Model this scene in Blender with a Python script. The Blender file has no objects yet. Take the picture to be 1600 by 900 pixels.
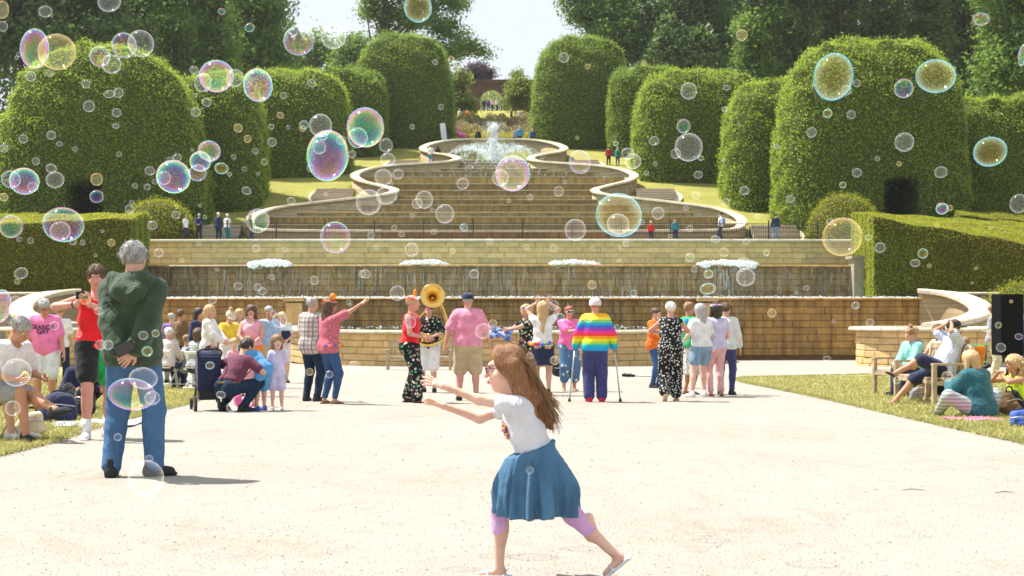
import bpy, math, random
import numpy as np
from mathutils import Vector, Matrix
random.seed(7); RNG = np.random.default_rng(7)
scene = bpy.context.scene
# ------------------------------------------------------------------ camera, sky, sun, exposure
EYE = 1.06            # camera height above the gravel below it
FPX = 2200.0          # focal length in photo pixels (photo is 1600 wide)
HOR = 480.0           # photo row of the horizon
cam_d = bpy.data.cameras.new('camera'); cam = bpy.data.objects.new('camera', cam_d)
scene.collection.objects.link(cam); scene.camera = cam
cam.location = (0, 0, EYE); cam.rotation_euler = (math.radians(90), 0, 0)
cam_d.sensor_width = 36; cam_d.lens = 36*FPX/1600; cam_d.shift_y = (HOR-450)/1600
cam_d.clip_start = 0.1; cam_d.clip_end = 3000
cam_d.dof.use_dof = True; cam_d.dof.focus_distance = 9.5; cam_d.dof.aperture_fstop = 8.0
SUN_EL, SUN_AZ = math.radians(60), math.radians(-66)     # azimuth measured from +Y (away from the camera) towards +X
sun_dir = Vector((math.sin(SUN_AZ)*math.cos(SUN_EL), math.cos(SUN_AZ)*math.cos(SUN_EL), math.sin(SUN_EL)))
world = bpy.data.worlds.new('World'); scene.world = world; world.use_nodes = True
wn = world.node_tree; wn.nodes.clear()
w_out = wn.nodes.new('ShaderNodeOutputWorld'); w_bg = wn.nodes.new('ShaderNodeBackground')
w_sky = wn.nodes.new('ShaderNodeTexSky'); w_sky.sky_type = 'NISHITA'; w_sky.sun_disc = False
w_sky.sun_elevation = SUN_EL; w_sky.sun_rotation = SUN_AZ; w_sky.air_density = 1.0; w_sky.dust_density = 1.5
w_tc = wn.nodes.new('ShaderNodeTexCoord'); w_map = wn.nodes.new('ShaderNodeMapping'); w_map.inputs['Scale'].default_value = (1, 1, 3.0)
w_noise = wn.nodes.new('ShaderNodeTexNoise'); w_noise.inputs['Scale'].default_value = 2.6; w_noise.inputs['Detail'].default_value = 7; w_noise.inputs['Roughness'].default_value = .6
w_ramp = wn.nodes.new('ShaderNodeValToRGB'); w_ramp.color_ramp.elements[0].position = .26; w_ramp.color_ramp.elements[1].position = .46
w_mix = wn.nodes.new('ShaderNodeMixRGB'); w_mix.inputs[2].default_value = (2.25, 2.42, 2.65, 1)
wn.links.new(w_tc.outputs['Generated'], w_map.inputs[0]); wn.links.new(w_map.outputs[0], w_noise.inputs['Vector'])
wn.links.new(w_noise.outputs['Fac'], w_ramp.inputs[0]); wn.links.new(w_ramp.outputs[0], w_mix.inputs[0])
wn.links.new(w_sky.outputs[0], w_mix.inputs[1]); wn.links.new(w_mix.outputs[0], w_bg.inputs[0])
w_bg.inputs[1].default_value = 0.15; wn.links.new(w_bg.outputs[0], w_out.inputs[0])
sun_d = bpy.data.lights.new('sun', 'SUN'); sun_d.energy = 3.6; sun_d.angle = math.radians(.55); sun_d.color = (1, .965, .91)
sun = bpy.data.objects.new('sun', sun_d); scene.collection.objects.link(sun)
sun.rotation_euler = (-sun_dir).to_track_quat('-Z', 'Y').to_euler(); sun.location = (0, 0, 60)
vs = scene.view_settings; vs.view_transform = 'Standard'; vs.look = 'None'; vs.exposure = 1.40; vs.gamma = 1; vs.use_curve_mapping = False
scene.render.engine = 'CYCLES'
cy = scene.cycles; cy.max_bounces = 8; cy.diffuse_bounces = 3; cy.glossy_bounces = 3; cy.transmission_bounces = 4; cy.transparent_max_bounces = 24
cy.use_denoising = True; cy.caustics_reflective = False; cy.caustics_refractive = False; cy.sample_clamp_indirect = 6
# ------------------------------------------------------------------ places
def at(px, py, d): return Vector(((px-800)*d/FPX, d, EYE+(HOR-py)*d/FPX))
SLOPE = 0.0215
def gz(y): return -SLOPE*y
def ground(px, py):
    d = FPX*EYE/(py-HOR-FPX*SLOPE); return Vector(((px-800)*d/FPX, d, gz(d)))
def axis_x(d): return -0.6-0.018*(d-67)
# ------------------------------------------------------------------ objects
col = scene.collection
def tag(o, label=None, cat=None, group=None, kind=None):
    if label: o['label'] = label
    if cat: o['category'] = cat
    if group: o['group'] = group
    if kind: o['kind'] = kind
    return o
def link(o, parent=None):
    col.objects.link(o)
    if parent is not None: o.parent = parent
    return o
def empty(name, loc=(0, 0, 0), rz=0):
    o = bpy.data.objects.new(name, None); o.empty_display_size = .2; link(o); o.location = loc; o.rotation_euler = (0, 0, rz); return o
def mesh_np(name, V, F, mats, smooth=True, mi=None):
    """V (n,3) array, F (m,4) or (m,3) array or ragged list -> mesh"""
    me = bpy.data.meshes.new(name)
    V = np.asarray(V, dtype=np.float32)
    if isinstance(F, np.ndarray):
        m, k = F.shape
        me.vertices.add(len(V)); me.vertices.foreach_set('co', V.ravel())
        me.loops.add(m*k); me.loops.foreach_set('vertex_index', F.astype(np.int32).ravel())
        me.polygons.add(m); me.polygons.foreach_set('loop_start', np.arange(0, m*k, k, dtype=np.int32))
        me.polygons.foreach_set('loop_total', np.full(m, k, dtype=np.int32))
    else:
        me.from_pydata([tuple(map(float, v)) for v in V], [], [tuple(map(int, f)) for f in F])
    if not isinstance(mats, (list, tuple)): mats = [mats]
    for m_ in mats: me.materials.append(m_)
    n = len(me.polygons)
    me.polygons.foreach_set('use_smooth', np.full(n, smooth, dtype=bool))
    if mi is not None: me.polygons.foreach_set('material_index', np.asarray(mi, dtype=np.int32))
    me.update(calc_edges=True); return me
def add(name, V, F, mats, parent=None, smooth=False, mi=None):
    return link(bpy.data.objects.new(name, mesh_np(name, V, F, mats, smooth, mi)), parent)
class MB:
    """collects shapes into one mesh"""
    def __init__(s): s.v = []; s.f = []; s.n = 0
    def put(s, V, F):
        V = np.asarray(V, float); s.v.append(V); s.f += [tuple(int(i)+s.n for i in f) for f in F]; s.n += len(V); return s
    def box(s, c, sz, R=None):
        h = np.array(sz)/2
        V = np.array([[x, y, z] for x in (-1, 1) for y in (-1, 1) for z in (-1, 1)])*h
        if R is not None: V = V @ np.array(R).T
        return s.put(V+np.array(c), [(0, 1, 3, 2), (4, 6, 7, 5), (0, 4, 5, 1), (2, 3, 7, 6), (0, 2, 6, 4), (1, 5, 7, 3)])
    def bar(s, a, b, w, h):
        a = Vector(a); b = Vector(b); d = b-a; q = d.to_track_quat('X', 'Z').to_matrix()
        return s.box((a+b)/2, (d.length, w, h), q)
    def tube(s, pts, rad, n=8, cap=True):
        pts = [Vector([float(c) for c in p]) for p in pts]
        if not hasattr(rad, '__len__'): rad = [rad]*len(pts)
        V = []; F = []; up = None
        for i, p in enumerate(pts):
            t = (pts[min(i+1, len(pts)-1)]-pts[max(i-1, 0)]).normalized()
            if up is None: up = t.orthogonal().normalized()
            up = (up-t*up.dot(t)).normalized(); sd = t.cross(up)
            for k in range(n):
                a = 2*math.pi*k/n; V.append(p+float(rad[i])*(math.cos(a)*up+math.sin(a)*sd))
        m = len(pts)
        for i in range(m-1):
            for k in range(n):
                F.append((i*n+k, i*n+(k+1) % n, (i+1)*n+(k+1) % n, (i+1)*n+k))
        if cap: F.append(tuple(range(n))[::-1]); F.append(tuple((m-1)*n+k for k in range(n)))
        return s.put(V, F)
    def lathe(s, prof, n=24, c=(0, 0, 0), R=None):
        V = []; F = []
        for r, z in prof:
            for k in range(n):
                a = 2*math.pi*k/n; V.append((r*math.cos(a), r*math.sin(a), z))
        for i in range(len(prof)-1):
            for k in range(n): F.append((i*n+k, i*n+(k+1) % n, (i+1)*n+(k+1) % n, (i+1)*n+k))
        V = np.array(V)
        if R is not None: V = V @ np.array(R).T
        return s.put(V+np.array(c), F)
    def sweep(s, path, sec, closed=False):
        """path: list of (x,y,z); sec: list of (across, up); across is horizontal, to the right of travel"""
        n = len(path); P = [Vector(p) for p in path]; V = []; F = []; k = len(sec)
        for i in range(n):
            t = (P[(i+1) % n]-P[i-1]) if closed else (P[min(i+1, n-1)]-P[max(i-1, 0)])
            t = Vector((t.x, t.y, 0)).normalized(); r = Vector((t.y, -t.x, 0))
            for a, u in sec: V.append(P[i]+r*a+Vector((0, 0, u)))
        for i in range(n if closed else n-1):
            j = (i+1) % n
            for q in range(k): F.append((i*k+q, i*k+(q+1) % k, j*k+(q+1) % k, j*k+q))
        if not closed: F.append(tuple(range(k))); F.append(tuple((n-1)*k+q for q in range(k))[::-1])
        return s.put(V, F)
    def build(s, name, mat, parent=None, smooth=False):
        return add(name, np.concatenate(s.v), s.f, mat, parent, smooth)
def copy_tree(o, parent=None):
    c = o.copy(); link(c); c.parent = parent
    for ch in list(o.children): copy_tree(ch, c)
    return c
def spline(pts, per=8, closed=False):
    P = [np.array(p, float) for p in pts]; n = len(P); out = []
    rng = range(n if closed else n-1)
    for i in rng:
        if closed: a, b, c, d = P[i-1], P[i], P[(i+1) % n], P[(i+2) % n]
        else: a, b, c, d = P[max(i-1, 0)], P[i], P[i+1], P[min(i+2, n-1)]
        for j in range(per):
            t = j/per
            out.append(.5*((2*b)+(-a+c)*t+(2*a-5*b+4*c-d)*t*t+(-a+3*b-3*c+d)*t**3))
    if not closed: out.append(P[-1])
    return np.array(out)
# ------------------------------------------------------------------ materials
class N:
    """small node builder"""
    def __init__(s, name):
        s.m = bpy.data.materials.new(name); s.m.use_nodes = True; s.t = s.m.node_tree; s.t.nodes.clear()
        s.out = s.t.nodes.new('ShaderNodeOutputMaterial')
    def new(s, typ, **kw):
        n = s.t.nodes.new('ShaderNode'+typ)
        for k, v in kw.items():
            if k in n.inputs.keys() if isinstance(k, str) else False: s.set(n.inputs[k], v)
            else: setattr(n, k, v)
        return n
    def set(s, sock, v):
        if isinstance(v, bpy.types.NodeSocket): s.t.links.new(v, sock)
        else: sock.default_value = v
    def coord(s, which='Object', scale=None, rot=None):
        c = s.new('TexCoord').outputs[which]
        if scale is not None or rot is not None:
            mp = s.new('Mapping'); s.t.links.new(c, mp.inputs[0])
            if scale is not None: mp.inputs['Scale'].default_value = scale
            if rot is not None: mp.inputs['Rotation'].default_value = rot
            c = mp.outputs[0]
        return c
    def noise(s, scale, vec=None, detail=4, rough=.55, dist=0):
        n = s.new('TexNoise'); n.inputs['Scale'].default_value = scale; n.inputs['Detail'].default_value = detail
        n.inputs['Roughness'].default_value = rough; n.inputs['Distortion'].default_value = dist
        if vec is not None: s.t.links.new(vec, n.inputs['Vector'])
        return n.outputs['Fac']
    def voronoi(s, scale, vec=None, out='Distance', feature='F1', rnd=1):
        n = s.new('TexVoronoi'); n.feature = feature; n.inputs['Scale'].default_value = scale; n.inputs['Randomness'].default_value = rnd
        if vec is not None: s.t.links.new(vec, n.inputs['Vector'])
        return n.outputs[out]
    def ramp(s, fac, stops, interp='LINEAR'):
        r = s.new('ValToRGB'); r.color_ramp.interpolation = interp; el = r.color_ramp.elements
        while len(el) > 1: el.remove(el[-1])
        for i, (p, c) in enumerate(stops):
            c = tuple(c)+(1,) if len(c) == 3 else c
            if i == 0: el[0].position = p; el[0].color = c
            else: e = el.new(p); e.color = c
        s.t.links.new(fac, r.inputs[0]); return r.outputs[0]
    def mix(s, fac, a, b, blend='MIX'):
        m = s.new('MixRGB'); m.blend_type = blend
        for k, v in ((0, fac), (1, a), (2, b)):
            if isinstance(v, tuple) and len(v) == 3: v = v+(1,)
            s.set(m.inputs[k], v)
        return m.outputs[0]
    def math(s, op, a, b=0, clamp=False):
        m = s.new('Math'); m.operation = op; m.use_clamp = clamp; s.set(m.inputs[0], a); s.set(m.inputs[1], b); return m.outputs[0]
    def sep(s, vec):
        n = s.new('SeparateXYZ'); s.t.links.new(vec, n.inputs[0]); return n.outputs
    def objrand(s): return s.new('ObjectInfo').outputs['Random']
    def island(s): return s.new('NewGeometry').outputs['Random Per Island']
    def bump(s, h, strength=.3, dist=.02):
        b = s.new('Bump'); b.inputs['Strength'].default_value = strength; b.inputs['Distance'].default_value = dist
        s.t.links.new(h, b.inputs['Height']); return b.outputs[0]
    def done(s, color, rough=.7, normal=None, spec=.3, metal=0, alpha=None, sheen=0, trans=None, sss=0):
        p = s.new('BsdfPrincipled')
        if isinstance(color, tuple) and len(color) == 3: color = color+(1,)
        s.set(p.inputs['Base Color'], color); s.set(p.inputs['Roughness'], rough); s.set(p.inputs['Specular IOR Level'], spec); s.set(p.inputs['Metallic'], metal)
        if normal is not None: s.set(p.inputs['Normal'], normal)
        if alpha is not None: s.set(p.inputs['Alpha'], alpha)
        if sheen: p.inputs['Sheen Weight'].default_value = sheen
        if sss:
            p.inputs['Subsurface Weight'].default_value = sss; p.inputs['Subsurface Radius'].default_value = (1, .35, .2); p.inputs['Subsurface Scale'].default_value = .01
        o = p.outputs[0]
        if trans is not None:          # leaf-like light passing through
            tr = s.new('BsdfTranslucent'); s.set(tr.inputs[0], trans[1] if not (isinstance(trans[1], tuple) and len(trans[1]) == 3) else trans[1]+(1,))
            mx = s.new('MixShader'); mx.inputs[0].default_value = trans[0]
            s.t.links.new(o, mx.inputs[1]); s.t.links.new(tr.outputs[0], mx.inputs[2]); o = mx.outputs[0]
        s.t.links.new(o, s.out.inputs[0]); return s.m
def jitter(n, base, amt=.25, scale=3, coord='Object'):
    """base colour with mottling"""
    f = n.noise(scale, n.coord(coord))
    lo = tuple(c*(1-amt) for c in base); hi = tuple(min(1, c*(1+amt)) for c in base)
    return n.ramp(f, [(.3, lo), (.7, hi)])
_mc = {}
def plain(name, colr, rough=.7, spec=.3, metal=0, amt=.15, scale=6, bump=0):
    k = ('plain', name)
    if k not in _mc:
        n = N(name); c = jitter(n, colr, amt, scale); nm = None
        if bump: nm = n.bump(n.noise(scale*8, n.coord()), bump, .01)
        _mc[k] = n.done(c, rough, nm, spec, metal)
    return _mc[k]
# ------------------------------------------------------------------ implicit surfaces (surface nets)
def smin(a, b, k):
    h = np.clip(.5+.5*(b-a)/k, 0, 1); return b*(1-h)+a*h-k*h*(1-h)
class Field:
    def __init__(s, lo, hi, res):
        s.lo = np.array(lo, float); s.res = res
        s.n = np.maximum(4, np.ceil((np.array(hi)-s.lo)/res).astype(int)+1)
        s.ax = [(s.lo[i]+res*np.arange(s.n[i])).astype(np.float32) for i in range(3)]
        s.F = np.full(s.n, 1.0, dtype=np.float32)
    def grid(s, sl=None):
        ax = s.ax if sl is None else [s.ax[i][sl[i]] for i in range(3)]
        return ax[0][:, None, None], ax[1][None, :, None], ax[2][None, None, :]
    def sl(s, lo, hi):
        a = np.clip(np.floor((np.array(lo)-s.lo)/s.res).astype(int), 0, s.n-1); b = np.clip(np.ceil((np.array(hi)-s.lo)/s.res).astype(int)+1, 1, s.n)
        if np.any(b <= a): return None
        return tuple(slice(int(a[i]), int(b[i])) for i in range(3))
    def cap(s, a, b, ra, rb, k=.03, u=None, su=1.0, off=0, sub=False):
        """tapered capsule, stretched by su along unit vector u"""
        a = np.array(a, float); b = np.array(b, float); m = max(ra, rb)*max(1, su)+off+max(k, .01)*1.5+2*s.res
        sl = s.sl(np.minimum(a, b)-m, np.maximum(a, b)+m)
        if sl is None: return s
        X, Y, Z = s.grid(sl); px, py, pz = X-a[0], Y-a[1], Z-a[2]; ba = b-a
        if u is not None and su != 1:
            u = np.array(u, float); q = (px*u[0]+py*u[1]+pz*u[2])*(1-1/su); px = px-q*u[0]; py = py-q*u[1]; pz = pz-q*u[2]
            ba = ba-(ba@u)*(1-1/su)*u
        L = max(ba@ba, 1e-9); t = np.clip((px*ba[0]+py*ba[1]+pz*ba[2])/L, 0, 1)
        d = np.sqrt((px-t*ba[0])**2+(py-t*ba[1])**2+(pz-t*ba[2])**2)-(ra+(rb-ra)*t)-off
        s.F[sl] = -smin(-s.F[sl], d, k) if sub else smin(s.F[sl], d, k)
        return s
    def ell(s, c, r, k=.03, R=None, sub=False, off=0):
        c = np.array(c, float); r = np.array(r, float)+off; m = r.max()+max(k, .01)*1.5+2*s.res
        sl = s.sl(c-m, c+m)
        if sl is None: return s
        X, Y, Z = s.grid(sl); P = [X-c[0], Y-c[1], Z-c[2]]
        if R is not None:
            R = np.array(R); P = [P[0]*R[0][i]+P[1]*R[1][i]+P[2]*R[2][i] for i in range(3)]
        k0 = np.sqrt((P[0]/r[0])**2+(P[1]/r[1])**2+(P[2]/r[2])**2); d = (k0-1)*r.min()*np.minimum(1, .35+.65*np.maximum(k0, .01))
        s.F[sl] = -smin(-s.F[sl], d, k) if sub else smin(s.F[sl], d, k)
        return s
    def clip(s, p, nrm):
        """keep the side that nrm points away from"""
        X, Y, Z = s.grid(); n = np.array(nrm, float); n = n/np.linalg.norm(n); p = np.array(p, float)
        s.F = np.maximum(s.F, (X-p[0])*n[0]+(Y-p[1])*n[1]+(Z-p[2])*n[2]); return s
    def wob(s, amp, fr=(14, 14, 9), ph=0.0):
        X, Y, Z = s.grid()
        s.F = s.F+(amp*(np.sin(fr[0]*X+5*np.sin(3.1*Z+ph)+ph)*np.sin(fr[2]*Z+2.2*ph+4*X)+.6*np.sin(fr[1]*1.7*Y+6*Z+ph*3)*np.cos(fr[0]*1.9*X-3*Z+ph))).astype(np.float32); return s
    def mesh(s):
        F = s.F; ins = F < 0; nx, ny, nz = F.shape
        c = [(i, j, k) for i in (0, 1) for j in (0, 1) for k in (0, 1)]
        sub = lambda A, o: A[o[0]:nx-1+o[0], o[1]:ny-1+o[1], o[2]:nz-1+o[2]]
        cnt = sum(sub(ins, o).astype(np.int8) for o in c); act = (cnt > 0) & (cnt < 8)
        idx = np.argwhere(act)
        if len(idx) == 0: return np.zeros((0, 3)), np.zeros((0, 4), int)
        pos = np.zeros((len(idx), 3)); num = np.zeros(len(idx))
        vals = {o: F[idx[:, 0]+o[0], idx[:, 1]+o[1], idx[:, 2]+o[2]] for o in c}
        for o in c:
            for ax in range(3):
                if o[ax] == 0:
                    p = list(o); p[ax] = 1; p = tuple(p); a = vals[o]; b = vals[p]; cr = (a < 0) != (b < 0)
                    t = np.where(cr, a/np.where(cr, a-b, 1), 0); q = np.array(o, float)[None].repeat(len(idx), 0); q[:, ax] += t
                    pos += q*cr[:, None]; num += cr
        V = s.lo+(idx+pos/num[:, None])*s.res
        vid = np.full(act.shape, -1, int); vid[tuple(idx.T)] = np.arange(len(idx)); Q = []
        for ax in range(3):
            o1, o2 = [(1, 2), (2, 0), (0, 1)][ax]
            a = [slice(1, -1)]*3; a[ax] = slice(0, F.shape[ax]-1); b = list(a); b[ax] = slice(1, F.shape[ax])
            ch = ins[tuple(a)] != ins[tuple(b)]; e = np.argwhere(ch); base = e.copy(); base[:, o1] += 1; base[:, o2] += 1
            fl = ins[tuple(a)][tuple(e.T)]
            def v(d1, d2):
                q = base.copy(); q[:, o1] += d1; q[:, o2] += d2; return vid[tuple(q.T)]
            q = np.stack([v(-1, -1), v(0, -1), v(0, 0), v(-1, 0)], 1); q[~fl] = q[~fl][:, ::-1]; Q.append(q)
        Q = np.concatenate(Q); return V, Q[(Q >= 0).all(1)]
# ================================================================== materials of the setting
def m_gravel():
    n = N('pale_gravel'); g = n.coord('Object')
    big = n.noise(.35, g, 5, .6); mid = n.noise(7, g, 6, .7); fine = n.noise(90, g, 3, .7); peb = n.voronoi(55, g)
    c = n.ramp(mid, [(.25, (.33, .293, .246)), (.5, (.372, .336, .289)), (.75, (.41, .375, .33))])
    c = n.mix(n.ramp(fine, [(.35, (1, 1, 1)), (.62, (0, 0, 0))]), c, (.40, .34, .26), 'MIX') if False else n.mix(.35, c, n.ramp(fine, [(.3, (.26, .228, .183)), (.6, (.385, .35, .298))]))
    c = n.mix(n.math('MULTIPLY', n.ramp(big, [(.42, (0, 0, 0)), (.7, (1, 1, 1))]), .35), c, (.29, .245, .185))
    sc = n.noise(1.6, n.coord('Object', (1, .45, 1), (0, 0, .5)), 7, .75, 1.5); c = n.mix(n.math('MULTIPLY', n.ramp(sc, [(.52, (0, 0, 0)), (.66, (1, 1, 1))]), .38), c, (.25, .21, .155)); sc2 = n.voronoi(2.2, g); c = n.mix(n.math('MULTIPLY', n.ramp(sc2, [(.05, (1, 1, 1)), (.16, (0, 0, 0))]), .16), c, (.22, .185, .14))
    h = n.math('ADD', n.math('MULTIPLY', fine, .5), n.math('MULTIPLY', peb, .6)); h = n.math('ADD', h, n.math('MULTIPLY', mid, 1.5))
    return n.done(c, .9, n.bump(h, .75, .02), .15)
def m_lawn(name, a, b, c3):
    n = N(name); g = n.coord('Object')
    f = n.noise(.5, g, 6, .65); f2 = n.noise(25, g, 4, .7)
    c = n.ramp(f, [(.3, a), (.52, b), (.72, c3)]); c = n.mix(.4, c, n.ramp(f2, [(.3, tuple(x*.55 for x in b)), (.7, tuple(min(1, x*1.35) for x in c3))]))
    return n.done(c, .9, n.bump(f2, .8, .04), .1)
def m_stone(name, base, wet=0.0, amt=.3):
    n = N(name); g = n.coord('Object'); w = n.new('NewGeometry').outputs['Position']; r = n.objrand()
    lo = tuple(c*(1-amt) for c in base); hi = tuple(min(1, c*(1+amt)) for c in base)
    c = n.ramp(r, [(0, lo), (.35, base), (.7, (base[0]*1.05, base[1]*.95, base[2]*.8)), (1, hi)])
    f = n.noise(2.6, w, 7, .65); f2 = n.noise(28, w, 3, .6)
    c = n.mix(.5, c, n.ramp(f, [(.3, tuple(x*.55 for x in base)), (.55, base), (.75, tuple(min(1, x*1.45) for x in base))]))
    if wet:
        mp = n.new('Mapping'); mp.inputs['Scale'].default_value = (3.5, 3.5, .25); n.t.links.new(w, mp.inputs[0])
        st = n.noise(1.0, mp.outputs[0], 6, .7); c = n.mix(n.ramp(st, [(.44, (0, 0, 0)), (.66, (.9, .9, .9))]), c, tuple(x*.38 for x in base))
        al = n.noise(.8, w, 4, .6); c = n.mix(n.math('MULTIPLY', n.ramp(al, [(.5, (0, 0, 0)), (.7, (1, 1, 1))]), .5), c, (.09, .065, .012))
    return n.done(c, .85-.35*wet, n.bump(n.math('ADD', f2, n.math('MULTIPLY', f, 2)), .5, .02), .3)
def m_coping():
    n = N('pale_coping_stone'); w = n.new('NewGeometry').outputs['Position']; f = n.noise(2.2, w, 7, .65); f2 = n.noise(40, w, 3, .6)
    c = n.ramp(f, [(.3, (.40, .32, .20)), (.5, (.56, .48, .34)), (.75, (.66, .59, .45))]); c = n.mix(.25, c, n.ramp(n.objrand(), [(0, (.36, .28, .17)), (1, (.7, .62, .48))]))
    return n.done(c, .8, n.bump(f2, .4, .01), .25)
def m_leaf(name, dark, lit, thr=.35, clump=.6, brown=0):
    n = N(name); w = n.new('NewGeometry').outputs['Position']; f = n.noise(clump, w, 5, .65); r = n.island()
    c = n.ramp(n.math('ADD', n.math('MULTIPLY', f, .7), n.math('MULTIPLY', r, .35)), [(.22, dark), (.52, tuple((a+b)/2 for a, b in zip(dark, lit))), (.8, lit)])
    if brown: c = n.mix(n.math('MULTIPLY', n.ramp(n.noise(.33, w, 4, .6), [(.50, (0, 0, 0)), (.66, (1, 1, 1))]), brown), c, n.mix(r, (.15, .095, .02), (.30, .20, .03)))
    return n.done(c, .55, None, .3, trans=(thr, n.mix(1, c, (1.0, 1.0, .35), 'MULTIPLY') if False else n.mix(.5, c, tuple(min(1, x*1.8) for x in lit))))
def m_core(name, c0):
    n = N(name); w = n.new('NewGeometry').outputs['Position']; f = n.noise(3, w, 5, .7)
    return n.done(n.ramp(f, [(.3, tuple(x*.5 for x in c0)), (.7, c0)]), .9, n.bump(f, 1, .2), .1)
M = dict(gravel=m_gravel(), lawn=m_lawn('dry_lawn', (.14, .17, .04), (.32, .29, .10), (.46, .39, .16)), hill=m_lawn('sloping_lawn', (.17, .19, .035), (.27, .26, .06), (.36, .32, .09)),
    stone=m_stone('honey_stone', (.60, .425, .195)), wet=m_stone('wet_stone', (.42, .245, .07), 1.0), wetd=m_stone('wet_dark_stone', (.30, .168, .048), 1.0), grey=m_stone('grey_stone', (.36, .31, .23)),
    mortar=plain('mortar', (.36, .265, .135), .95), wetmortar=plain('wet_mortar', (.14, .078, .022), .5), coping=m_coping(),
    iron=plain('black_iron', (.02, .02, .022), .4, .5), trunk=plain('bark', (.09, .07, .05), .95, .1, 0, .4, 3, .6))
def m_water(name, colr, rough=.08, sc=3.0):
    n = N(name); w = n.new('NewGeometry').outputs['Position']; f = n.noise(sc, w, 5, .7)
    return n.done(colr, rough, n.bump(f, .8, .15), .8)
M['water'] = m_water('pool_water', (.055, .07, .03)); M['teal'] = m_water('aerated_water', (.34, .50, .46), .3, 8)
def m_foam():
    n = N('white_foam'); w = n.new('NewGeometry').outputs['Position']; f = n.noise(14, w, 4, .7)
    return n.done(n.ramp(f, [(.3, (.72, .76, .77)), (.6, (.9, .92, .92))]), .6, n.bump(f, .6, .05), .3, trans=(.5, (.95, .96, .97)))
M['foam'] = m_foam()
def m_strand():
    n = N('falling_water'); r = n.island(); a = n.math('ADD', n.math('MULTIPLY', n.math('POWER', r, 3), .26), .02)
    return n.done((.88, .9, .92), .35, None, .5, alpha=a)
M['strand'] = m_strand()
M['hedge'] = m_leaf('hornbeam_leaf', (.115, .19, .026), (.35, .45, .05), .52, .9, .22)
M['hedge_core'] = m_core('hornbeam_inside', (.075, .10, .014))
M['hedge_far'] = m_leaf('far_hornbeam_leaf', (.085, .155, .026), (.28, .38, .05), .48, .8)
M['box'] = m_leaf('yew_leaf', (.095, .125, .015), (.40, .41, .025), .45, 1.2, .75)
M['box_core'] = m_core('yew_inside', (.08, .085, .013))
# ================================================================== ground, hill, lawns
def sheet(name, poly, z, mat, sub=None):
    return add(name, np.array([(x, y, z(x, y)) for x, y in poly]), [tuple(range(len(poly)))], mat)
g = add('gravel_court', np.array([(-160, -40, gz(-40)), (160, -40, gz(-40)), (160, 75, gz(75)), (-160, 75, gz(75))]), [(0, 1, 2, 3)], M['gravel']); tag(g, kind='structure')
HP = [(88, 4.2), (93, 4.2), (112, 10.3), (128, 14.4), (136, 16.0), (150, 19.3), (200, 28), (260, 36), (600, 60)]
def T(y): return np.interp(y, [p[0] for p in HP], [p[1] for p in HP])       # height of the hill above the eye
def row_to_d(row, lift):
    ds = np.linspace(88, 135, 2000); r = HOR-FPX*(T(ds)+lift)/ds; return float(np.interp(-row, -r, ds)) if r[0] > r[-1] else None
# cascade outline: photo rows of the coping down the right-hand side (left is its mirror)
half = []
for px, py in [(806, 218.7), (842, 220.5), (870, 226), (882, 233), (870, 239), (842, 243.5), (829, 248.5), (845, 253.5), (890, 257), (935, 260), (970, 265.5), (991, 274.5), (980, 284), (952, 291), (930, 297.5), (942, 304), (994, 311), (1062, 318.5), (1117, 326), (1145, 335), (1159, 345)]:
    d = row_to_d(py, .9); half.append(((px-800)*d/FPX-axis_x(d), d, T(d)+.9))
half += [(16.2, 94.2, 5.25), (14.6, 93.35, 5.05), (11.5, 93.0, 4.98), (7.5, 92.8, 4.95)]
half = np.array(half); S = spline(half, 8)
def half_w(d):
    """half width of the cascade at depth d (outline is single valued in depth)"""
    ds = S[:, 1]; i = np.argsort(ds); return float(np.interp(d, ds[i], S[i, 0]))
xs = np.unique(np.concatenate([np.linspace(-260, -26, 30), np.arange(-26, 26, .4), np.linspace(26, 260, 30)]))
ys = np.unique(np.concatenate([[88.25], np.arange(88.6, 131, .4), np.arange(131, 215, 2.5), np.linspace(215, 900, 20)]))
X, Y = np.meshgrid(xs, ys); Z = T(Y)+EYE+.05*np.sin(X*.5+Y*.3)*np.clip((Y-94)/4, 0, 1)
wv = np.array([half_w(y) for y in ys]); inside = (np.abs(X-axis_x(Y)) < wv[:, None]-.05) & (Y > 93.05) & (Y < 126.6)
Z = np.where(inside, Z-2.6, Z)
nx, ny = len(xs), len(ys); I = np.arange(nx*ny).reshape(ny, nx)
Fq = np.stack([I[:-1, :-1].ravel(), I[:-1, 1:].ravel(), I[1:, 1:].ravel(), I[1:, :-1].ravel()], 1)
h = add('hillside_lawn', np.stack([X.ravel(), Y.ravel(), Z.ravel()], 1), Fq, M['hill'], None, True); tag(h, kind='structure')
p = add('terrace_path', np.array([(-27, 88.25, EYE+4.208), (27, 88.25, EYE+4.208), (27, 93.0, EYE+4.208), (-27, 93.0, EYE+4.208)]), [(0, 1, 2, 3)], M['gravel']); tag(p, kind='structure')
def lawn(name, pix):
    pts = [ground(px, py) for px, py in pix]
    o = add(name, np.array([(q.x, q.y, q.z+.012) for q in pts]), [tuple(range(len(pts)))], M['lawn']); tag(o, kind='structure'); return [(q.x, q.y) for q in pts]
LL = lawn('left_lawn', [(-700, 905), (-100, 742), (0, 713), (80, 693), (160, 666), (240, 645), (300, 630), (318, 622), (306, 612), (270, 603), (245, 592), (200, 580), (100, 570), (-300, 566)])
RL = lawn('right_lawn', [(2300, 905), (1750, 742), (1600, 694), (1480, 668), (1380, 645), (1280, 622), (1200, 606), (1160, 598), (1148, 594), (1165, 590), (1300, 587), (1500, 583), (1900, 575), (2400, 571)])
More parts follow.
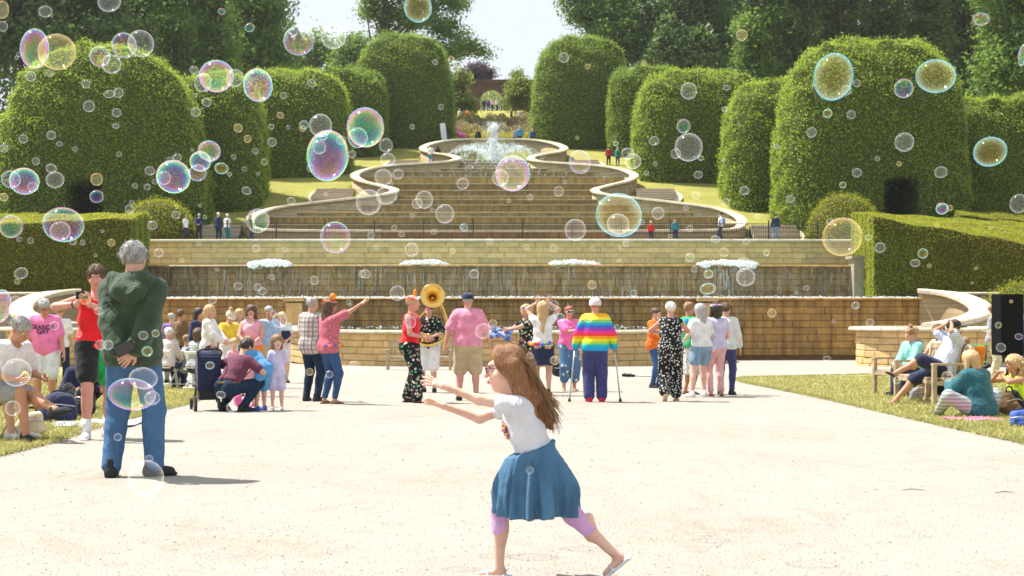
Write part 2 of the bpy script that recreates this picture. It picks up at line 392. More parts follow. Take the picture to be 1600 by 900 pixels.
def grass(name, poly, count, label, near):
    P = np.array(poly); lo, hi = P.min(0), P.max(0); out = []
    # blades along the front edge and over the near turf
    k = 0; pts = []
    def inside(x, y):
        c = False; j = len(P)-1
        for i in range(len(P)):
            if (P[i, 1] > y) != (P[j, 1] > y) and x < (P[j, 0]-P[i, 0])*(y-P[i, 1])/(P[j, 1]-P[i, 1])+P[i, 0]: c = not c
            j = i
        return c
    xlo, xhi = (max(lo[0], -14), min(hi[0], 22)); 
    while len(pts) < count:
        y = near+(38-near)*RNG.random()**1.6; x = RNG.uniform(-.40*y, .40*y)
        if inside(x, y): pts.append((x, y))
    for a, b in zip(P[:-1], P[1:]):                    # shaggy kerb of turf
        L = np.hypot(*(b-a))
        if min(a[1], b[1]) > 40 or a[1] < 6 or abs(a[0]) > 16: continue
        for t in RNG.random(int(L*160)): q = a+(b-a)*t+RNG.normal(0, .03, 2); pts.append((q[0], q[1]))
    pts = np.array(pts); n = len(pts); hgt = RNG.uniform(.02, .055, n); w = .006+.0003*pts[:, 1]; an = RNG.uniform(0, 6.28, n); le = RNG.normal(0, .03, (n, 2))
    z = gz(pts[:, 1])+.012; dx = np.stack([np.cos(an)*w, np.sin(an)*w], 1)
    V = np.zeros((n, 3, 3)); V[:, 0, :2] = pts-dx; V[:, 1, :2] = pts+dx; V[:, 2, :2] = pts+le; V[:, :2, 2] = z[:, None]; V[:, 2, 2] = z+hgt
    o = add(name, V.reshape(-1, 3), np.arange(3*n).reshape(-1, 3), M['blade']); tag(o, label, 'grass', None, 'stuff')
M['blade'] = m_leaf('dry_grass_blade', (.10, .15, .03), (.47, .42, .15), .3, .8)
grass('lawn_grass', LL, 26000, 'short dry grass on the lawn at the left', 9); grass('lawn_grass', RL, 26000, 'short dry grass on the lawn at the right', 11)
# loose pebbles on the gravel
n = 14000; d = 5.2+24*RNG.random(n)**1.7; x = RNG.uniform(-.40, .40, n)*d; s = RNG.uniform(.003, .009, n)*(1+d*.03)
oc = np.array([(1, 0, 0), (-.2, .95, 0), (-.9, -.3, 0), (.3, -.9, 0), (0, .1, .7)]); V = oc[None]*s[:, None, None]*RNG.uniform(.6, 1.4, (n, 5, 3)); V[:, :, 0] += x[:, None]; V[:, :, 1] += d[:, None]; V[:, :, 2] += gz(d)[:, None]
F = (np.array([(0, 1, 4), (1, 2, 4), (2, 3, 4), (3, 0, 4)])[None]+5*np.arange(n)[:, None, None]).reshape(-1, 3)
nn = N('pebble'); mp_ = nn.done(nn.ramp(nn.island(), [(0, (.22, .18, .13)), (.2, (.36, .31, .25)), (1, (.46, .41, .34))]), .85)
o = add('loose_pebbles', V.reshape(-1, 3), F, mp_); tag(o, 'loose pale pebbles scattered over the gravel', 'gravel', None, 'stuff')
for (px, py, L, a) in [(1428, 767, .15, .1), (1570, 771, .14, -.1)]:
    q = ground(px, py); mb = MB(); mb.tube([q+Vector((-L/2, a*.1, .006)), q+Vector((0, .01, .012)), q+Vector((L/2, -a*.1, .006))], [.002, .003, .0015], 6)
    o = mb.build('twig', M['trunk']); tag(o, 'thin dark twig lying on pale gravel, %s' % ('below the bench' if px < 1500 else 'near the right edge'), 'twig')
# ================================================================== stone walls
def stone_mesh(seed, mat):
    r = np.random.default_rng(seed); c = .05
    b = [(-.5, .5, -.5), (.5, .5, -.5), (.5, .5, .5), (-.5, .5, .5)]; m = [(-.5, -.35, -.5), (.5, -.35, -.5), (.5, -.35, .5), (-.5, -.35, .5)]
    f = [(-.5+c, -.5, -.5+2*c), (.5-c, -.5, -.5+2*c), (.5-c, -.5, .5-2*c), (-.5+c, -.5, .5-2*c)]
    V = np.array(b+m+f); V[8:] += r.uniform(-.03, .03, (4, 3)); V[4:8, 0] += r.uniform(-.012, .012, 4)
    F = np.array([(0, 1, 5, 4), (1, 2, 6, 5), (2, 3, 7, 6), (3, 0, 4, 7), (4, 5, 9, 8), (5, 6, 10, 9), (6, 7, 11, 10), (7, 4, 8, 11), (8, 9, 10, 11)])
    return mesh_np('stone', V, F[:, ::-1] if False else F, mat, False)
_sm = {}
def stones(mat):
    if mat.name not in _sm: _sm[mat.name] = [stone_mesh(i, mat) for i in range(4)]
    return _sm[mat.name]
class Path2:
    def __init__(s, pts):
        s.p = np.array([(q[0], q[1]) for q in pts], float); s.z = np.array([q[2] if len(q) > 2 else 0 for q in pts]); dl = np.hypot(*(s.p[1:]-s.p[:-1]).T); s.s = np.concatenate([[0], np.cumsum(dl)]); s.L = s.s[-1]
    def __call__(s, t):
        x = np.interp(t, s.s, s.p[:, 0]); y = np.interp(t, s.s, s.p[:, 1]); z = np.interp(t, s.s, s.z); e = .05
        x1 = np.interp(t+e, s.s, s.p[:, 0])-np.interp(t-e, s.s, s.p[:, 0]); y1 = np.interp(t+e, s.s, s.p[:, 1])-np.interp(t-e, s.s, s.p[:, 1])
        return x, y, z, math.atan2(y1, x1)
    def pts(s, a, b, n): return [(*(s(t)[:3]),) for t in np.linspace(a, b, n)]
def stone_wall(root, path, base, top, course, blen, mat, core_mat, thick=.4, t0=0, t1=None, limit=290, cores=None, gap=.016):
    """path runs left to right as seen from the front; front face is to the right of travel (towards the camera)"""
    P = Path2(path); t1 = P.L if t1 is None else t1; mb = MB(); pl = P.pts(0, P.L, max(8, int(P.L/.7)))
    zt = (lambda x, y, z: top) if not callable(top) else top; zb = (lambda x, y: base) if not callable(base) else base
    n = len(pl); V = []; F = []
    for i, (x, y, z) in enumerate(pl):
        a = P(np.linspace(0, P.L, n)[i])[3]; r = np.array((math.sin(a), -math.cos(a)))
        for off in (-.03, -thick): q = np.array((x, y))+r*off; V += [(q[0], q[1], zb(x, y)), (q[0], q[1], zt(x, y, z))]
    for i in range(n-1):
        a = i*4; b = a+4; F += [(a, b, b+1, a+1), (a+1, b+1, b+3, a+3), (a+2, a+3, b+3, b+2)]
    F += [(0, 1, 3, 2), (4*(n-1), 4*(n-1)+2, 4*(n-1)+3, 4*(n-1)+1)]
    add('core', np.array(V), F, core_mat, root)
    cnt = 0; k = 0; mid = P(P.L/2); zmax = max(zt(*q) for q in pl); zmin = min(zb(q[0], q[1]) for q in pl); nc = max(1, round((zmax-zmin)/course)); ch = (zmax-zmin)/nc
    inv = Matrix.Translation(-Vector(root.location))
    for c in range(nc-1, -1, -1):
        t = t0-(blen*.5 if c % 2 else 0)-random.uniform(0, .2)*blen
        while t < t1:
            L = blen*random.uniform(.75, 1.3); a, b = max(t, t0), min(t+L, t1); t += L
            if b-a < .12: continue
            x, y, z, an = P((a+b)/2); z0 = zmin+c*ch; z1 = min(z0+ch, zt(x, y, z)); z0 = max(z0, zb(x, y))
            if z1-z0 < .06 or cnt >= limit: continue
            o = bpy.data.objects.new('stone', random.choice(stones(mat))); link(o, root); pr = random.uniform(-.012, .012)
            r = Vector((math.sin(an), -math.cos(an), 0)); o.location = Vector((x, y, (z0+z1)/2))+r*(pr-.05)-Vector(root.location)
            o.rotation_euler = (0, 0, an); o.scale = (b-a-gap, .16, z1-z0-gap); cnt += 1
    return P
COPE = [(.30, -.07), (.34, -.05), (.34, .05), (.28, .10), (-.28, .10), (-.34, .05), (-.34, -.05), (-.30, -.07)]
def coping(root, path, dz, width=.5, hgt=.14, piece=1.2, mat=None, sm=True):
    P = Path2(path); n = max(1, round(P.L/piece)); w = width/2; L = P.L/n
    sec = [(w-.02, 0), (w, .03), (w, hgt-.05), (w-.05, hgt), (-w+.05, hgt), (-w, hgt-.05), (-w, .03), (-w+.02, 0)]
    for i in range(n):
        q = P.pts(i*L+.006, (i+1)*L-.006, 4); mb = MB(); mb.sweep([(x, y, z+dz) for x, y, z in q], sec)
        o = mb.build('coping_stone', mat or M['coping'], root)
        o.data.transform(Matrix.Translation(-Vector(root.location)))
def root_at(name, loc, label, cat, group=None):
    o = empty(name, loc); return tag(o, label, cat, group)
E = EYE; M['lip'] = m_stone('wet_lip_stone', (.44, .33, .19))
# lowest basin: flat-fronted bow in front of the tall wet wall
def bow(a, b, p, y0, n=60):
    out = []
    for i in range(n+1):
        t = math.pi*(1-i/n); c, s_ = math.cos(t), math.sin(t)
        out.append((axis_x(60)+a*math.copysign(abs(c)**(2/p), c), y0-b*abs(s_)**(2/p)))
    return out
bp = bow(9.5, 15.0, 2.5, 66.3); zb1 = gz(51)-.1; zt1 = E-.98
r = root_at('basin_wall', (0, 51.4, zb1), 'low honey stone wall of the lowest basin behind the dancing crowd', 'wall')
stone_wall(r, bp, lambda x, y: zb1, zt1, .235, .78, M['stone'], M['mortar'], t0=8, t1=Path2(bp).L-8)
for o in r.children:
    if o.name.startswith('core'): o.data.transform(Matrix.Translation(-Vector(r.location)))
coping(r, [(x, y, 0) for x, y in bp], zt1, .6, .13, 1.3)
w = add('basin_water', np.array([(x*.985, y+.25, zt1-.02) for x, y in bp]+[(bp[-1][0], 66.2, zt1-.02), (bp[0][0], 66.2, zt1-.02)]), [tuple(range(len(bp)+2))], M['water']); tag(w, kind='structure')
def fix_core(r):
    for o in r.children:
        if o.name.split('.')[0] == 'core': o.data.transform(Matrix.Translation(-Vector(r.location)))
# tall wet wall with falling water
def arc(x0, x1, y_end, sag, n=40): return [(axis_x(67)+x0+(x1-x0)*i/n, y_end-sag*(1-(2*i/n-1)**2)) for i in range(n+1)]
a2 = arc(-20.3, 20.2, 67.0, 1.6); z2 = E+.45
r = root_at('wet_wall', (0, 66, gz(67)), 'tall brown wet stone wall under the lower water weir', 'wall')
stone_wall(r, a2, lambda x, y: gz(67)-.1, z2-.1, .33, 1.12, M['wet'], M['wetmortar'], limit=300); fix_core(r)
coping(r, [(x, y, 0) for x, y in a2], z2-.12, .5, .12, 1.5, M['wet'])
for sx in (460, 1105):
    x = (sx-800)*65.4/FPX; mb = MB(); yb = np.interp(x, [q[0] for q in a2], [q[1] for q in a2])-.25
    mb.box((x, yb, (gz(66)+z2)/2-.1), (.75, .55, z2-gz(66)-.3)); mb.box((x, yb, z2-.1), (.95, .75, .16)); o = mb.build('pier', M['stone'], r); o.data.transform(Matrix.Translation(-Vector(r.location)))
w = add('weir_pool_water', np.array([(x, y+.1, z2-.03) for x, y in a2]+[(20, 78, z2-.03), (-21, 78, z2-.03)]), [tuple(range(len(a2)+2))], M['teal']); tag(w, kind='structure')
a3 = arc(-19.6, 19.5, 78, 1.2); z3 = E+2.32
r = root_at('weir_wall', (0, 77, z2), 'dark streaked stone weir wall between the two upper water lips', 'wall')
stone_wall(r, a3, lambda x, y: z2-.3, z3-.1, .37, 1.25, M['wetd'], M['wetmortar'], limit=300); fix_core(r)
coping(r, [(x, y, 0) for x, y in a3], z3-.12, .5, .12, 1.5, M['wet'])
for sx in (-20.1, 20.0):
    mb = MB(); mb.box((axis_x(78)+sx, 77.6, (z2+z3)/2+.1), (1.0, 1.2, z3-z2+.5)); mb.box((axis_x(78)+sx, 77.6, z3+.42), (1.3, 1.5, .16)); o = mb.build('pier', M['grey'], r); o.data.transform(Matrix.Translation(-Vector(r.location)))
w = add('upper_pool_water', np.array([(x, y+.1, z3-.03) for x, y in a3]+[(20, 88, z3-.03), (-21, 88, z3-.03)]), [tuple(range(len(a3)+2))], M['teal']); tag(w, kind='structure')
a4 = arc(-22.2, 22.0, 88.2, .6); z4 = E+4.2
r = root_at('terrace_wall', (0, 88, z3), 'honey stone terrace wall under the black railing', 'wall')
stone_wall(r, a4, lambda x, y: z3-.3, z4-.12, .32, 1.15, M['stone'], M['mortar'], limit=300); fix_core(r)
coping(r, [(x, y, 0) for x, y in a4], z4-.12, .6, .16, 1.5)
# raised beds at both sides with flank walls
for sgn, nm in ((-1, 'left'), (1, 'right')):
    xa = axis_x(68)+sgn*20.2; xb = sgn*75
    o = add('raised_bed', np.array([(xa, 67.0, E+.62), (xb, 67.0, E+.62), (xb, 88.3, E+.62), (xa-sgn*.0, 88.3, E+.62), (xa, 67.0, gz(67)), (xb, 67.0, gz(67))]), [(0, 1, 2, 3), (0, 4, 5, 1)], M['lawn']); tag(o, kind='structure')
    o = add('terrace_bank', np.array([(sgn*21.2, 88.24, E+.5), (xb, 88.24, E+.5), (xb, 88.24, E+4.25), (sgn*21.2, 88.24, E+4.25)]), [(0, 1, 2, 3)], M['lawn']); tag(o, kind='structure')
    fp = [(xa, 66.95), (xb, 66.95)] if sgn > 0 else [(xb, 66.95), (xa, 66.95)]
    r = root_at('flank_wall', (xa, 66.9, gz(67)), 'grey stone retaining wall under the clipped hedge at the %s' % nm, 'wall', 'flank walls')
    stone_wall(r, fp, lambda x, y: gz(67)-.1, E+.62, .3, .9, M['grey'], M['mortar'], t0=(0 if sgn > 0 else Path2(fp).L-9), t1=(9 if sgn > 0 else None)); fix_core(r)
    cp = [(*q, 0) for q in fp]; P_ = Path2(cp)
    coping(r, P_.pts(0, 12, 4) if sgn > 0 else P_.pts(P_.L-12, P_.L, 4), E+.6, .5, .12, 1.3)
    # curved wall sweeping down towards the court
    ctl = [(1440, 457, 67), (1490, 463, 65.6), (1524, 476, 62), (1533, 489, 58.6), (1520, 499, 56), (1490, 507, 54.6), (1452, 512, 54)]
    cw = []
    for px, py, d in ctl:
        x = (px-800)*d/FPX-axis_x(d); cw.append((axis_x(d)+sgn*x, d, E+(HOR-py)*d/FPX))
    cw = spline(cw, 6); cw = cw if sgn < 0 else cw
    r = root_at('curved_wall', tuple(cw[20][:2])+(gz(58),), 'curved stone wall with thick pale coping sweeping down at the %s' % nm, 'wall', 'curved walls')
    path = [tuple(q) for q in (cw if sgn > 0 else cw[::-1])]
    mb = MB(); n = len(path); sec = lambda z: None
    V = []; F = []
    for i, q in enumerate(path):
        t = np.array(path[min(i+1, n-1)][:2])-np.array(path[max(i-1, 0)][:2]); t /= np.linalg.norm(t); rr = np.array((t[1], -t[0]))
        for off in (.22, -.22): a = np.array(q[:2])+rr*off; V += [(a[0], a[1], gz(56)-.2), (a[0], a[1], q[2])]
    for i in range(n-1):
        a = i*4; b = a+4; F += [(a, b, b+1, a+1), (a+1, b+1, b+3, a+3), (a+2, a+3, b+3, b+2)]
    F += [(0, 1, 3, 2), (4*(n-1), 4*(n-1)+2, 4*(n-1)+3, 4*(n-1)+1)]
    nb = N('curved_wall_stone'); wp = nb.new('NewGeometry').outputs['Position']; bt = nb.new('TexBrick'); sx = nb.sep(wp); cx = nb.new('CombineXYZ')
    nb.t.links.new(nb.math('ADD', sx[0], sx[1]), cx.inputs[0]); nb.t.links.new(sx[2], cx.inputs[1]); nb.t.links.new(cx.outputs[0], bt.inputs['Vector']); bt.inputs['Scale'].default_value = 1; bt.inputs['Brick Width'].default_value = .7; bt.inputs['Row Height'].default_value = .25; bt.inputs['Mortar Size'].default_value = .012
    bt.inputs['Color1'].default_value = (.44, .34, .19, 1); bt.inputs['Color2'].default_value = (.34, .25, .13, 1); bt.inputs['Mortar'].default_value = (.2, .15, .08, 1)
    M['cw'] = nb.done(bt.outputs['Color'], .85, nb.bump(nb.noise(20, wp), .4, .02))
    o = add('wall_face', np.array(V)-np.array(r.location), F, M['cw'], r)
    coping(r, path, -.04, .95, .22, 1.1)
    # round basin
    c = ((1447-800)*53/FPX-axis_x(53)); cx_, cy_, R_ = axis_x(53)+sgn*c, 53.0, 2.55; zt = E-.87
    ring = [(cx_-R_*math.cos(a), cy_-R_*math.sin(a)) for a in np.linspace(-.15, math.pi+.15, 40)]
    r = root_at('round_basin', (cx_, cy_, gz(53)), 'round stone basin with pale rim %s' % ('behind the wooden bench' if sgn > 0 else 'at the left behind the spectators'), 'basin', 'round basins')
    stone_wall(r, ring, lambda x, y: gz(53)-.15, zt, .235, .62, M['stone'], M['mortar'], thick=.35); fix_core(r)
    full = [(cx_-R_*math.cos(a), cy_-R_*math.sin(a), 0) for a in np.linspace(0, 2*math.pi, 65)]; coping(r, full, zt, .6, .13, .9)
    mb = MB(); mb.lathe([(0, 0), (R_-.1, 0)], 40, (cx_, cy_, zt-.02)); o = mb.build('water', M['water'], r); o.data.transform(Matrix.Translation(-Vector(r.location)))
# ================================================================== cascade
casc = root_at('water_cascade', (axis_x(93), 93, E+4.2), 'long stepped water cascade between two serpentine stone walls', 'cascade')
off = -Vector(casc.location)
bd = [93.3, 94.6, 96.0, 98.0, 99.3, 101.4, 102.9, 104.0, 105.8, 107.9, 110.2, 112.0, 113.6, 115.2, 116.6, 118.0, 125.8]
def bed(d): return T(d)+.45
for i in range(len(bd)-1):
    d0, d1 = bd[i], bd[i+1]; zt = E+float(bed(d0 if i < len(bd)-2 else d0)); zl = E+float(bed(bd[i-1]))-.35 if i else E+4.0
    zt = E+float(bed(d0)); ds = np.linspace(d0, d1+.4, 12)
    Lp = [(axis_x(q)-half_w(q), q) for q in ds]; Rp = [(axis_x(q)+half_w(q), q) for q in ds]; ring = Rp+Lp[::-1]; n = len(ring)
    V = [(x, y, zt) for x, y in ring]+[(x, y, zl) for x, y in ring]; F = [tuple(range(n))]+[(k, k+n, (k+1) % n+n, (k+1) % n) for k in range(n)]
    o = add('weir_step', np.array(V)+np.array(off), F, [M['wet'] if i % 3 == 1 else M['wetd'], M['teal']], casc, False, [1]+[0]*n)
    w_ = half_w(d0); mb = MB(); mb.box((axis_x(d0), d0-.02, zt+.015), (2*w_+.1, .2, .06)); l = mb.build('lip', M['lip'], o); l.data.transform(Matrix.Translation(off))
for sgn in (1, -1):
    path = [(axis_x(q[1])+sgn*q[0], q[1], E+q[2]) for q in S]; path = path if sgn < 0 else path[::-1]
    mb = MB(); n = len(path); V = []; F = []
    for i, q in enumerate(path):
        t = np.array(path[min(i+1, n-1)][:2])-np.array(path[max(i-1, 0)][:2]); t /= np.linalg.norm(t)+1e-9; rr = np.array((t[1], -t[0]))
        for of in (.2, -.2): a = np.array(q[:2])+rr*of; V += [(a[0], a[1], q[2]-2.2), (a[0], a[1], q[2])]
    for i in range(n-1):
        a = i*4; b = a+4; F += [(a, b, b+1, a+1), (a+1, b+1, b+3, a+3), (a+2, a+3, b+3, b+2)]
    add('serpentine_wall', np.array(V)+np.array(off), F, M['cw2'] if 'cw2' in M else M['cw'], casc, True)
    P_ = Path2(path); npc = round(P_.L/1.6)
    for i in range(npc):
        q = P_.pts(i*P_.L/npc+.005, (i+1)*P_.L/npc-.005, 5); mb = MB(); wdt = .34
        mb.sweep([(x, y, z-.03) for x, y, z in q], [(wdt, 0), (wdt+.02, .04), (wdt, .14), (wdt-.06, .17), (-wdt+.06, .17), (-wdt, .14), (-wdt-.02, .04), (-wdt, 0)])
        o = mb.build('coping_stone', M['coping'], casc); o.data.transform(Matrix.Translation(off))
for sgn in (0,):   # low front rim and back rim of the top pool
    mb = MB(); mb.box((axis_x(92.8), 92.85, E+4.55), (15.4, .4, .78)); o = mb.build('front_rim', M['wetd'], casc); o.data.transform(Matrix.Translation(off))
    mb = MB(); mb.box((axis_x(92.8), 92.8, E+5.0), (15.6, .62, .14)); o = mb.build('coping_stone', M['coping'], casc); o.data.transform(Matrix.Translation(off))
    b0 = S[0]; mb = MB(); mb.box((axis_x(b0[1]), b0[1], E+b0[2]-1.0), (2*b0[0]+.2, .4, 2.0)); o = mb.build('back_rim', M['cw'], casc); o.data.transform(Matrix.Translation(off))
    mb = MB(); mb.box((axis_x(b0[1]), b0[1], E+b0[2]+.05), (2*b0[0]+.2, .66, .16)); o = mb.build('coping_stone', M['coping'], casc); o.data.transform(Matrix.Translation(off))
# flights of steps beside the cascade lobes
def steps(name, d, xo, wid, n, run, label, side):
    z0 = E+float(T(d)); r = root_at(name, (axis_x(d)+xo, d, z0), label, 'steps', 'flights of steps beside the cascade'); rise = float(T(d+n*run)-T(d))/n
    if d < 95: rise = .30
    for i in range(n):
        mb = MB(); mb.box((0, i*run+.4*run, (i+.5)*rise-.25), (wid, run*1.8, rise+.5)); s_ = mb.build('step', M['grey'], r)
        mb = MB(); mb.box((0, i*run-.35*run, (i+1)*rise+.02), (wid+.02, .2, .07)); mb.build('nosing', M['coping'], s_)
    c = [(side*wid*.5, -.6, 0), (side*(wid*.5+.35), run*n*.35, rise*n*.35), (side*(wid*.5+.1), run*n*.8, rise*n*.8), (side*wid*.1, run*n*1.15, rise*n*1.12)]
    mb = MB(); mb.sweep([tuple(q) for q in spline(c, 6)], [(.12, -.3), (.12, .12), (-.12, .12), (-.12, -.3)]); mb.build('edging', M['coping'], r)
steps('stone_steps', 104.0, 12.1, 2.9, 5, .75, 'curved flight of grey steps right of the cascade, half way up', 1)
steps('stone_steps', 104.0, -12.1, 2.9, 5, .75, 'curved flight of grey steps left of the cascade, half way up', -1)
steps('stone_steps', 116.5, 7.6, 2.4, 5, .75, 'small flight of grey steps right of the top fountain pool', 1)
steps('stone_steps', 116.5, -7.6, 2.4, 5, .75, 'small flight of grey steps left of the top fountain pool', -1)
steps('stone_steps', 93.1, 18.6, 3.0, 4, .5, 'broad grey steps behind the railing at the right end', 1)
steps('stone_steps', 93.1, -18.6, 3.0, 4, .5, 'broad grey steps behind the railing at the left end', -1)
# railing along the terrace
rl = root_at('iron_railing', (0, 88.1, z4+.05), 'long black iron railing on the terrace wall', 'railing')
xa, xb = (355-800)*88/FPX, (1278-800)*88/FPX; ya = lambda x: float(np.interp(x, [q[0] for q in a4], [q[1] for q in a4]))+.1
baru = MB().box((0, 0, .5), (.022, .022, 1.0)).build('bar', M['iron'], rl); bars = [baru]
nb_ = 262
for i in range(nb_):
    x = xa+(xb-xa)*i/(nb_-1); o = baru if i == 0 else link(bpy.data.objects.new('bar', baru.data), rl)
    o.location = (x, ya(x)-88.1, 0)
postm = MB().box((0, 0, .56), (.07, .07, 1.12)).box((0, 0, 1.15), (.1, .1, .06)); post0 = postm.build('post', M['iron'], rl)
for i in range(13):
    x = xa+(xb-xa)*i/12; o = post0 if i == 0 else link(bpy.data.objects.new('post', post0.data), rl); o.location = (x, ya(x)-88.1-.03, 0)
for zz in (.1, .96):
    mb = MB(); mb.sweep([(x, ya(x)-88.1, zz) for x in np.linspace(xa, xb, 30)], [(.02, -.02), (.02, .02), (-.02, .02), (-.02, -.02)]); mb.build('rail', M['iron'], rl)
# ================================================================== moving water
def strands(name, path, zt, zb, n, label, fwd=.22, wmin=.012, wmax=.05, lmax=1.6, grp=None):
    P = Path2(path); V = []
    for i in range(n):
        t = random.uniform(0, P.L); x, y, z, a = P(t); L = random.uniform(.15, lmax)*(zt-zb)/2; top = zt-random.random()**1.3*(zt-zb-L*.3); bot = max(zb, top-L); w = random.uniform(wmin, wmax); f = fwd+random.uniform(-.06, .12)*(1+(zt-top)*.4)
        q = random.uniform(-.05, .05)
        V += [(x-w, y-f, top), (x+w, y-f, top), (x+w*.6+q, y-f-.06, bot), (x-w*.6+q, y-f-.06, bot)]
    o = add(name, np.array(V), np.arange(len(V)).reshape(-1, 4), M['strand']); return tag(o, label, 'falling water', grp, 'stuff')
strands('falling_water', a3, z3-.05, z2, 5200, 'thin white strands of water falling down the upper weir wall', .33, .004, .013, 1.1)
strands('falling_water', Path2(a2).pts(9, 32, 30), z2-.05, E-.95, 1600, 'thin strands of water falling into the lowest basin', .33, .004, .011, .9)
def lumps(name, path, z, n, r0, r1, label, spread=.25, mat=None, zsp=.05, kind='stuff', cat='foam'):
    P = Path2(path); oc = np.array([(1, 0, 0), (0, 1, 0), (-1, 0, 0), (0, -1, 0), (0, 0, 1), (0, 0, -.6)]); fc = np.array([(0, 1, 4), (1, 2, 4), (2, 3, 4), (3, 0, 4), (1, 0, 5), (2, 1, 5), (3, 2, 5), (0, 3, 5)])
    t = RNG.uniform(0, P.L, n); c = np.array([P(q)[:2] for q in t]); s = RNG.uniform(r0, r1, n)
    V = oc[None]*s[:, None, None]*RNG.uniform(.6, 1.4, (n, 6, 3)); V[:, :, 0] += c[:, :1]+RNG.normal(0, spread, (n, 1)); V[:, :, 1] += c[:, 1:]+RNG.uniform(-spread, spread, (n, 1)); V[:, :, 2] += z+np.abs(RNG.normal(0, zsp, (n, 1)))
    o = add(name, V.reshape(-1, 3), (fc[None]+6*np.arange(n)[:, None, None]).reshape(-1, 3), mat or M['foam']); return tag(o, label, cat, None, kind)
lumps('foam', [(x, y+.45) for x, y in a2], z2-.02, 7000, .008, .03, 'line of white foam and ripples behind the lower water lip', .2, None, .035)
lumps('foam', [(x, y-.6) for x, y in Path2(a2).pts(10, 31, 20) for x, y in [(x, y)]] if False else [(q[0], q[1]-.7) for q in Path2(a2).pts(10, 31, 20)], zt1, 700, .012, .04, 'broken white foam where water lands in the lowest basin', .35, None, .05)
for i, (px, wd) in enumerate([(427, 62), (663, 68), (897, 66), (1135, 84)]):
    d = 79.0; c = Vector((at(px, 414, 77.5).x, 77.2, z3+.01)); hw = wd/2*d/FPX; F_ = Field((-hw*1.3, -1, -.3), (hw*1.3, 1, .8), .055)
    rr = np.random.default_rng(i)
    for k in range(26):
        u = rr.uniform(-1, 1); F_.ell((u*hw, rr.uniform(-.3, .3), .13*(1-u*u)-.04), (rr.uniform(.14, .38), .28, rr.uniform(.10, .22)), .07)
    F_.wob(.05, (23, 19, 31), i); V, Fq = F_.mesh(); o = add('foam_jet', V, Fq, M['foam'], None, True); o.location = c
    tag(o, ['low white foam jet on the upper water lip, farthest left', 'low white foam jet on the upper water lip, second from the left', 'low white foam jet on the upper water lip, second from the right', 'wide white foam jet on the upper water lip, farthest right'][i], 'water jet', 'foam jets along the upper lip')
    if i == 3: strands('falling_water', [(c.x-hw*.6, 77.0), (c.x+hw*.6, 77.0)], z3, z2+.1, 14 if i < 3 else 120, 'spill of white water below the wide right-hand foam jet', .3, .012, .04, 1.2, 'water spilling below foam jets')
# tall jet and its arcs in the top pool
jet = root_at('fountain_jet', tuple(at(771, 262, 120)), 'tall white fountain jet with spray arcs in the top pool', 'fountain jet')
F_ = Field((-1.8, -1.8, -.4), (1.8, 1.8, 4.4), .07); rr = np.random.default_rng(3)
for k in range(70):
    z = rr.uniform(0, 3.6); w_ = .20+.22*(z/3.6); F_.ell((rr.normal(0, w_*.5), rr.normal(0, w_*.5), z), (rr.uniform(.09, .21),)*2+(rr.uniform(.15, .4),), .06)
for k in range(40): a = rr.uniform(0, 6.28); q = rr.uniform(.2, 1.4); F_.ell((q*math.cos(a), q*math.sin(a), rr.uniform(0, .25)), (.25, .25, .15), .06)
F_.wob(.06, (17, 15, 13), 2); V, Fq = F_.mesh(); add('column', V, Fq, M['foam'], jet, True)
V = []; oc = np.array([(1, 0, 0), (-.5, .9, 0), (-.5, -.9, 0), (0, 0, 1.2)]); 
for j in range(26):
    a = 2*math.pi*j/26+.05; R_ = 4.6+.4*math.sin(j*2.3); hgt = 1.75
    for k in range(150):
        t = rr.random()**.8; x = R_*(1-t) if True else 0; z = 4*hgt*t*(1-t)*.95+.05; sp = .05+.10*t; s = rr.uniform(.02, .07)
        V.append(oc*s+np.array((x*math.cos(a), x*math.sin(a)*.9, z))+rr.normal(0, sp, 3))
for k in range(1500): a = rr.uniform(0, 6.28); z = 3.9*rr.random()**.6; q = abs(rr.normal(0, .25+.12*z)); V.append(oc*rr.uniform(.015, .045)+np.array((q*math.cos(a), q*math.sin(a), z)))
for k in range(2600): a = rr.uniform(0, 6.28); q = 4.2*math.sqrt(rr.random()); V.append(oc*rr.uniform(.015, .05)+np.array((q*math.cos(a), q*math.sin(a), abs(rr.normal(0, .25)))))
n = len(V); o = add('spray_arcs', np.array(V).reshape(-1, 3), (np.array([(0, 1, 3), (1, 2, 3), (2, 0, 3), (0, 2, 1)])[None]+4*np.arange(n)[:, None, None]).reshape(-1, 3), M['foam'], jet); o['kind'] = 'stuff'
for i in range(11, 15):
    d = bd[i]; w_ = half_w(d)*.8; strands('falling_water', [(axis_x(d)-w_, d), (axis_x(d)+w_, d)], E+float(bed(d))+.05, E+float(bed(bd[i-1])), 260, 'white water spilling over the steps just below the tall jet', .2, .02, .06, 1.5, 'water on the upper steps')
for i in range(0, 11):
    d = bd[i]; w_ = half_w(d)*.95; strands('falling_water', [(axis_x(d)-w_, d), (axis_x(d)+w_, d)], E+float(bed(d))+.05, E+float(bed(bd[i-1] if i else 92.9))-.1, 60, 'thin water running over the lower cascade steps', .2, .01, .03, .9, 'water on the lower steps')
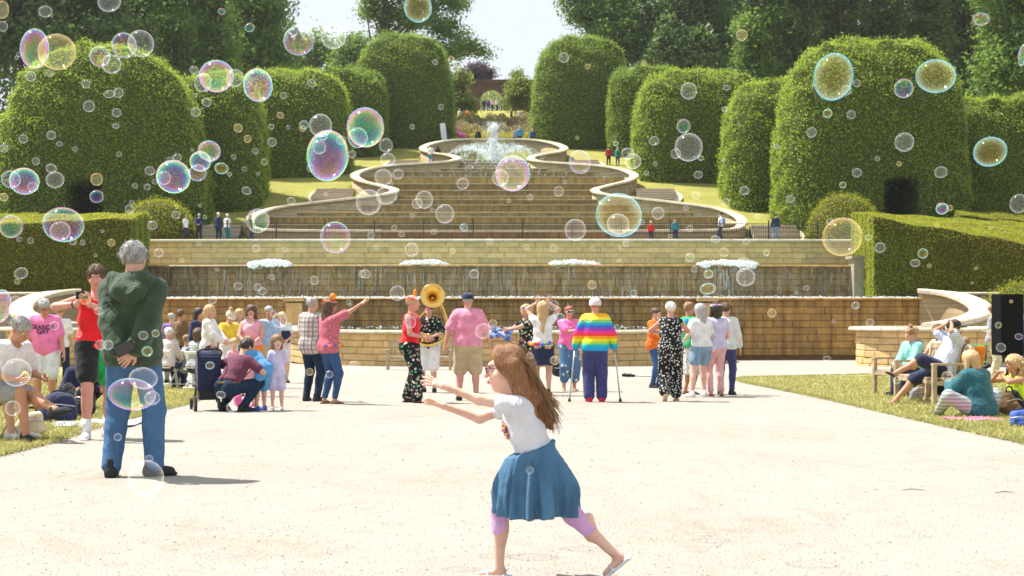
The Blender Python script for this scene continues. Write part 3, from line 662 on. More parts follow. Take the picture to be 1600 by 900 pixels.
# ================================================================== clipped hedges
def leaves(V, F, per_m2, size, depth=(-.15, .2), keep=None, flat=.5, asp=.5):
    A = V[F[:, 0]]; B = V[F[:, 1]]; C = V[F[:, 2]]; D = V[F[:, 3]]; nr = np.cross(C-A, D-B); ar = np.linalg.norm(nr, axis=1)/2; nr = nr/(2*ar[:, None]+1e-9)
    if keep is not None: ar = ar*keep(nr, (A+C)/2)
    n = int(ar.sum()*per_m2); f = RNG.choice(len(F), n, p=ar/ar.sum()); u = RNG.random((n, 2)); u, v = u[:, :1], u[:, 1:]
    P = (A[f]*(1-u)+B[f]*u)*(1-v)+(D[f]*(1-u)+C[f]*u)*v+nr[f]*RNG.uniform(depth[0], depth[1], (n, 1))
    return cards(P, nr[f], size, flat, asp)
def cards(P, nrm, size, flat=.5, asp=.5):
    n = len(P); q = nrm*flat+RNG.normal(0, .5, (n, 3)); q /= np.linalg.norm(q, axis=1)[:, None]+1e-9; a = np.cross(q, RNG.normal(0, 1, (n, 3))); a /= np.linalg.norm(a, axis=1)[:, None]+1e-9; b = np.cross(q, a)
    s = size[0]*(size[1]/size[0])**RNG.random((n, 1)); V = np.stack([P-a*s, P+b*s*asp*1.5, P+a*s*.9-b*s*asp*.5], 1).reshape(-1, 3)
    return V, np.arange(3*n).reshape(-1, 3)
def front(nr, c): return np.where(nr[:, 1] > .55, .08, 1.0)
def hedge(label, px0, px1, top, d, depth, base=None, px=3.0, py_=4.0, door=None, mat='hedge', core='hedge_core', dens=125, size=(.04, .115), res=.46, group='tall clipped hedges', name='clipped_hedge', drop=.3, wob=.16):
    a = (px1-px0)/2*d/FPX; cx = ((px0+px1)/2-800)*d/FPX; b = depth/2; zb = (float(T(d)) if base is None else base)+E-drop; H = (HOR-top)*(d+b*.5)/FPX+E-zb
    r = root_at(name, (cx, d+b, zb), label, 'hedge', group)
    f = Field((-a*1.12, -b*1.15, -.4), (a*1.12, b*1.15, H*1.08), res); X, Y, Z = f.grid()
    g = (np.abs(X/a)**px+np.abs(Y/b)**py_+(np.maximum(Z, 0)/H)**px)**(1/px)-1
    f.F = (g*min(a, b, H)*.6+wob*.5*(np.sin(1.3*X+2.1*Z+d)*np.sin(.9*Z+1.7*Y)+.6*np.sin(3.1*X-1.3*Y)*np.sin(2.9*Z+d))).astype(np.float32)
    f.F = np.maximum(f.F, -Z-.2).astype(np.float32)
    if door:
        x0 = (door[0]-800)*d/FPX-cx; x1 = (door[1]-800)*d/FPX-cx; zt = (HOR-door[2])*d/FPX+E-zb
        q = np.maximum(np.maximum(np.abs(X-(x0+x1)/2)-(x1-x0)/2, Z-zt+.25*np.abs(X-(x0+x1)/2)**2), Y-b*.45); f.F = np.maximum(f.F, -q).astype(np.float32)
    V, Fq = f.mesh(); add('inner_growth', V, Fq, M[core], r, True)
    Vl, Fl = leaves(V, Fq, dens, size, (-.12, .22), front)
    if door:   # keep the passage itself free of leaves
        c = Vl.reshape(-1, 3, 3).mean(1); k = ~((np.abs(c[:, 0]-(x0+x1)/2) < (x1-x0)/2) & (c[:, 2] < zt) & (c[:, 1] > -b*.97)); Vl = Vl.reshape(-1, 3, 3)[k].reshape(-1, 3); Fl = np.arange(len(Vl)).reshape(-1, 3)
    # sprigs standing out of the top
    up = leaves(V, Fq, dens*.35, (size[0]*1.1, size[1]*1.4), (.1, .42), lambda nr, c: np.where(nr[:, 2] > .25, 1.0, .12), .1, .3)
    Vl = np.concatenate([Vl, up[0]]); Fl = np.arange(len(Vl)).reshape(-1, 3)
    o = add('foliage', Vl, Fl, M[mat], r); o['kind'] = 'stuff'; return r
hedge('huge rounded hornbeam hedge with a dark doorway at the far left', -34, 304, 70, 93.6, 8, door=(104, 157, 283), px=2.75, dens=125)
hedge('narrow rounded hedge just right of the huge left hedge', 248, 400, 116, 101, 7, px=4.0)
hedge('broad dome-topped hedge left of the serpentine wall', 346, 540, 111, 112, 7, px=4.4)
hedge('flat-topped hedge linking to the tall central dome at the left', 450, 600, 110, 123, 5, px=6, mat='hedge_far')
hedge('tall dark dome hedge left of the central fountain', 547, 705, 53, 128, 8, px=3.5, mat='hedge_far', dens=115)
hedge('tall dark dome hedge right of the central fountain', 833, 990, 57, 128, 8, px=3.5, mat='hedge_far', dens=115)
hedge('flat-topped hedge linking to the tall central dome at the right', 955, 1080, 107, 123, 5, px=6, mat='hedge_far')
hedge('broad dome-topped hedge right of the serpentine wall', 997, 1200, 111, 110, 7, px=4.4)
hedge('narrow rounded hedge just left of the huge right hedge', 1142, 1310, 127, 101, 7, px=4.0)
hedge('huge rounded hornbeam hedge with a dark doorway at the right', 1231, 1530, 64, 93.6, 8, door=(1384, 1436, 278), px=3.9, dens=125)
hedge('flat-topped tall hedge at the right edge', 1496, 1720, 154, 97, 5, px=6)
hedge('small clipped dome shrub behind the left box hedge', 178, 292, 312, 88.9, 4.4, 4.2, 2.1, 2.1, None, 'box', 'box_core', 170, (.035, .08), .2, 'small clipped domes', 'dome_shrub', .1, .03)
hedge('small clipped dome shrub behind the right box hedge', 1274, 1388, 304, 88.9, 4.4, 4.2, 2.1, 2.1, None, 'box', 'box_core', 170, (.035, .08), .2, 'small clipped domes', 'dome_shrub', .1, .03)
hedge('rounded yellow-green shrub behind the black loudspeaker', 1553, 1720, 444, 60, 4, -2.3, 2.4, 2.2, None, 'box', 'box_core', 170, (.03, .07), .2, 'small clipped domes', 'dome_shrub', .1, .05)
def box_hedge(label, corners, base, dens=240):
    """corners: front-left, front-right, back-right, back-left as (px, d, top row)"""
    P = [at(px, row, d) for px, d, row in corners]; r = root_at('box_hedge', (P[0].x, P[0].y, E+base), label, 'hedge', 'low clipped hedges'); o = np.array(r.location)
    V = []; F = []
    def patch(a, b, c, d, nu, nv):
        a, b, c, d = [np.array(q)-o for q in (a, b, c, d)]; k = len(V)
        for i in range(nu+1):
            for j in range(nv+1):
                u, v = i/nu, j/nv; V.append((a*(1-u)+b*u)*(1-v)+(d*(1-u)+c*u)*v)
        for i in range(nu):
            for j in range(nv): q = k+i*(nv+1)+j; F.append((q, q+nv+1, q+nv+2, q+1))
    B = [Vector((q.x, q.y, E+base)) for q in P]
    patch(B[0], B[1], P[1], P[0], 30, 12); patch(P[0], P[1], P[2], P[3], 30, 10); patch(B[3], B[0], P[0], P[3], 14, 12); patch(B[1], B[2], P[2], P[1], 14, 12)
    V = np.array(V); F = np.array(F); V = V+.05*np.sin(V[:, [1, 2, 0]]*2.3)+.03*np.sin(V[:, [2, 0, 1]]*6.1)
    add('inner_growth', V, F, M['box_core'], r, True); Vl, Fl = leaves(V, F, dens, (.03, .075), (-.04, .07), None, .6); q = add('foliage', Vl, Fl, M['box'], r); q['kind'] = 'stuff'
box_hedge('long clipped box hedge behind the man in the green coat', [(-170, 73, 358), (204, 72, 342), (234, 81, 333), (-170, 81, 338)], .55)
box_hedge('long clipped box hedge at the right with a sunlit top', [(1366, 72, 339), (1720, 70, 402), (1720, 86, 356), (1331, 86, 332)], .55)
box_hedge('low clipped hedge behind the right box hedge', [(1500, 89, 337), (1760, 89, 362), (1760, 92.5, 340), (1490, 92.5, 330)], 3.8)
box_hedge('low clipped hedge behind the left box hedge', [(-200, 89, 342), (58, 89, 341), (60, 92.5, 334), (-200, 92.5, 334)], 3.8)
# ================================================================== trees
def tube_np(mb, a, b, ra, rb, bend=.3):
    a = np.array(a); b = np.array(b); m = (a+b)/2+RNG.normal(0, bend, 3)*np.linalg.norm(b-a)*.2; mb.tube([Vector(a), Vector(m), Vector(b)], [ra, (ra+rb)/2, rb], 7)
def tree(label, px, d, top, crown, mat, trunk_r=.45, leaf=(.14, .3), n=16000, cl=110, spread=.9, name='tree', group='tall trees behind the hedges', bare=.25, zbase=None):
    """crown: list of (px, row, half-width px, half-height px)"""
    zb = float(T(d))+E-.3 if zbase is None else zbase; x0 = (px-800)*d/FPX; r = root_at(name, (x0, d, zb), label, 'tree', group); o = np.array(r.location); s = d/FPX
    mb = MB(); ells = []
    for cx, cy_, hw, hh in crown: ells.append((np.array(at(cx, cy_, d))-o+np.array((0, RNG.uniform(-1, 1), 0)), np.array((hw*s, min(hw, 70)*s*.85, hh*s))))
    ht = max(c[2]+e[2]*.5 for c, e in ells); tw = lambda z: np.array((.25*math.sin(z*.25+px), .2*math.cos(z*.3), z))
    zs = np.linspace(0, ht, 9); mb.tube([tw(z) for z in zs], [max(.05, trunk_r*(1-.85*z/ht)**.8) for z in zs], 9)
    w = np.array([e[0]*e[2] for c, e in ells]); pick = RNG.choice(len(ells), cl, p=w/w.sum()); cc = []
    for i in pick:
        c, e = ells[i]; v = RNG.normal(0, 1, 3); v /= np.linalg.norm(v); cc.append(c+e*v*RNG.random()**.38*.93)
    cc = np.array(cc)
    for q in cc[:: max(1, cl//34)]:
        z0 = np.clip(q[2]*RNG.uniform(.45, .85), ht*.15, ht); tube_np(mb, tw(z0), q, max(.05, trunk_r*.45*(1-.8*z0/ht)), .025, .6)
    mb.build('trunk', M['trunk'], r, True)
    n = int(n*1.1); leaf = (leaf[0]*1.05, leaf[1]*1.08); k = RNG.integers(0, cl, n); P = cc[k]+RNG.normal(0, 1, (n, 3))*np.array((spread, spread, spread*.62)); nr = np.tile((0, -.25, .8), (n, 1))
    V, F = cards(P, nr, leaf, .6, .6); q = add('crown', V, F, M[mat], r); q['kind'] = 'stuff'; return r
M['tree_dark'] = m_leaf('dark_tree_leaf', (.04, .078, .026), (.15, .22, .055), .40, .35)
M['tree_mid'] = m_leaf('mid_tree_leaf', (.065, .12, .026), (.22, .32, .06), .45, .35)
M['tree_light'] = m_leaf('light_tree_leaf', (.07, .10, .015), (.26, .31, .06), .45, .5)
M['purple'] = m_leaf('purple_tree_leaf', (.04, .03, .035), (.14, .10, .11), .35, .5)
def column(label, px, d, hw, bottom, mat, n=13000, top=-120):
    rows = np.linspace(top, bottom, 7); return tree(label, px, d, top, [(px+RNG.uniform(-6, 6), rw, hw*(.55+.45*min(1, (i+1)/3)), 34) for i, rw in enumerate(rows)], mat, .35, (.11, .24), n, 170, .55, 'column_tree', 'ivy-clad column trees')
tree('big dark tree above the huge left hedge', 60, 118, 0, [(60, 0, 110, 70), (-10, 50, 70, 70), (120, 55, 80, 60), (160, -30, 60, 60), (20, -70, 100, 50), (190, 80, 40, 40)], 'tree_dark', .7, (.13, .28), 30000, 240, 1.0)
column('tall ivy-clad column tree left of two others at the left', 216, 124, 34, 118, 'tree_mid'); column('tall ivy-clad column tree between its two neighbours at the left', 272, 122, 36, 128, 'tree_mid'); column('tall ivy-clad column tree nearest the sky gap at the left', 332, 124, 36, 112, 'tree_mid')
tree('rounded leafy tree at the left edge of the sky gap', 405, 138, 0, [(400, 60, 58, 55), (405, 0, 52, 60), (395, -50, 50, 50), (430, 100, 30, 25)], 'tree_mid', .5, (.12, .27), 22000, 170, .85)
tree('small distant pale tree in the left sky gap', 490, 190, 0, [(478, 85, 26, 28), (505, 72, 20, 22), (520, 95, 28, 22), (470, 105, 25, 18)], 'tree_mid', .3, (.16, .3), 5200, 60, .8)
tree('small distant tree beside the tall left dome hedge', 548, 185, 0, [(545, 82, 18, 26), (560, 65, 14, 18), (540, 108, 22, 16)], 'tree_mid', .25, (.16, .3), 3800, 40, .7)
tree('spreading tree with an ivy-clad trunk left of the sky', 603, 150, 0, [(603, 20, 22, 60), (640, 15, 45, 30), (680, 40, 45, 18), (715, 62, 40, 20), (690, 88, 40, 15), (735, 78, 26, 14), (650, -40, 70, 45), (580, 10, 25, 25), (660, 70, 30, 22), (700, 5, 30, 22)], 'tree_mid', .6, (.10, .24), 24000, 210, .6)
tree('small purple-leaved tree left of the brick arch', 745, 206, 0, [(745, 108, 22, 14), (730, 118, 14, 10), (762, 115, 10, 10)], 'purple', .2, (.14, .28), 3000, 50, .5, group='small trees by the brick arch')
tree('light green young tree just left of the brick arch', 722, 158, 0, [(718, 140, 20, 30), (728, 165, 15, 18), (712, 165, 14, 20), (716, 118, 12, 14)], 'tree_light', .16, (.10, .2), 5000, 80, .4, group='small trees by the brick arch')
tree('light green young tree just right of the brick arch', 815, 158, 0, [(815, 145, 22, 26), (803, 162, 14, 16), (828, 165, 12, 16), (808, 120, 8, 12)], 'tree_light', .16, (.10, .2), 5000, 80, .4, group='small trees by the brick arch')
tree('spreading tree right of the sky above the right dome hedge', 962, 150, 0, [(930, 10, 50, 28), (960, 45, 40, 30), (905, 20, 34, 16), (975, 0, 45, 45), (985, 75, 30, 25), (900, -15, 40, 20), (1000, 95, 22, 18), (1005, 45, 22, 28)], 'tree_mid', .6, (.10, .25), 22000, 190, .65)
tree('dark leafy tree behind the right dome-topped hedge', 1080, 150, 0, [(1045, 20, 40, 40), (1085, 30, 45, 50), (1120, 55, 35, 50), (1060, 85, 45, 22), (1095, -30, 60, 40), (1030, 75, 26, 22)], 'tree_dark', .6, (.12, .26), 24000, 190, .85)
for px, hw, lb, mt, bt in [(1182, 34, 'tall ivy-clad column tree, leftmost of the right-hand group', 'tree_mid', 135), (1246, 36, 'tall ivy-clad column tree left of the huge right hedge top', 'tree_dark', 120), (1312, 36, 'tall dark column tree rising behind the left shoulder of the right hedge', 'tree_dark', 100), (1378, 36, 'tall dark column tree rising behind the middle of the right hedge', 'tree_dark', 95), (1446, 36, 'tall dark column tree rising behind the right shoulder of the right hedge', 'tree_dark', 105), (1512, 36, 'tall dark column tree in the upper right corner', 'tree_dark', 160)]:
    column(lb, px, 126, hw, bt, mt)
tree('broad leafy tree in the upper right corner', 1600, 112, 0, [(1600, 40, 50, 60), (1570, 110, 40, 50), (1620, 120, 40, 50), (1640, 20, 50, 60), (1580, -20, 60, 40)], 'tree_mid', .5, (.12, .26), 20000, 150, .8)
for i, (px, hw) in enumerate([(150, 130), (330, 90), (1120, 90), (1290, 120), (1480, 120), (1620, 80)]):
    tree('dark background tree filling behind %s' % ['the far left trees', 'the left column trees', 'the right dome-topped hedge', 'the column trees at the right', 'the huge right hedge', 'the upper right corner'][i], px, 165, 0, [(px, 40, hw, 70), (px, -30, hw*.9, 60), (px-hw*.5, 90, hw*.5, 40), (px+hw*.4, 95, hw*.5, 40)], 'tree_dark', .6, (.2, .42), 14000, 130, 1.3, group='background trees')
def undergrowth(px0, px1, d, h, n, label):
    x = RNG.uniform(px0-800, px1-800, n)*d/FPX; dd = d+RNG.uniform(-1.5, 1.5, n); z = T(dd)+E+h*RNG.random(n)**.8*(.8+.25*np.sin(x*.45)+.1*np.sin(x*1.3)); V, F = cards(np.stack([x, dd, z], 1), np.tile((0, -.5, .5), (n, 1)), (.2, .45), .5, .6)
    o = add('woodland_undergrowth', V, F, M['tree_dark']); tag(o, label, 'undergrowth', None, 'stuff')
undergrowth(-350, 470, 146, 10.5, 17000, 'dark woodland undergrowth behind the hedges at the left'); undergrowth(1000, 1950, 146, 11.5, 19000, 'dark woodland undergrowth behind the hedges at the right')
undergrowth(-420, 40, 108, 5, 5000, 'dark shrubs beyond the huge left hedge')
# planting behind the fountain
def bed_plants(name, px0, px1, d0, d1, hgt, mat, n, label, leaf):
    x = RNG.uniform(px0-800, px1-800, n); d = RNG.uniform(d0, d1, n); P = np.stack([x*d/FPX, d, T(d)+E+hgt*RNG.random(n)**.7*(.75+.15*np.sin(x*.13+d*.7)+.1*np.sin(x*.31))], 1); V, F = cards(P, np.tile((0, -.6, .3), (n, 1)), leaf, .4, .35); o = add(name, V, F, M[mat]); tag(o, label, 'plants', None, 'stuff')
M['grassy'] = m_leaf('tawny_plant', (.12, .10, .035), (.36, .30, .13), .35, .8); M['yellow'] = m_leaf('yellow_shrub', (.20, .19, .01), (.50, .44, .03), .35, .8)
bed_plants('tall_planting', 696, 842, 139, 152, 1.5, 'grassy', 16000, 'tawny flowering planting on the bank behind the fountain', (.08, .2)); bed_plants('yellow_shrubs', 696, 842, 133.5, 136.5, 1.25, 'yellow', 7000, 'low yellow-green shrubs along the path behind the fountain', (.07, .16))
bed_plants('far_shrubs', 735, 800, 222, 236, 4.5, 'tree_light', 5000, 'pale shrubs seen through the brick arch', (.15, .3))
# brick arch wall
aw = root_at('brick_arch', (at(768, 180, 200)), 'dark red brick garden wall with a round arch at the top', 'wall'); s = 200/FPX; o = np.array(aw.location)
M['brick'] = plain('dark_brick', (.16, .085, .055), .9, .2, 0, .35, 1.2, .4); M['brick_d'] = plain('dark_brick_band', (.10, .06, .045), .9, .2, 0, .3, 1.5, .4)
def pz(px, row): return ((px-768)*s, (180-row)*s)
ar, cxp, spr = 18, 768, 158; mb = MB(); zlow = -2.0
x0, zt = pz(690, 130); x1, _ = pz(850, 0); xl = -ar*s; xr = ar*s; zs = (180-spr)*s
for a, b in ((x0, xl), (xr, x1)): mb.box(((a+b)/2, 0, (zs+zlow)/2), (b-a, 1.0, zs-zlow))
V = []; F = []; K = 16
for i in range(K+1):
    t = math.pi*i/K; xx = -ar*s*math.cos(t); zz = zs+ar*s*math.sin(t)
    xo = x0+(x1-x0)*i/K
    for yy in (-.5, .5): V += [(xx, yy, zz), (xo, yy, zt)]
for i in range(K): a = i*4; b = a+4; F += [(a, b, b+1, a+1), (a+2, a+3, b+3, b+2), (a, a+2, b+2, b), (a+1, b+1, b+3, a+3)]
F += [(0, 1, 3, 2), (4*K, 4*K+2, 4*K+3, 4*K+1)]; mb.put(V, F)
mb.put([(x0, -.5, zs), (x0, .5, zs), (xl, -.5, zs)], [(0, 1, 2)]) ; mb.build('wall_body', M['brick'], aw)
mb = MB(); mb.box(((x0+x1)/2, -.1, zt+.15), (x1-x0+.4, 1.4, .5)); mb.box(((x0+x1)/2, -.05, zt-.5), (x1-x0+.2, 1.2, .25)); mb.build('cornice', M['brick_d'], aw)
V = []; F = []
for i in range(K+1):
    t = math.pi*i/K
    for q in (ar*s, ar*s+.55):
        for yy in (-.62, -.4): V.append((-q*math.cos(t), yy, zs+q*math.sin(t)))
for i in range(K): a = i*4; b = a+4; F += [(a, b, b+2, a+2), (a+2, b+2, b+3, a+3), (a, a+1, b+1, b)]
mb = MB(); mb.put(V, F); mb.build('arch_ring', M['brick_d'], aw)
for i, a in enumerate((-1, 1)):
    mb = MB(); mb.box((a*(ar*s+.9), -.6, zs/2), (.9, .5, zs+2)); mb.build('pilaster', M['brick_d'], aw)
# pale banner by the dome hedge
bn = root_at('banner_sign', tuple(at(693, 222, 127.5)), 'slim pale banner board leaning beside the left dome hedge', 'sign'); mb = MB(); R_ = Matrix.Rotation(math.radians(-7), 3, 'Y'); mb.box((0, 0, .85), (.5, .06, 1.75), R_); mb.build('board', plain('banner_white', (.62, .63, .66), .6), bn); mb = MB(); mb.box((.1, .1, .02), (.6, .4, .05)); mb.build('foot', M['iron'], bn)
# ================================================================== cloth, skin and hair materials
def cloth(name, colr, rough=.85, amt=.18, scale=9, weave=.25):
    k = ('cloth', name)
    if k not in _mc:
        n = N(name); g = n.coord(); c = jitter(n, colr, amt, scale); w = n.noise(220, g, 2)
        cr = n.noise(7, n.coord('Object', (1, 1, .55), (.4, .3, .2)), 3, .5, 1.6); _mc[k] = n.done(c, rough, n.bump(n.math('ADD', n.math('MULTIPLY', cr, 5), n.math('MULTIPLY', w, .5)), weave*2.2, .016), .2, sheen=.15)
    return _mc[k]
def print_cloth(name, ground_c, cols, scale=16, cover=.42):
    k = ('print', name)
    if k not in _mc:
        n = N(name); g = n.coord(); d = n.voronoi(scale, g, 'Distance'); cc = n.voronoi(scale, g, 'Color'); r = n.sep(cc)[0]
        st = [(i/len(cols), c) for i, c in enumerate(cols)]; m = n.ramp(n.math('ADD', d, n.math('MULTIPLY', n.noise(scale*2, g), .25)), [(cover, (1, 1, 1)), (cover+.04, (0, 0, 0))])
        c = n.mix(m, ground_c, n.ramp(r, st, 'CONSTANT')); _mc[k] = n.done(c, .85, n.bump(n.noise(12, g), .25, .012), .2)
    return _mc[k]
def bands(name, cols, z0, z1):
    n = N(name); g = n.coord(); z = n.sep(g)[2]; t = n.math('DIVIDE', n.math('SUBTRACT', n.math('ADD', z, n.math('MULTIPLY', n.noise(9, g), .02)), z0+.01), z1-z0)
    return n.done(n.ramp(t, [(i/len(cols), c) for i, c in enumerate(cols)], 'CONSTANT'), .9, n.bump(n.noise(60, g), .3, .01), .15)
def checks(name, base, lines, size=.035, w=.18, warp=True):
    n = N(name); g = n.coord(); s = n.sep(g); out = base
    if isinstance(out, tuple): out = out+(1,)
    for ax, c in ((0, lines[0]), (2, lines[1])):
        f = n.math('FRACT', n.math('DIVIDE', n.math('ADD', s[ax], 5.0), size)); m = n.math('LESS_THAN', f, w); out = n.mix(n.math('MULTIPLY', m, .75), out, c)
    return n.done(out, .85, n.bump(n.noise(11, g), .3, .012), .2)
def m_jeans(name, colr):
    k = ('jeans', name)
    if k not in _mc:
        n = N(name); g = n.coord(); f = n.noise(3, n.coord('Object', (3, 3, 1)), 5, .6, .8); w = n.noise(260, g, 2)
        c = n.ramp(f, [(.3, tuple(x*.72 for x in colr)), (.5, colr), (.75, tuple(min(1, x*1.3) for x in colr))]); _mc[k] = n.done(c, .9, n.bump(n.math('ADD', w, n.math('MULTIPLY', n.noise(14, g), 3)), .55, .016), .15)
    return _mc[k]
def skin(tone):
    k = ('skin', tone)
    if k not in _mc:
        base = {'fair': (.62, .36, .25), 'pale': (.70, .45, .34), 'tan': (.50, .255, .15), 'pink': (.62, .30, .22)}[tone]
        n = N('skin_'+tone); f = n.noise(14, n.coord(), 4); c = n.ramp(f, [(.3, (base[0]*.9, base[1]*.8, base[2]*.8)), (.6, base)])
        _mc[k] = n.done(c, .5, n.bump(n.noise(90, n.coord()), .08, .004), .35, sss=.12)
    return _mc[k]
def hairm(name, a, b):
    k = ('hair', name)
    if k not in _mc:
        n = N(name); f = n.noise(4, n.coord('Object', (60, 60, 4)), 4, .6); _mc[k] = n.done(n.ramp(f, [(.3, a), (.7, b)]), .45, n.bump(f, .6, .012), .4)
    return _mc[k]
HC = dict(grey=hairm('grey_hair', (.22, .21, .20), (.55, .53, .50)), white=hairm('white_hair', (.6, .57, .5), (.86, .83, .76)), brown=hairm('brown_hair', (.05, .025, .012), (.15, .08, .035)), dark=hairm('dark_hair', (.015, .011, .009), (.05, .035, .025)),
    blonde=hairm('blonde_hair', (.35, .21, .08), (.68, .48, .24)), light=hairm('light_brown_hair', (.16, .085, .035), (.40, .23, .10)), red=hairm('red_hair', (.26, .05, .02), (.5, .12, .04)))
M['white_eye'] = plain('eye_white', (.75, .72, .7), .3); M['iris'] = plain('dark_iris', (.03, .02, .015), .2); M['lips'] = plain('lips', (.42, .15, .13), .5)
M['black'] = plain('matt_black', (.018, .018, .02), .6); M['rubber'] = plain('black_rubber', (.025, .025, .027), .8); M['whitep'] = plain('white_plastic', (.75, .75, .74), .4)
# ================================================================== head, hair, hand and shoe shapes (unit size, shared)
def proto_head(res):
    f = Field((-.11, -.15, -.15), (.11, .14, .14), res)
    f.ell((0, .012, .032), (.075, .094, .083), .02); f.ell((0, -.028, -.042), (.056, .066, .076), .03); f.ell((0, -.052, -.095), (.026, .026, .02), .02)
    f.cap((0, -.088, .012), (0, -.113, -.026), .008, .013, .012); f.cap((-.03, -.086, .028), (.03, -.086, .028), .011, .011, .015)
    for s in (-1, 1):
        f.ell((s*.078, .012, -.012), (.010, .020, .033), .008); f.ell((s*.030, -.104, .006), (.016, .012, .010), .012, sub=True); f.ell((s*.042, -.062, -.032), (.022, .022, .02), .03)
        f.ell((s*.030, -.084, .006), (.0125, .0125, .0095), .004)
    f.ell((0, -.094, -.061), (.024, .012, .010), .01); f.ell((0, -.1065, -.061), (.022, .004, .0022), .003, sub=True)
    f.cap((0, .015, -.06), (0, .03, -.16), .052, .055, .03); return f.mesh()
def proto_hand(res, pose):
    f = Field((-.08, -.10, -.24), (.10, .10, .05), res); f.cap((0, 0, .02), (0, 0, -.02), .024, .022, .015, (1, 0, 0), 1.15); f.cap((0, 0, -.03), (0, .002, -.082), .017, .0165, .015, (1, 0, 0), 2.1)
    curl = {'relaxed': .45, 'open': .08, 'fist': 1.45, 'grip': 1.1}[pose]; sp = .24 if pose == 'open' else .05
    for i, (x, L) in enumerate([(-.032, .062), (-.011, .076), (.011, .080), (.031, .073)]):
        p = np.array((x, .002, -.090)); a = 0.0
        for j, q in enumerate((.45, .32, .26)):
            a += curl*(.6 if j == 0 else 1.0)*(.9 if j else .7); dv = np.array((sp*(i-1.5)*1.2, math.sin(a), -math.cos(a))); e = p+dv/np.linalg.norm(dv)*L*q*1.05; f.cap(p, e, .0086-.0009*j, .0080-.001*j, .004); p = e
    t = np.array((.030, .008, -.028)); m = np.array((.058, .022, -.058)); e = np.array((.066, .036 if pose != 'open' else .02, -.088)) if pose in ('relaxed', 'open') else np.array((.03, .05, -.085))
    f.cap(t, m, .014, .0115, .01); f.cap(m, e, .011, .009, .006); return f.mesh()
def proto_shoe(kind):
    f = Field((-.08, -.24, -.03), (.08, .13, .16), .015)
    if kind in ('trainer', 'boot'):
        f.cap((0, .045, .035), (0, -.12, .03), .043, .037, .03); f.cap((0, .03, .05), (0, .03, .085 if kind == 'trainer' else .12), .042, .04, .03); f.cap((0, -.02, .055), (0, -.09, .035), .034, .03, .02)
        f.clip((0, 0, 0), (0, 0, -1)); X, Y, Z = f.grid(); w = np.maximum(np.abs(X+.004)-.043-.004*np.sin(Y*14), np.maximum(np.abs(Y+.045)-.128, np.abs(Z-.012)-.012)); f.F = np.minimum(f.F, np.maximum(w, np.sqrt(X**2+np.maximum(np.abs(Y+.045)-.09, 0)**2)-.045)).astype(np.float32)
    else:
        X, Y, Z = f.grid(); f.F = np.maximum(np.sqrt((X/1.0)**2+np.maximum(np.abs(Y+.04)-.085, 0)**2)-.044, np.abs(Z-.009)-.009).astype(np.float32)
        f.cap((-.042, -.075, .02), (0, -.08, .056), .009, .009, .004); f.cap((.042, -.075, .02), (0, -.08, .056), .009, .009, .004); f.cap((-.036, .03, .03), (0, .062, .06), .008, .008, .004); f.cap((.036, .03, .03), (0, .062, .06), .008, .008, .004)
    return f.mesh()
def proto_hair(style, res=.010):
    """hair around a head of unit size"""
    f = Field((-.20, -.18, -.62), (.20, .26, .22), res); long_ = style in ('long', 'bob', 'mid', 'pony', 'curly')
    th = {'short': .012, 'crop': .006, 'long': .018, 'bob': .024, 'mid': .02, 'pony': .012, 'bun': .012, 'curly': .04, 'fringe': .008}[style]
    f.ell((0, .016, .038), (.079+th, .096+th, .084+th), .012)
    f.ell((0, -.115, -.045), (.072, .085, .080), .012, sub=True)                     # the face stays free
    if style in ('short', 'crop', 'pony', 'bun', 'fringe'): f.ell((0, .0, -.125), (.14, .13, .085), .01, sub=True); [f.ell((s*.085, -.005, -.03), (.03, .03, .045), .01, sub=True) for s in (-1, 1)]
    if style == 'fringe': f.ell((0, -.02, .11), (.085, .10, .075), .02, sub=True)      # bald on top
    if style == 'bob':
        for s in (-1, 1): f.cap((s*.075, .01, .03), (s*.085, -.01, -.11), .038, .034, .03)
        f.cap((0, .07, .03), (0, .075, -.11), .07, .055, .03, (1, 0, 0), 1.3)
    if style in ('long', 'mid'):
        z = -.45 if style == 'long' else -.26
        f.cap((0, .075, .03), (0, .12, z), .062, .04, .03, (1, 0, 0), 1.55)
        for s in (-1, 1): f.cap((s*.078, .02, .03), (s*.085, .06, z*.7), .032, .024, .03)
    if style == 'pony': f.cap((0, .10, .05), (0, .17, -.02), .03, .035, .02); f.cap((0, .17, -.02), (0, .15, -.25), .036, .014, .02)
    if style == 'bun': f.ell((0, .05, .155), (.045, .045, .042), .01)
    if style == 'curly':
        r = np.random.default_rng(5)
        for i in range(70): a = r.uniform(.2, 2.94); z = r.uniform(-.36, .09); q = .085+.05*r.random(); f.ell((q*1.1*math.cos(a), .02+q*math.sin(a)*1.1, z), (.034,)*3, .012)
    X, Y, Z = f.grid(); amp = .010 if style != 'curly' else .012
    f.F = f.F+(amp*np.sin(90*np.arctan2(X, Y+.02+0*Z)*.6+9*Z)*np.sin(24*Z+40*X)).astype(np.float32); return f.mesh()
_pc = {}
def proto(fn, *a):
    k = (fn.__name__,)+a
    if k not in _pc: _pc[k] = fn(*a)
    return _pc[k]
def unit(v): v = np.array(v, float); return v/(np.linalg.norm(v)+1e-9)
def rotz(a): c, s = math.cos(a), math.sin(a); return np.array([[c, -s, 0], [s, c, 0], [0, 0, 1.]])
def rotx(a): c, s = math.cos(a), math.sin(a); return np.array([[1, 0, 0], [0, c, -s], [0, s, c.real]])
def roty(a): c, s = math.cos(a), math.sin(a); return np.array([[c, 0, s], [0, 1, 0], [-s, 0, c]])
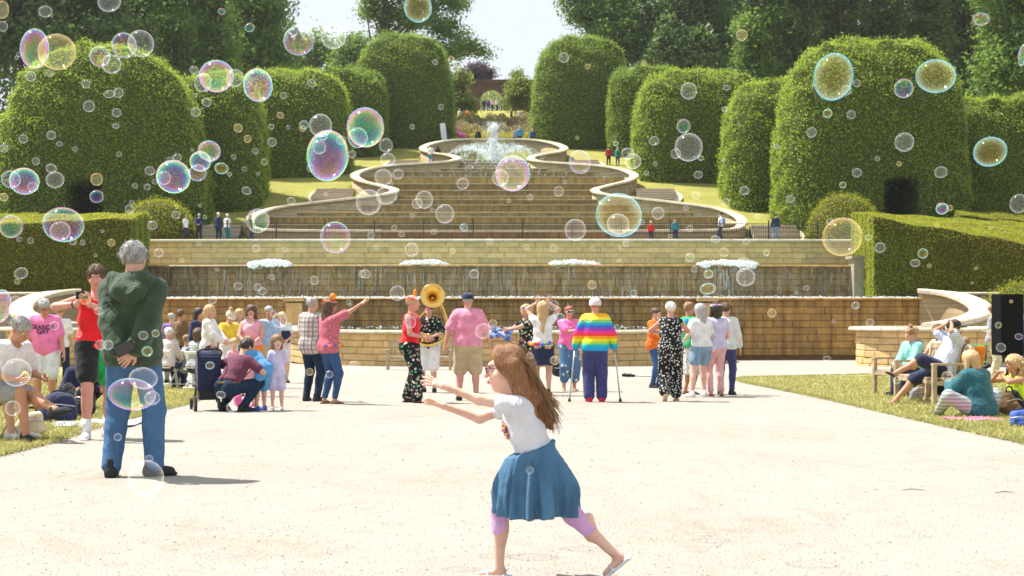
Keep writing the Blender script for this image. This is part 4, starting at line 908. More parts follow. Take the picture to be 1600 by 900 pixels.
def ik(a, t, l1, l2, pole):
    a = np.array(a, float); t = np.array(t, float); d = t-a; D = np.linalg.norm(d)
    if D > (l1+l2)*.995: t = a+d/D*(l1+l2)*.995; d = t-a; D = np.linalg.norm(d)
    D = max(D, abs(l1-l2)+.02); u = d/np.linalg.norm(d); x = (l1*l1-l2*l2+D*D)/(2*D); h = math.sqrt(max(l1*l1-x*x, 0)); p = np.array(pole, float); p = p-u*(p@u); p = unit(p) if np.linalg.norm(p) > 1e-4 else unit(np.cross(u, (1, 0, .1)))
    return a+u*x+p*h, t
class Body:
    """A posed figure: 1.70 m tall in its own space, faces -Y, its left hand is at +X."""
    def __init__(s, H=1.7, pel=(0, 0, .93), lean=0, side=0, twist=0, hy=0, hp=0, hr=0, lh=(.27, -.06, .80), rh=(-.27, -.06, .80), le=(.5, 1, -.2), re=(-.5, 1, -.2), lf=(.11, .0, .075), rf=(-.11, .0, .075), lk=(.12, -1, 0), rk=(-.12, -1, 0), lfy=12, rfy=-12, lfp=0, rfp=0, gm=1.0, belly=0.0, bust=0.0, hs=1.0, lhd='relaxed', rhd='relaxed', lpn=None, rpn=None, ldir=None, rdir=None, absu=False, sw=1.0, ts=1.0, ls=1.0, al=1.0, lr=1.0):
        k = s.k = H/1.7; q = (1/k if absu else 1.0); s.hs = hs; s.gm = gm
        pel = np.array(pel, float)*q; lh, rh, lf, rf = [np.array(v, float)*q for v in (lh, rh, lf, rf)]
        Rt = rotx(math.radians(lean)) @ roty(math.radians(side)); s.R = R = Rt @ rotz(math.radians(twist)); s.t = t = Rt @ np.array((0, 0, 1.)); s.rx = rx = R @ np.array((1., 0, 0)); s.fw = fw = R @ np.array((0, -1., 0)); Rp = roty(math.radians(side)*.3); s.px = px = Rp @ np.array((1., 0, 0))
        s.P = P = pel; t0_ = t; s.neck = P+t*.505*ts; hd = rotz(math.radians(twist+hy)) @ rotx(math.radians(hp)) @ roty(math.radians(hr)); s.RH = hd; s.head = s.neck+unit(t*.7+np.array((0, 0, .3)))*.045+hd @ np.array((0, -.022, .118*hs))
        s.sl, s.sr = P+t*.445*ts+rx*.165*sw, P+t*.445*ts-rx*.165*sw; s.hl, s.hr = P+px*.088-np.array((0, 0, .03)), P-px*.088-np.array((0, 0, .03))
        s.el, s.wl = ik(s.sl, lh, .275*al, .245*al, np.array(le)); s.er, s.wr = ik(s.sr, rh, .275*al, .245*al, np.array(re)); s.kl, s.al = ik(s.hl, lf, .43*ls, .425*ls, lk); s.kr, s.ar = ik(s.hr, rf, .43*ls, .425*ls, rk)
        s.fy = (math.radians(lfy), math.radians(rfy)); s.fp = (math.radians(lfp), math.radians(rfp)); s.hand = (lhd, rhd); s.pn = (lpn, rpn); s.hdir = (ldir, rdir)
        s.t = t = t*ts; g = gm; s.torso = [(P-np.array((0, 0, .05)), P+t*.05, .112*g, .112*g, px, 1.40), (P+t*.08, P+t*.2, .104*g, .104*g, rx, 1.28), (P+t*.25, P+t*.385, .112*g, .106*g, rx, 1.36), (s.sl-rx*.03, s.sr+rx*.03, .058, .058, None, 1)]
        if belly: s.torso.append((P+t*.07+fw*belly, P+t*.17+fw*belly, .11*g, .10*g, rx, 1.25))
        if bust: s.torso += [(P+t*.315+fw*.07+rx*.07, P+t*.315+fw*.075+rx*.07, bust, bust, None, 1), (P+t*.315+fw*.07-rx*.07, P+t*.315+fw*.075-rx*.07, bust, bust, None, 1)]
        s.torso += [(s.hl+np.array((0, .05, 0)), s.hl+np.array((0, .05, .03)), .085*g, .085*g, None, 1), (s.hr+np.array((0, .05, 0)), s.hr+np.array((0, .05, .03)), .085*g, .085*g, None, 1)]
        s.arms = [(s.sl, s.el, s.wl), (s.sr, s.er, s.wr)]; s.legs = [(s.hl, s.kl, s.al), (s.hr, s.kr, s.ar)]; s.lg = (.5+.5*g)*lr
    def bounds(s, pad=.2):
        P = np.array([p for t in s.torso for p in t[:2]]+[p for a in s.arms+s.legs for p in a]+[s.head]); return P.min(0)-pad, P.max(0)+pad
    def foot(s, i):
        R = rotz(s.fy[i]) @ rotx(s.fp[i]); a = (s.al, s.ar)[i]; return R, a
    def put_torso(s, f, off=0, k=.05, idx=None):
        for i, (a, b, ra, rb, u, su) in enumerate(s.torso):
            if idx is None or i in idx: f.cap(a, b, ra, rb, k, u, su, off)
    def limb(s, f, chain, radii, frac, off=0, k=.025, flare=0):
        a, b, c = chain; ra, rb, rc, rd = radii
        if frac <= 0: return
        t = min(frac, 1); f.cap(a, a+(b-a)*t, ra, ra+(rb-ra)*t+flare*t*.5, k, off=off)
        if frac > 1: t = min(frac-1, 1); f.cap(b, b+(c-b)*t, rc+flare*.5, rc+(rd-rc)*t+flare*(.5+.5*t), k, off=off)
    ARM = (.050, .040, .039, .027); LEG = (.090, .058, .056, .038)
    def rad(s, base): return tuple(r*s.lg for r in base)
    def body_mesh(s, lod):
        lo, hi = s.bounds(.17); f = Field(lo, hi, (.013, .029, .046)[lod]); s.put_torso(f)
        f.cap(s.neck-s.t*.03, s.head-s.RH @ np.array((0, -.03, .06*s.hs)), .058, .053*min(1, s.hs), .03)
        for c in s.arms: s.limb(f, c, s.rad(s.ARM), 2)
        for i, c in enumerate(s.legs):
            s.limb(f, c, s.rad(s.LEG), 2); h, kn, an = c; bk = s.foot(i)[0] @ np.array((0, .02, 0)); f.ell((kn*.68+an*.32)+bk, (.047*s.lg,)*2+(.09,), .04)
            R, a = s.foot(i); f.cap(a+R @ np.array((0, .015, -.04)), a+R @ np.array((0, -.125, -.052)), .032, .022, .03)
        V, F = f.mesh(); parts = [(V, F)]
        hv, hf = proto(proto_head, (.0055, .0145, .03)[lod]); parts.append((hv @ (s.RH*s.hs).T+s.head, hf))
        for i in (0, 1):
            sh, e, w = s.arms[i]; dv = unit(w-e) if s.hdir[i] is None else unit(s.hdir[i]); pn = s.pn[i] if s.pn[i] is not None else (s.rx*(-1 if i == 0 else 1))
            z = -dv; y = np.array(pn, float); y = unit(y-z*(y@z)); x = np.cross(y, z); hv, hf = proto(proto_hand, (.0038, .0118, .026)[lod], s.hand[i]); q = hv*np.array((-1 if i == 0 else 1, 1, 1))*(.92 if s.hs <= 1.05 else .95)
            parts.append((q @ np.stack([x, y, z], 1).T+w, hf[:, ::-1] if i == 0 else hf))
        return s.join(parts)
    def join(s, parts):
        V = []; F = []; n = 0
        for v, f in parts: V.append(v); F.append(f+n); n += len(v)
        return np.concatenate(V)*s.k, np.concatenate(F)
    def top(s, lod, sleeve=.55, hem=-.06, off=.016, neck=.485, flare=.012, fold=.006, tank=False, ph=0.0, low=0):
        lo, hi = s.bounds(.2); f = Field(lo, hi, (.0105, .026, .044)[lod]); s.put_torso(f, off, .05); f.clip(s.P+s.t*hem, -(s.t*.8+np.array((0, 0, .2))))
        for c in s.arms: s.limb(f, c, s.rad(s.ARM), sleeve, off, .03, flare)
        if tank:
            for sd in (-1, 1): f.cap(s.P+s.t*.47+s.rx*sd*.205, s.P+s.t*.33+s.rx*sd*.215, .075, .055, .01, sub=True)
            f.ell(s.P+s.t*.52+s.fw*.05, (.085, .085, .11), .01, sub=True)
        f.ell(s.P+s.t*(neck+.075)+s.fw*.045, (.068, .068, .085), .012, sub=True)
        if neck < .4: f.clip(s.P+s.t*neck, s.t)
        s.folds(f, fold, ph, 1.0); V, F = f.mesh(); return V*s.k, F
    def folds(s, f, amp, ph, w):
        X, Y, Z = f.grid(); wz = Z+.05*np.sin(9*X+ph)+.04*np.sin(11*Y+2*ph); a = np.abs(np.sin(19*wz+8*X+6*Y+2.0*np.sin(6*X+4*Z+ph)+ph))**.6; b = np.abs(np.sin(31*wz-17*X+12*Y+2.5*np.sin(7*Z+ph)+ph*1.3))**.5; m = .5+.5*np.sin(5*Z+6*X+ph)*np.sin(4*X-3*Y+ph)
        f.F = f.F+(amp*(a*m*.9+b*(1-m)*.8-.5)).astype(np.float32)
    def legs_cloth(s, lod, frac=1.95, off=.014, waist=.05, flare=0., fold=.006, ph=0.0, only=None):
        lo, hi = s.bounds(.2); f = Field(lo, hi, (.0115, .027, .044)[lod]); s.put_torso(f, off*.62, .05, [0, 1]+list(range(len(s.torso)-2, len(s.torso)))); f.clip(s.P+s.t*waist, s.t)
        for i, c in enumerate(s.legs):
            s.limb(f, c, s.rad(s.LEG), frac, off, .03, flare)
            if frac > 1.5: h, kn, an = c; f.ell((kn*.68+an*.32)+s.foot(i)[0] @ np.array((0, .02, 0)), (.047*s.lg+off*.6,)*2+(.09,), .04)
        s.folds(f, fold, ph, 1.0)
        if only is not None: f.clip(s.P, -s.px*only)
        V, F = f.mesh(); return V*s.k, F
    def skirt(s, lod, hem=.5, r0=.115, r1=.24, waist=.12, pleat=.012, npl=11, sway=(0, 0), puff=0):
        """hem = height above ground of the bottom edge"""
        lo, hi = s.bounds(.3); f = Field(lo, hi, (.012, .021, .034)[lod]); a = s.P+s.t*(waist-.02); mid = (s.kl+s.kr)/2; b = np.array((s.P[0]*.4+mid[0]*.6+sway[0], s.P[1]*.4+mid[1]*.6+sway[1], hem-.1))
        f.cap(a, b, r0, r1, .01, s.px, 1.25)
        for h, kn, an in s.legs: f.cap(h, h+(kn-h)*.55, .1, .09, .06, off=.02)
        X, Y, Z = f.grid(); an = np.arctan2(Y-b[1], X-b[0]); t = np.clip((a[2]-Z)/(a[2]-hem), 0, 1); f.F = f.F+(pleat*np.sin(npl*an+2*np.sin(3*an+1))*t+.4*pleat*np.sin(2.3*npl*an+5*Z)*t**.5-puff*np.sin(math.pi*np.clip(t, 0, 1))).astype(np.float32)
        hm = np.array((s.P[0], s.P[1], hem)); f.clip(hm, (0, 0, -1)); f.F = np.maximum(f.F, hem-Z+.012*np.sin(4*an)).astype(np.float32); f.clip(a, s.t); V, F = f.mesh(); return V*s.k, F
FOOT_Z = .075
def person(label, loc, rot, body, skin_t='fair', wear=(), hair=('short', 'brown'), shoes=('trainer', 'rubber'), lod=1, face=False, group=None, extras=None, socks=None):
    r = empty('person', loc, math.radians(rot)); tag(r, label, 'person', group); s = body; k = s.k
    V, F = s.body_mesh(lod); add('body', V, F, skin(skin_t), r, True)
    for i, w in enumerate(wear):
        kind, nm, mat, kw = w[0], w[1], w[2], (w[3] if len(w) > 3 else {})
        kw = dict(kw); ph = i*1.7+loc[0]*3
        if kind == 'top': V, F = s.top(lod, ph=ph, **kw)
        elif kind == 'legs': V, F = s.legs_cloth(lod, ph=ph, **kw)
        elif kind == 'skirt': V, F = s.skirt(lod, **kw)
        if len(F): add(nm, V, F, mat, r, True)
    def on_head(V): return (V @ (s.RH*s.hs).T+s.head)*k
    if hair:
        V, F = proto(proto_hair, hair[0], (.007, .0155, .03)[lod]); add('hair', on_head(V), F, HC[hair[1]] if isinstance(hair[1], str) else hair[1], r, True)
    if shoes and lod < 2:
        V, F = proto(proto_shoe, shoes[0])
        for i in (0, 1):
            R, a = s.foot(i); q = (V-np.array((0, 0, FOOT_Z))) @ R.T+a; add('shoe', q*k, F, shoes[1] if not isinstance(shoes[1], str) else M[shoes[1]], r, True)
    elif shoes:
        for i in (0, 1):
            R, a = s.foot(i); mb = MB(); v = np.array([(x, y, z) for x in (-.045, .045) for y in (-.17, .09) for z in (-.075, .01)]) @ R.T+a; mb.put(v*k, [(0, 1, 3, 2), (4, 6, 7, 5), (0, 4, 5, 1), (2, 3, 7, 6), (0, 2, 6, 4), (1, 5, 7, 3)]); mb.build('shoe', shoes[1] if not isinstance(shoes[1], str) else M[shoes[1]], r)
    if socks is not None:
        for i in (0, 1):
            h, kn, an = s.legs[i]; mb = MB(); mb.tube([Vector(an*k), Vector((an+(kn-an)*.32)*k)], [.047*k, .05*k], 12); mb.build('sock', socks, r, True)
    if face:
        for sd in (-1, 1):
            f = Field((-.02, -.02, -.02), (.02, .02, .02), .004); 
            V, F = proto(proto_ball, 'eye'); q = V*np.array((.0125, .011, .0075))+np.array((sd*.030, -.0865, .006)); mi = [1 if (V[fc].mean(0)[1] < -.86) else 0 for fc in F]
            link(bpy.data.objects.new('eye', mesh_np('eye', on_head(q), F, [M['white_eye'], M['iris']], True, mi)), r)
            V2 = V*np.array((.018, .004, .0035))+np.array((sd*.031, -.0985, .0225)); add('eyebrow', on_head(V2), F, HC[hair[1]] if hair and isinstance(hair[1], str) else HC['brown'], r, True)
        V, F = proto(proto_ball, 'eye'); add('mouth', on_head(V*np.array((.024, .006, .008))+np.array((0, -.103, -.061))), F, M['lips'], r, True)
    r['_k'] = k
    if extras: extras(r, s, on_head, k)
    del r['_k']; return r
def proto_ball(kind, n=10, m=8):
    V = []; F = []
    for i in range(m+1):
        t = math.pi*i/m
        for j in range(n): a = 2*math.pi*j/n; V.append((math.sin(t)*math.cos(a), -math.cos(t), math.sin(t)*math.sin(a)))
    for i in range(m):
        for j in range(n): F.append((i*n+j, i*n+(j+1) % n, (i+1)*n+(j+1) % n, (i+1)*n+j))
    return np.array(V), np.array(F)
def ball(name, c, r, mat, parent, n=12, m=9):
    V, F = proto(proto_ball, 'b', n, m); return add(name, V*np.array(r)+np.array(c), F, mat, parent, True)
def beads(name, pts, r, mats, parent, jit=.01):
    """garland: many little petals along a line, one mesh"""
    V0, F0 = proto(proto_ball, 'p', 6, 4); V = []; F = []; mi = []; n = 0
    for p in pts:
        for q in range(3):
            s = r*random.uniform(.7, 1.3); V.append(V0*s*np.array((1, .7, 1))+np.array(p)+RNG.normal(0, jit, 3)); F.append(F0+n); n += len(V0); mi += [random.randrange(len(mats))]*len(F0)
    return link(bpy.data.objects.new(name, mesh_np(name, np.concatenate(V), np.concatenate(F), mats, True, mi)), parent)
def ringpts(c, R, a, b, n=26, t0=0, t1=2*math.pi): return [np.array(c)+R @ np.array((a*math.cos(t), b*math.sin(t), 0)) for t in np.linspace(t0, t1, n)]
def lei(r, s, mats, drop=.22, rad=.022, name='flower_garland'):
    """garland round the neck hanging on the chest"""
    c = s.P+s.t*.47; pts = []
    for t in np.linspace(0, 2*math.pi, 34):
        x = .115*math.sin(t); dn = (1-math.cos(t))/2; fwd = -.055+.185*dn**.7; pts.append((c+s.rx*x*(1-.25*dn)+s.fw*fwd-s.t*drop*dn)*s.k)
    return beads(name, pts, rad*s.k, mats, r)
def headband(r, s, on_head, mats, k, z=.075, rad=.018):
    pts = [on_head(np.array([(.088*math.cos(t), .012+.10*math.sin(t), z+.01*math.sin(t))]))[0] for t in np.linspace(0, 2*math.pi, 22)]; return beads('headband', pts, rad*k, mats, r, .004)
def cap_hat(r, on_head, mat, brim=True, fwd=-1):
    mb = MB(); prof = [(.098*math.cos(a), .045+.085*math.sin(a)) for a in np.linspace(0, math.pi/2, 8)]; mb.lathe([(.099, .02)]+prof, 20); V = np.concatenate(mb.v); V[:, 1] = V[:, 1]*1.15+.014; F = mb.f
    h = add('cap', on_head(V), F, mat, r, True)
    if brim:
        v = []; 
        for t in np.linspace(-1.15, 1.15, 9):
            for q in (.09, .165): v.append((q*math.sin(t)*(1 if q < .1 else .62), fwd*(q*math.cos(t)*(1.1))+.012, .036-(q-.09)*.25))
        v = np.array(v); v2 = v-np.array((0, 0, .006)); n = len(v); f = [(i, i+1, i+3, i+2) for i in range(0, n-2, 2)]+[(i+n, i+2+n, i+3+n, i+1+n) for i in range(0, n-2, 2)]; add('brim', on_head(np.concatenate([v, v2])), f, mat, h)
    return h
def glasses(r, on_head, k, mat, lens=None, big=1.0):
    mb = MB()
    for sd in (-1, 1):
        pts = [on_head(np.array([(sd*.033+.024*big*math.cos(t), -.112+.004*abs(math.cos(t)), .006+.019*big*math.sin(t))]))[0] for t in np.linspace(0, 2*math.pi, 15)]; mb.tube(pts, .0035*k*big, 5)
        a = on_head(np.array([(sd*.057, -.108, .010), (sd*.078, -.06, .012), (sd*.083, .012, .006)])); mb.tube(list(a), .0028*k*big, 5)
    a = on_head(np.array([(-.010, -.114, .010), (.010, -.114, .010)])); mb.tube(list(a), .003*k, 5); g = mb.build('glasses', mat, r, True)
    if lens is not None:
        for sd in (-1, 1):
            v = np.array([(sd*.033+.023*big*math.cos(t), -.1125, .006+.018*big*math.sin(t)) for t in np.linspace(0, 2*math.pi, 14)[:-1]]); add('lens', on_head(v), [tuple(range(13))], lens, g)
    return g

def short_strands(r, on_head, k, hs, cols, n=900, ln=.032, zmin=-.03, fringe=False):
    """separate short hairs over the cap of hair"""
    rr = np.random.default_rng(4); mb = MB()
    for i in range(n):
        a = rr.uniform(0, 2*math.pi); el = rr.uniform(-.35, 1.5); p = np.array((.086*math.cos(a)*math.cos(el), .016+.104*math.sin(a)*math.cos(el), .038+.092*math.sin(el)))
        if p[1] < -.05 and p[2] < .06: continue
        if p[2] < zmin+.02*rr.random(): continue
        nr = unit(p-np.array((0, .016, .0))); t = unit(np.array((0, .3, -.6))+rr.normal(0, .35, 3)); q = p+nr*ln*.25+t*ln*.55; e = p+nr*ln*.32+t*ln*1.1
        pts = on_head(np.array([p, q, e])); mb.tube(list(pts), [.0020*k, .0016*k, .0005*k], 4, False)
    n_ = N('short_hair_strands'); m = n_.done(n_.ramp(n_.island(), cols), .45, None, .4); return mb.build('hair_strands', m, r, True)
GREYS = [(0, (.16, .15, .14)), (.5, (.40, .38, .36)), (1, (.62, .60, .57))]; BROWNS = [(0, (.03, .016, .008)), (.6, (.10, .055, .025)), (1, (.20, .12, .06))]
# ================================================================== things the crowd uses
WOOD = plain('weathered_teak', (.40, .31, .20), .8, .2, 0, .3, 8, .4); WHITE = M['whitep']; STEEL = plain('grey_steel', (.45, .46, .48), .35, .5, .6)
def thing(name, loc, rot, label, cat, group=None): return tag(empty(name, loc, math.radians(rot)), label, cat, group)
def bench(loc, rot, L, label):
    """faces -Y; length along X"""
    r = thing('garden_bench', loc, rot, label, 'bench', 'wooden benches')
    for sx in (-1, 1):
        MB().box((sx*(L/2-.03), -.27, .32), (.065, .065, .64)).build('leg', WOOD, r); mb = MB(); mb.bar((sx*(L/2-.03), .25, 0), (sx*(L/2-.03), .36, .95), .06, .06); mb.build('leg', WOOD, r)
        mb = MB(); mb.box((sx*(L/2-.03), .0, .655), (.08, .62, .035)); mb.build('armrest', WOOD, r); MB().box((sx*(L/2-.03), 0, .36), (.045, .52, .07)).build('side_rail', WOOD, r)
    for i in range(5): MB().box((0, -.24+i*.115, .43), (L-.1, .085, .026)).build('seat_slat', WOOD, r)
    MB().bar((-L/2+.06, .355, .92), (L/2-.06, .355, .92), .045, .09).build('top_rail', WOOD, r); MB().bar((-L/2+.06, .29, .52), (L/2-.06, .29, .52), .035, .06).build('back_rail', WOOD, r)
    n = int(L/.11)
    for i in range(n): x = -L/2+.12+(L-.24)*i/(n-1); mb = MB(); mb.bar((x, .29, .54), (x, .352, .89), .05, .015); mb.build('back_slat', WOOD, r)
    MB().box((0, -.285, .38), (L-.12, .03, .06)).build('front_rail', WOOD, r); return r
def fold_chair(loc, rot, label, mat=WHITE):
    r = thing('folding_chair', loc, rot, label, 'chair', 'white folding chairs')
    for sx in (-1, 1):
        mb = MB(); mb.tube([(sx*.21, -.22, 0), (sx*.21, .16, .82)], .013, 8); mb.build('frame_tube', mat, r, True); mb = MB(); mb.tube([(sx*.19, .24, 0), (sx*.19, -.2, .45)], .013, 8); mb.build('leg', mat, r, True)
    MB().box((0, -.02, .45), (.42, .38, .025)).build('seat', mat, r); mb = MB(); mb.box((0, .125, .72), (.42, .02, .16), Matrix.Rotation(math.radians(-25), 3, 'X')); mb.build('backrest', mat, r)
    mb = MB(); mb.tube([(-.21, -.17, .1), (.21, -.17, .1)], .01, 6); mb.tube([(-.19, .2, .1), (.19, .2, .1)], .01, 6); mb.build('stretcher', mat, r, True); return r
def bag(name, loc, rot, size, mat, label, strap=None, lean=0, seed=0):
    r = thing(name, loc, rot, label, 'bag'); a, b, c = size; f = Field((-a*.7, -b*.8, -.03), (a*.7, b*.8, c*1.2), min(size)*.09); f.cap((0, 0, c*.32), (0, lean, c*.68), b*.5, b*.42, .03, (1, 0, 0), a/b*.95); f.cap((0, -b*.35, c*.25), (0, -b*.35, c*.4), b*.22, b*.2, .03, (1, 0, 0), a/b*1.2); f.wob(.012, (21, 25, 19), seed); f.clip((0, 0, 0), (0, 0, -1)); V, F = f.mesh(); add('body', V, F, mat, r, True)
    mb = MB(); mb.tube(spline([(-a*.2, 0, c*.85), (-a*.12, 0, c*1.08), (a*.12, 0, c*1.08), (a*.2, 0, c*.85)], 5), .012, 6); mb.build('handle', strap or M['black'], r, True)
    mb = MB(); mb.tube(spline([(-a*.42, -b*.38, c*.58), (0, -b*.52, c*.66), (a*.42, -b*.38, c*.58)], 5), .006, 5); mb.build('zip', STEEL, r, True); return r
def ground3(px, py, dz=0): q = ground(px, py); return (q.x, q.y, q.z+dz)
C = dict(white=cloth('white_cotton', (.74, .73, .71)), pink=cloth('pink_cotton', (.86, .22, .46)), palepink=cloth('pale_pink_cotton', (.78, .38, .46)), hotpink=cloth('hot_pink_cotton', (.88, .17, .42)), red=cloth('red_jersey', (.72, .015, .02)), black=cloth('black_cotton', (.018, .018, .02)), green=cloth('green_shorts', (.02, .36, .09)),
    navy=cloth('navy_cotton', (.022, .028, .07)), beige=cloth('beige_cotton', (.50, .39, .24)), coat=cloth('green_waxed_coat', (.036, .066, .030), .6, .25, 6, .35), teal=cloth('teal_jacket', (.015, .11, .13), .6), mint=cloth('mint_hoodie', (.28, .62, .54)), neon=cloth('neon_vest', (.62, .80, .03)), maroon=cloth('maroon_cotton', (.13, .032, .065)),
    blue=cloth('blue_cotton', (.08, .30, .58)), lilac=cloth('lilac_cotton', (.56, .50, .68)), legging=cloth('lilac_leggings', (.60, .34, .62), .8), yellow=cloth('yellow_cotton', (.80, .56, .05)), orange=cloth('orange_cotton', (.85, .22, .02)), purple=cloth('purple_cotton', (.20, .11, .30)), grey=cloth('grey_cotton', (.30, .31, .33)), indigo=cloth('indigo_trousers', (.045, .05, .16)),
    palep=cloth('soft_pink_trousers', (.76, .42, .42)), tee=cloth('grey_white_tee', (.66, .66, .69), .9, .1), brown=cloth('brown_canvas', (.16, .09, .04)), cream=cloth('cream_cotton', (.66, .58, .42)), tealc=cloth('teal_cotton', (.02, .22, .26)), crimson=cloth('crimson_coat', (.42, .02, .05)), bluec=cloth('royal_blue_cotton', (.05, .10, .36)))
JB = m_jeans('blue_jeans', (.075, .16, .30)); JD = m_jeans('dark_jeans', (.018, .035, .065)); JM = m_jeans('mid_jeans', (.045, .10, .22)); JL = m_jeans('pale_denim', (.22, .34, .48)); DENIM = m_jeans('denim_skirt', (.085, .185, .30))
FLORAL_BK = print_cloth('black_floral', (.015, .015, .017), [(.62, .22, .24), (.12, .34, .16), (.7, .62, .5), (.25, .42, .30)], 17, .46); DITSY = print_cloth('black_white_ditsy', (.015, .015, .018), [(.75, .74, .70), (.6, .58, .5)], 26, .43); LEOP = print_cloth('leopard_print', (.62, .62, .58), [(.02, .02, .02), (.04, .04, .05)], 22, .38)
FL_BLUE = print_cloth('blue_floral', (.08, .17, .30), [(.72, .70, .62), (.55, .58, .62), (.70, .6, .4)], 9, .36); FL_ORG = print_cloth('orange_petals', (.70, .16, .02), [(.85, .42, .03), (.80, .08, .03), (.85, .62, .08), (.7, .2, .3)], 18, .45); FL_RED = print_cloth('red_white_floral', (.70, .64, .60), [(.62, .10, .10), (.7, .25, .2)], 16, .34)
FL_PK = print_cloth('pink_red_print', (.50, .13, .17), [(.66, .30, .32), (.42, .07, .10)], 30, .40); PASTEL = print_cloth('pastel_print', (.62, .66, .62), [(.70, .68, .30), (.35, .62, .62), (.72, .45, .5)], 11, .4); MULTI = [plain('petal_pink', (.85, .10, .35), .7), plain('petal_yellow', (.9, .6, .03), .7), plain('petal_blue', (.05, .15, .65), .7), plain('petal_red', (.8, .03, .03), .7), plain('petal_orange', (.9, .25, .02), .7), plain('petal_green', (.05, .42, .12), .7)]
PLAID = checks('plaid_shirt', (.55, .50, .45), ((.20, .12, .12), (.22, .18, .22)), .075, .32); GING = checks('blue_check_shirt', (.66, .68, .74), ((.16, .22, .42), (.16, .22, .42)), .03, .22)
RAINBOW = bands('rainbow_knit', [(.02, .32, .66), (.02, .42, .50), (.30, .62, .08), (.85, .68, .03), (.88, .36, .02), (.82, .06, .05), (.80, .04, .30), (.28, .06, .42), (.06, .14, .55), (.03, .36, .70), (.20, .60, .16), (.80, .72, .06), (.86, .42, .03)], .86, 1.44)
STRIPE_G = checks('grey_stripe', (.42, .44, .42), ((.42, .44, .42), (.18, .22, .22)), .05, .4); BANDANA = checks('striped_bandana', (.75, .70, .66), ((.45, .42, .62), (.72, .52, .45)), .03, .4)
# ================================================================== near figures
# the running girl
def girl_extras(r, s, on_head, k):
    glasses(r, on_head, k, plain('plum_frames', (.16, .01, .04), .3), plain('tinted_lens', (.10, .03, .05), .1, .6), 1.05)
    # long hair: a soft mass plus many separate locks
    rr = np.random.default_rng(11); f = Field((-.26, -.42, .58), (.22, .34, 1.16), .007); H = lambda *p: on_head(np.array([p]))[0]
    hc = s.head*k; hh = s.hs*k
    f.ell(H(0, .018, .036), np.array((.090, .108, .096))*hh, .01); f.ell(H(0, -.128, -.05), np.array((.078, .085, .094))*hh, .012, sub=True); f.ell(H(0, -.04, -.16), np.array((.11, .10, .07))*hh, .01, sub=True)
    for (a, b, ra, rb) in [((0, .06, .03), (0, .12, -.14), .075, .066), ((0, .12, -.14), (-.01, .185, -.27), .064, .036), ((.066, .02, .02), (.066, .075, -.15), .046, .042), ((.066, .075, -.15), (.045, .15, -.28), .042, .018), ((-.06, .03, .02), (-.06, .11, -.2), .046, .03), ((0, .16, -.22), (.0, .215, -.32), .036, .012)]:
        f.cap(H(*a), H(*b), ra*hh, rb*hh, .02)
    X, Y, Z = f.grid(); f.F = f.F+(.0055*np.sin(75*Y+40*Z+3*np.sin(9*Z))+.004*np.sin(130*X+30*Z)).astype(np.float32); V, F = f.mesh()
    n_ = N('long_hair'); w = n_.noise(3, n_.coord('Object', (40, 90, 9)), 5, .65); g = n_.sep(n_.coord())[2]
    HM = n_.done(n_.ramp(w, [(.3, (.10, .036, .012)), (.52, (.25, .105, .034)), (.72, (.46, .24, .09))]), .42, n_.bump(w, .7, .01), .45); base = add('hair', V, F, HM, r, True)
    mb = MB()
    for i in range(430):
        a = rr.uniform(.25, 2.9); el = rr.uniform(-.2, 1.35); p0 = np.array((.094*math.cos(a)*math.cos(el), .018+.112*math.sin(a)*math.cos(el), .036+.100*math.sin(el))); x = p0[0]*rr.uniform(.4, 1.1); ln = rr.uniform(.65, 1.12); lift = rr.uniform(-.02, .035)
        p1 = np.array((x*1.05, .11+lift*.6, -.02+.3*p0[2])); p2 = np.array((x*.9, .15+lift, -.15*ln)); p3 = np.array((x*.65+rr.normal(0, .015), .20+lift*1.4+rr.normal(0, .018), -.29*ln+rr.normal(0, .025)))
        pts = spline([H(*p0), H(*p1), H(*p2), H(*p3)], 4); m = len(pts); mb.tube(list(pts), [(.0022*(1-.75*j/m)+.0003) for j in range(m)], 4, False)
    n2 = N('hair_lock'); q = n2.island(); LM = n2.done(n2.ramp(q, [(0, (.10, .042, .014)), (.5, (.24, .12, .045)), (1, (.46, .27, .11))]), .4, None, .45); mb.build('hair_locks', LM, base, True)
    # heart print on the chest, seen from the side
    c = (s.P+s.t*.30+s.fw*.128)*k; beads('chest_print', [c+s.rx*k*(x*.06)+s.t*k*(z*.05) for x in np.linspace(-1, 1, 6) for z in np.linspace(-1, 1, 6)], .009*k, [MULTI[0], MULTI[1], C['purple']], r, .004)
    # gathered waist seam of the skirt and white hem stitching
    mb = MB(); pts = [(s.P+s.t*.10+s.rx*.172*math.cos(t)+s.fw*.142*math.sin(t))*k for t in np.linspace(0, 2*math.pi, 40)]; mb.tube(pts, [(.010+.004*math.sin(j*2.1))*k for j in range(40)], 6, False); mb.build('waist_gather', DENIM, r, True)
gb = Body(1.15, pel=(0, .025, .52), ts=.86, ls=.88, al=.92, lean=21, twist=4, hy=0, hp=4, lh=(.07, -.40, .855), rh=(-.07, -.375, .75), le=(.35, .3, -1), re=(-.35, .3, -1), lf=(.05, .40, .075), rf=(-.06, -.145, .052), lk=(0, -1, .2), rk=(-.05, -1, .3), lfy=4, rfy=-4, lfp=38, rfp=2, gm=.88, lr=.86, hs=1.25, lhd='open', rhd='open', lpn=(-.5, .1, -.85), rpn=(.3, .1, -.95), absu=True, sw=.80)
gp = ground(832, 907)
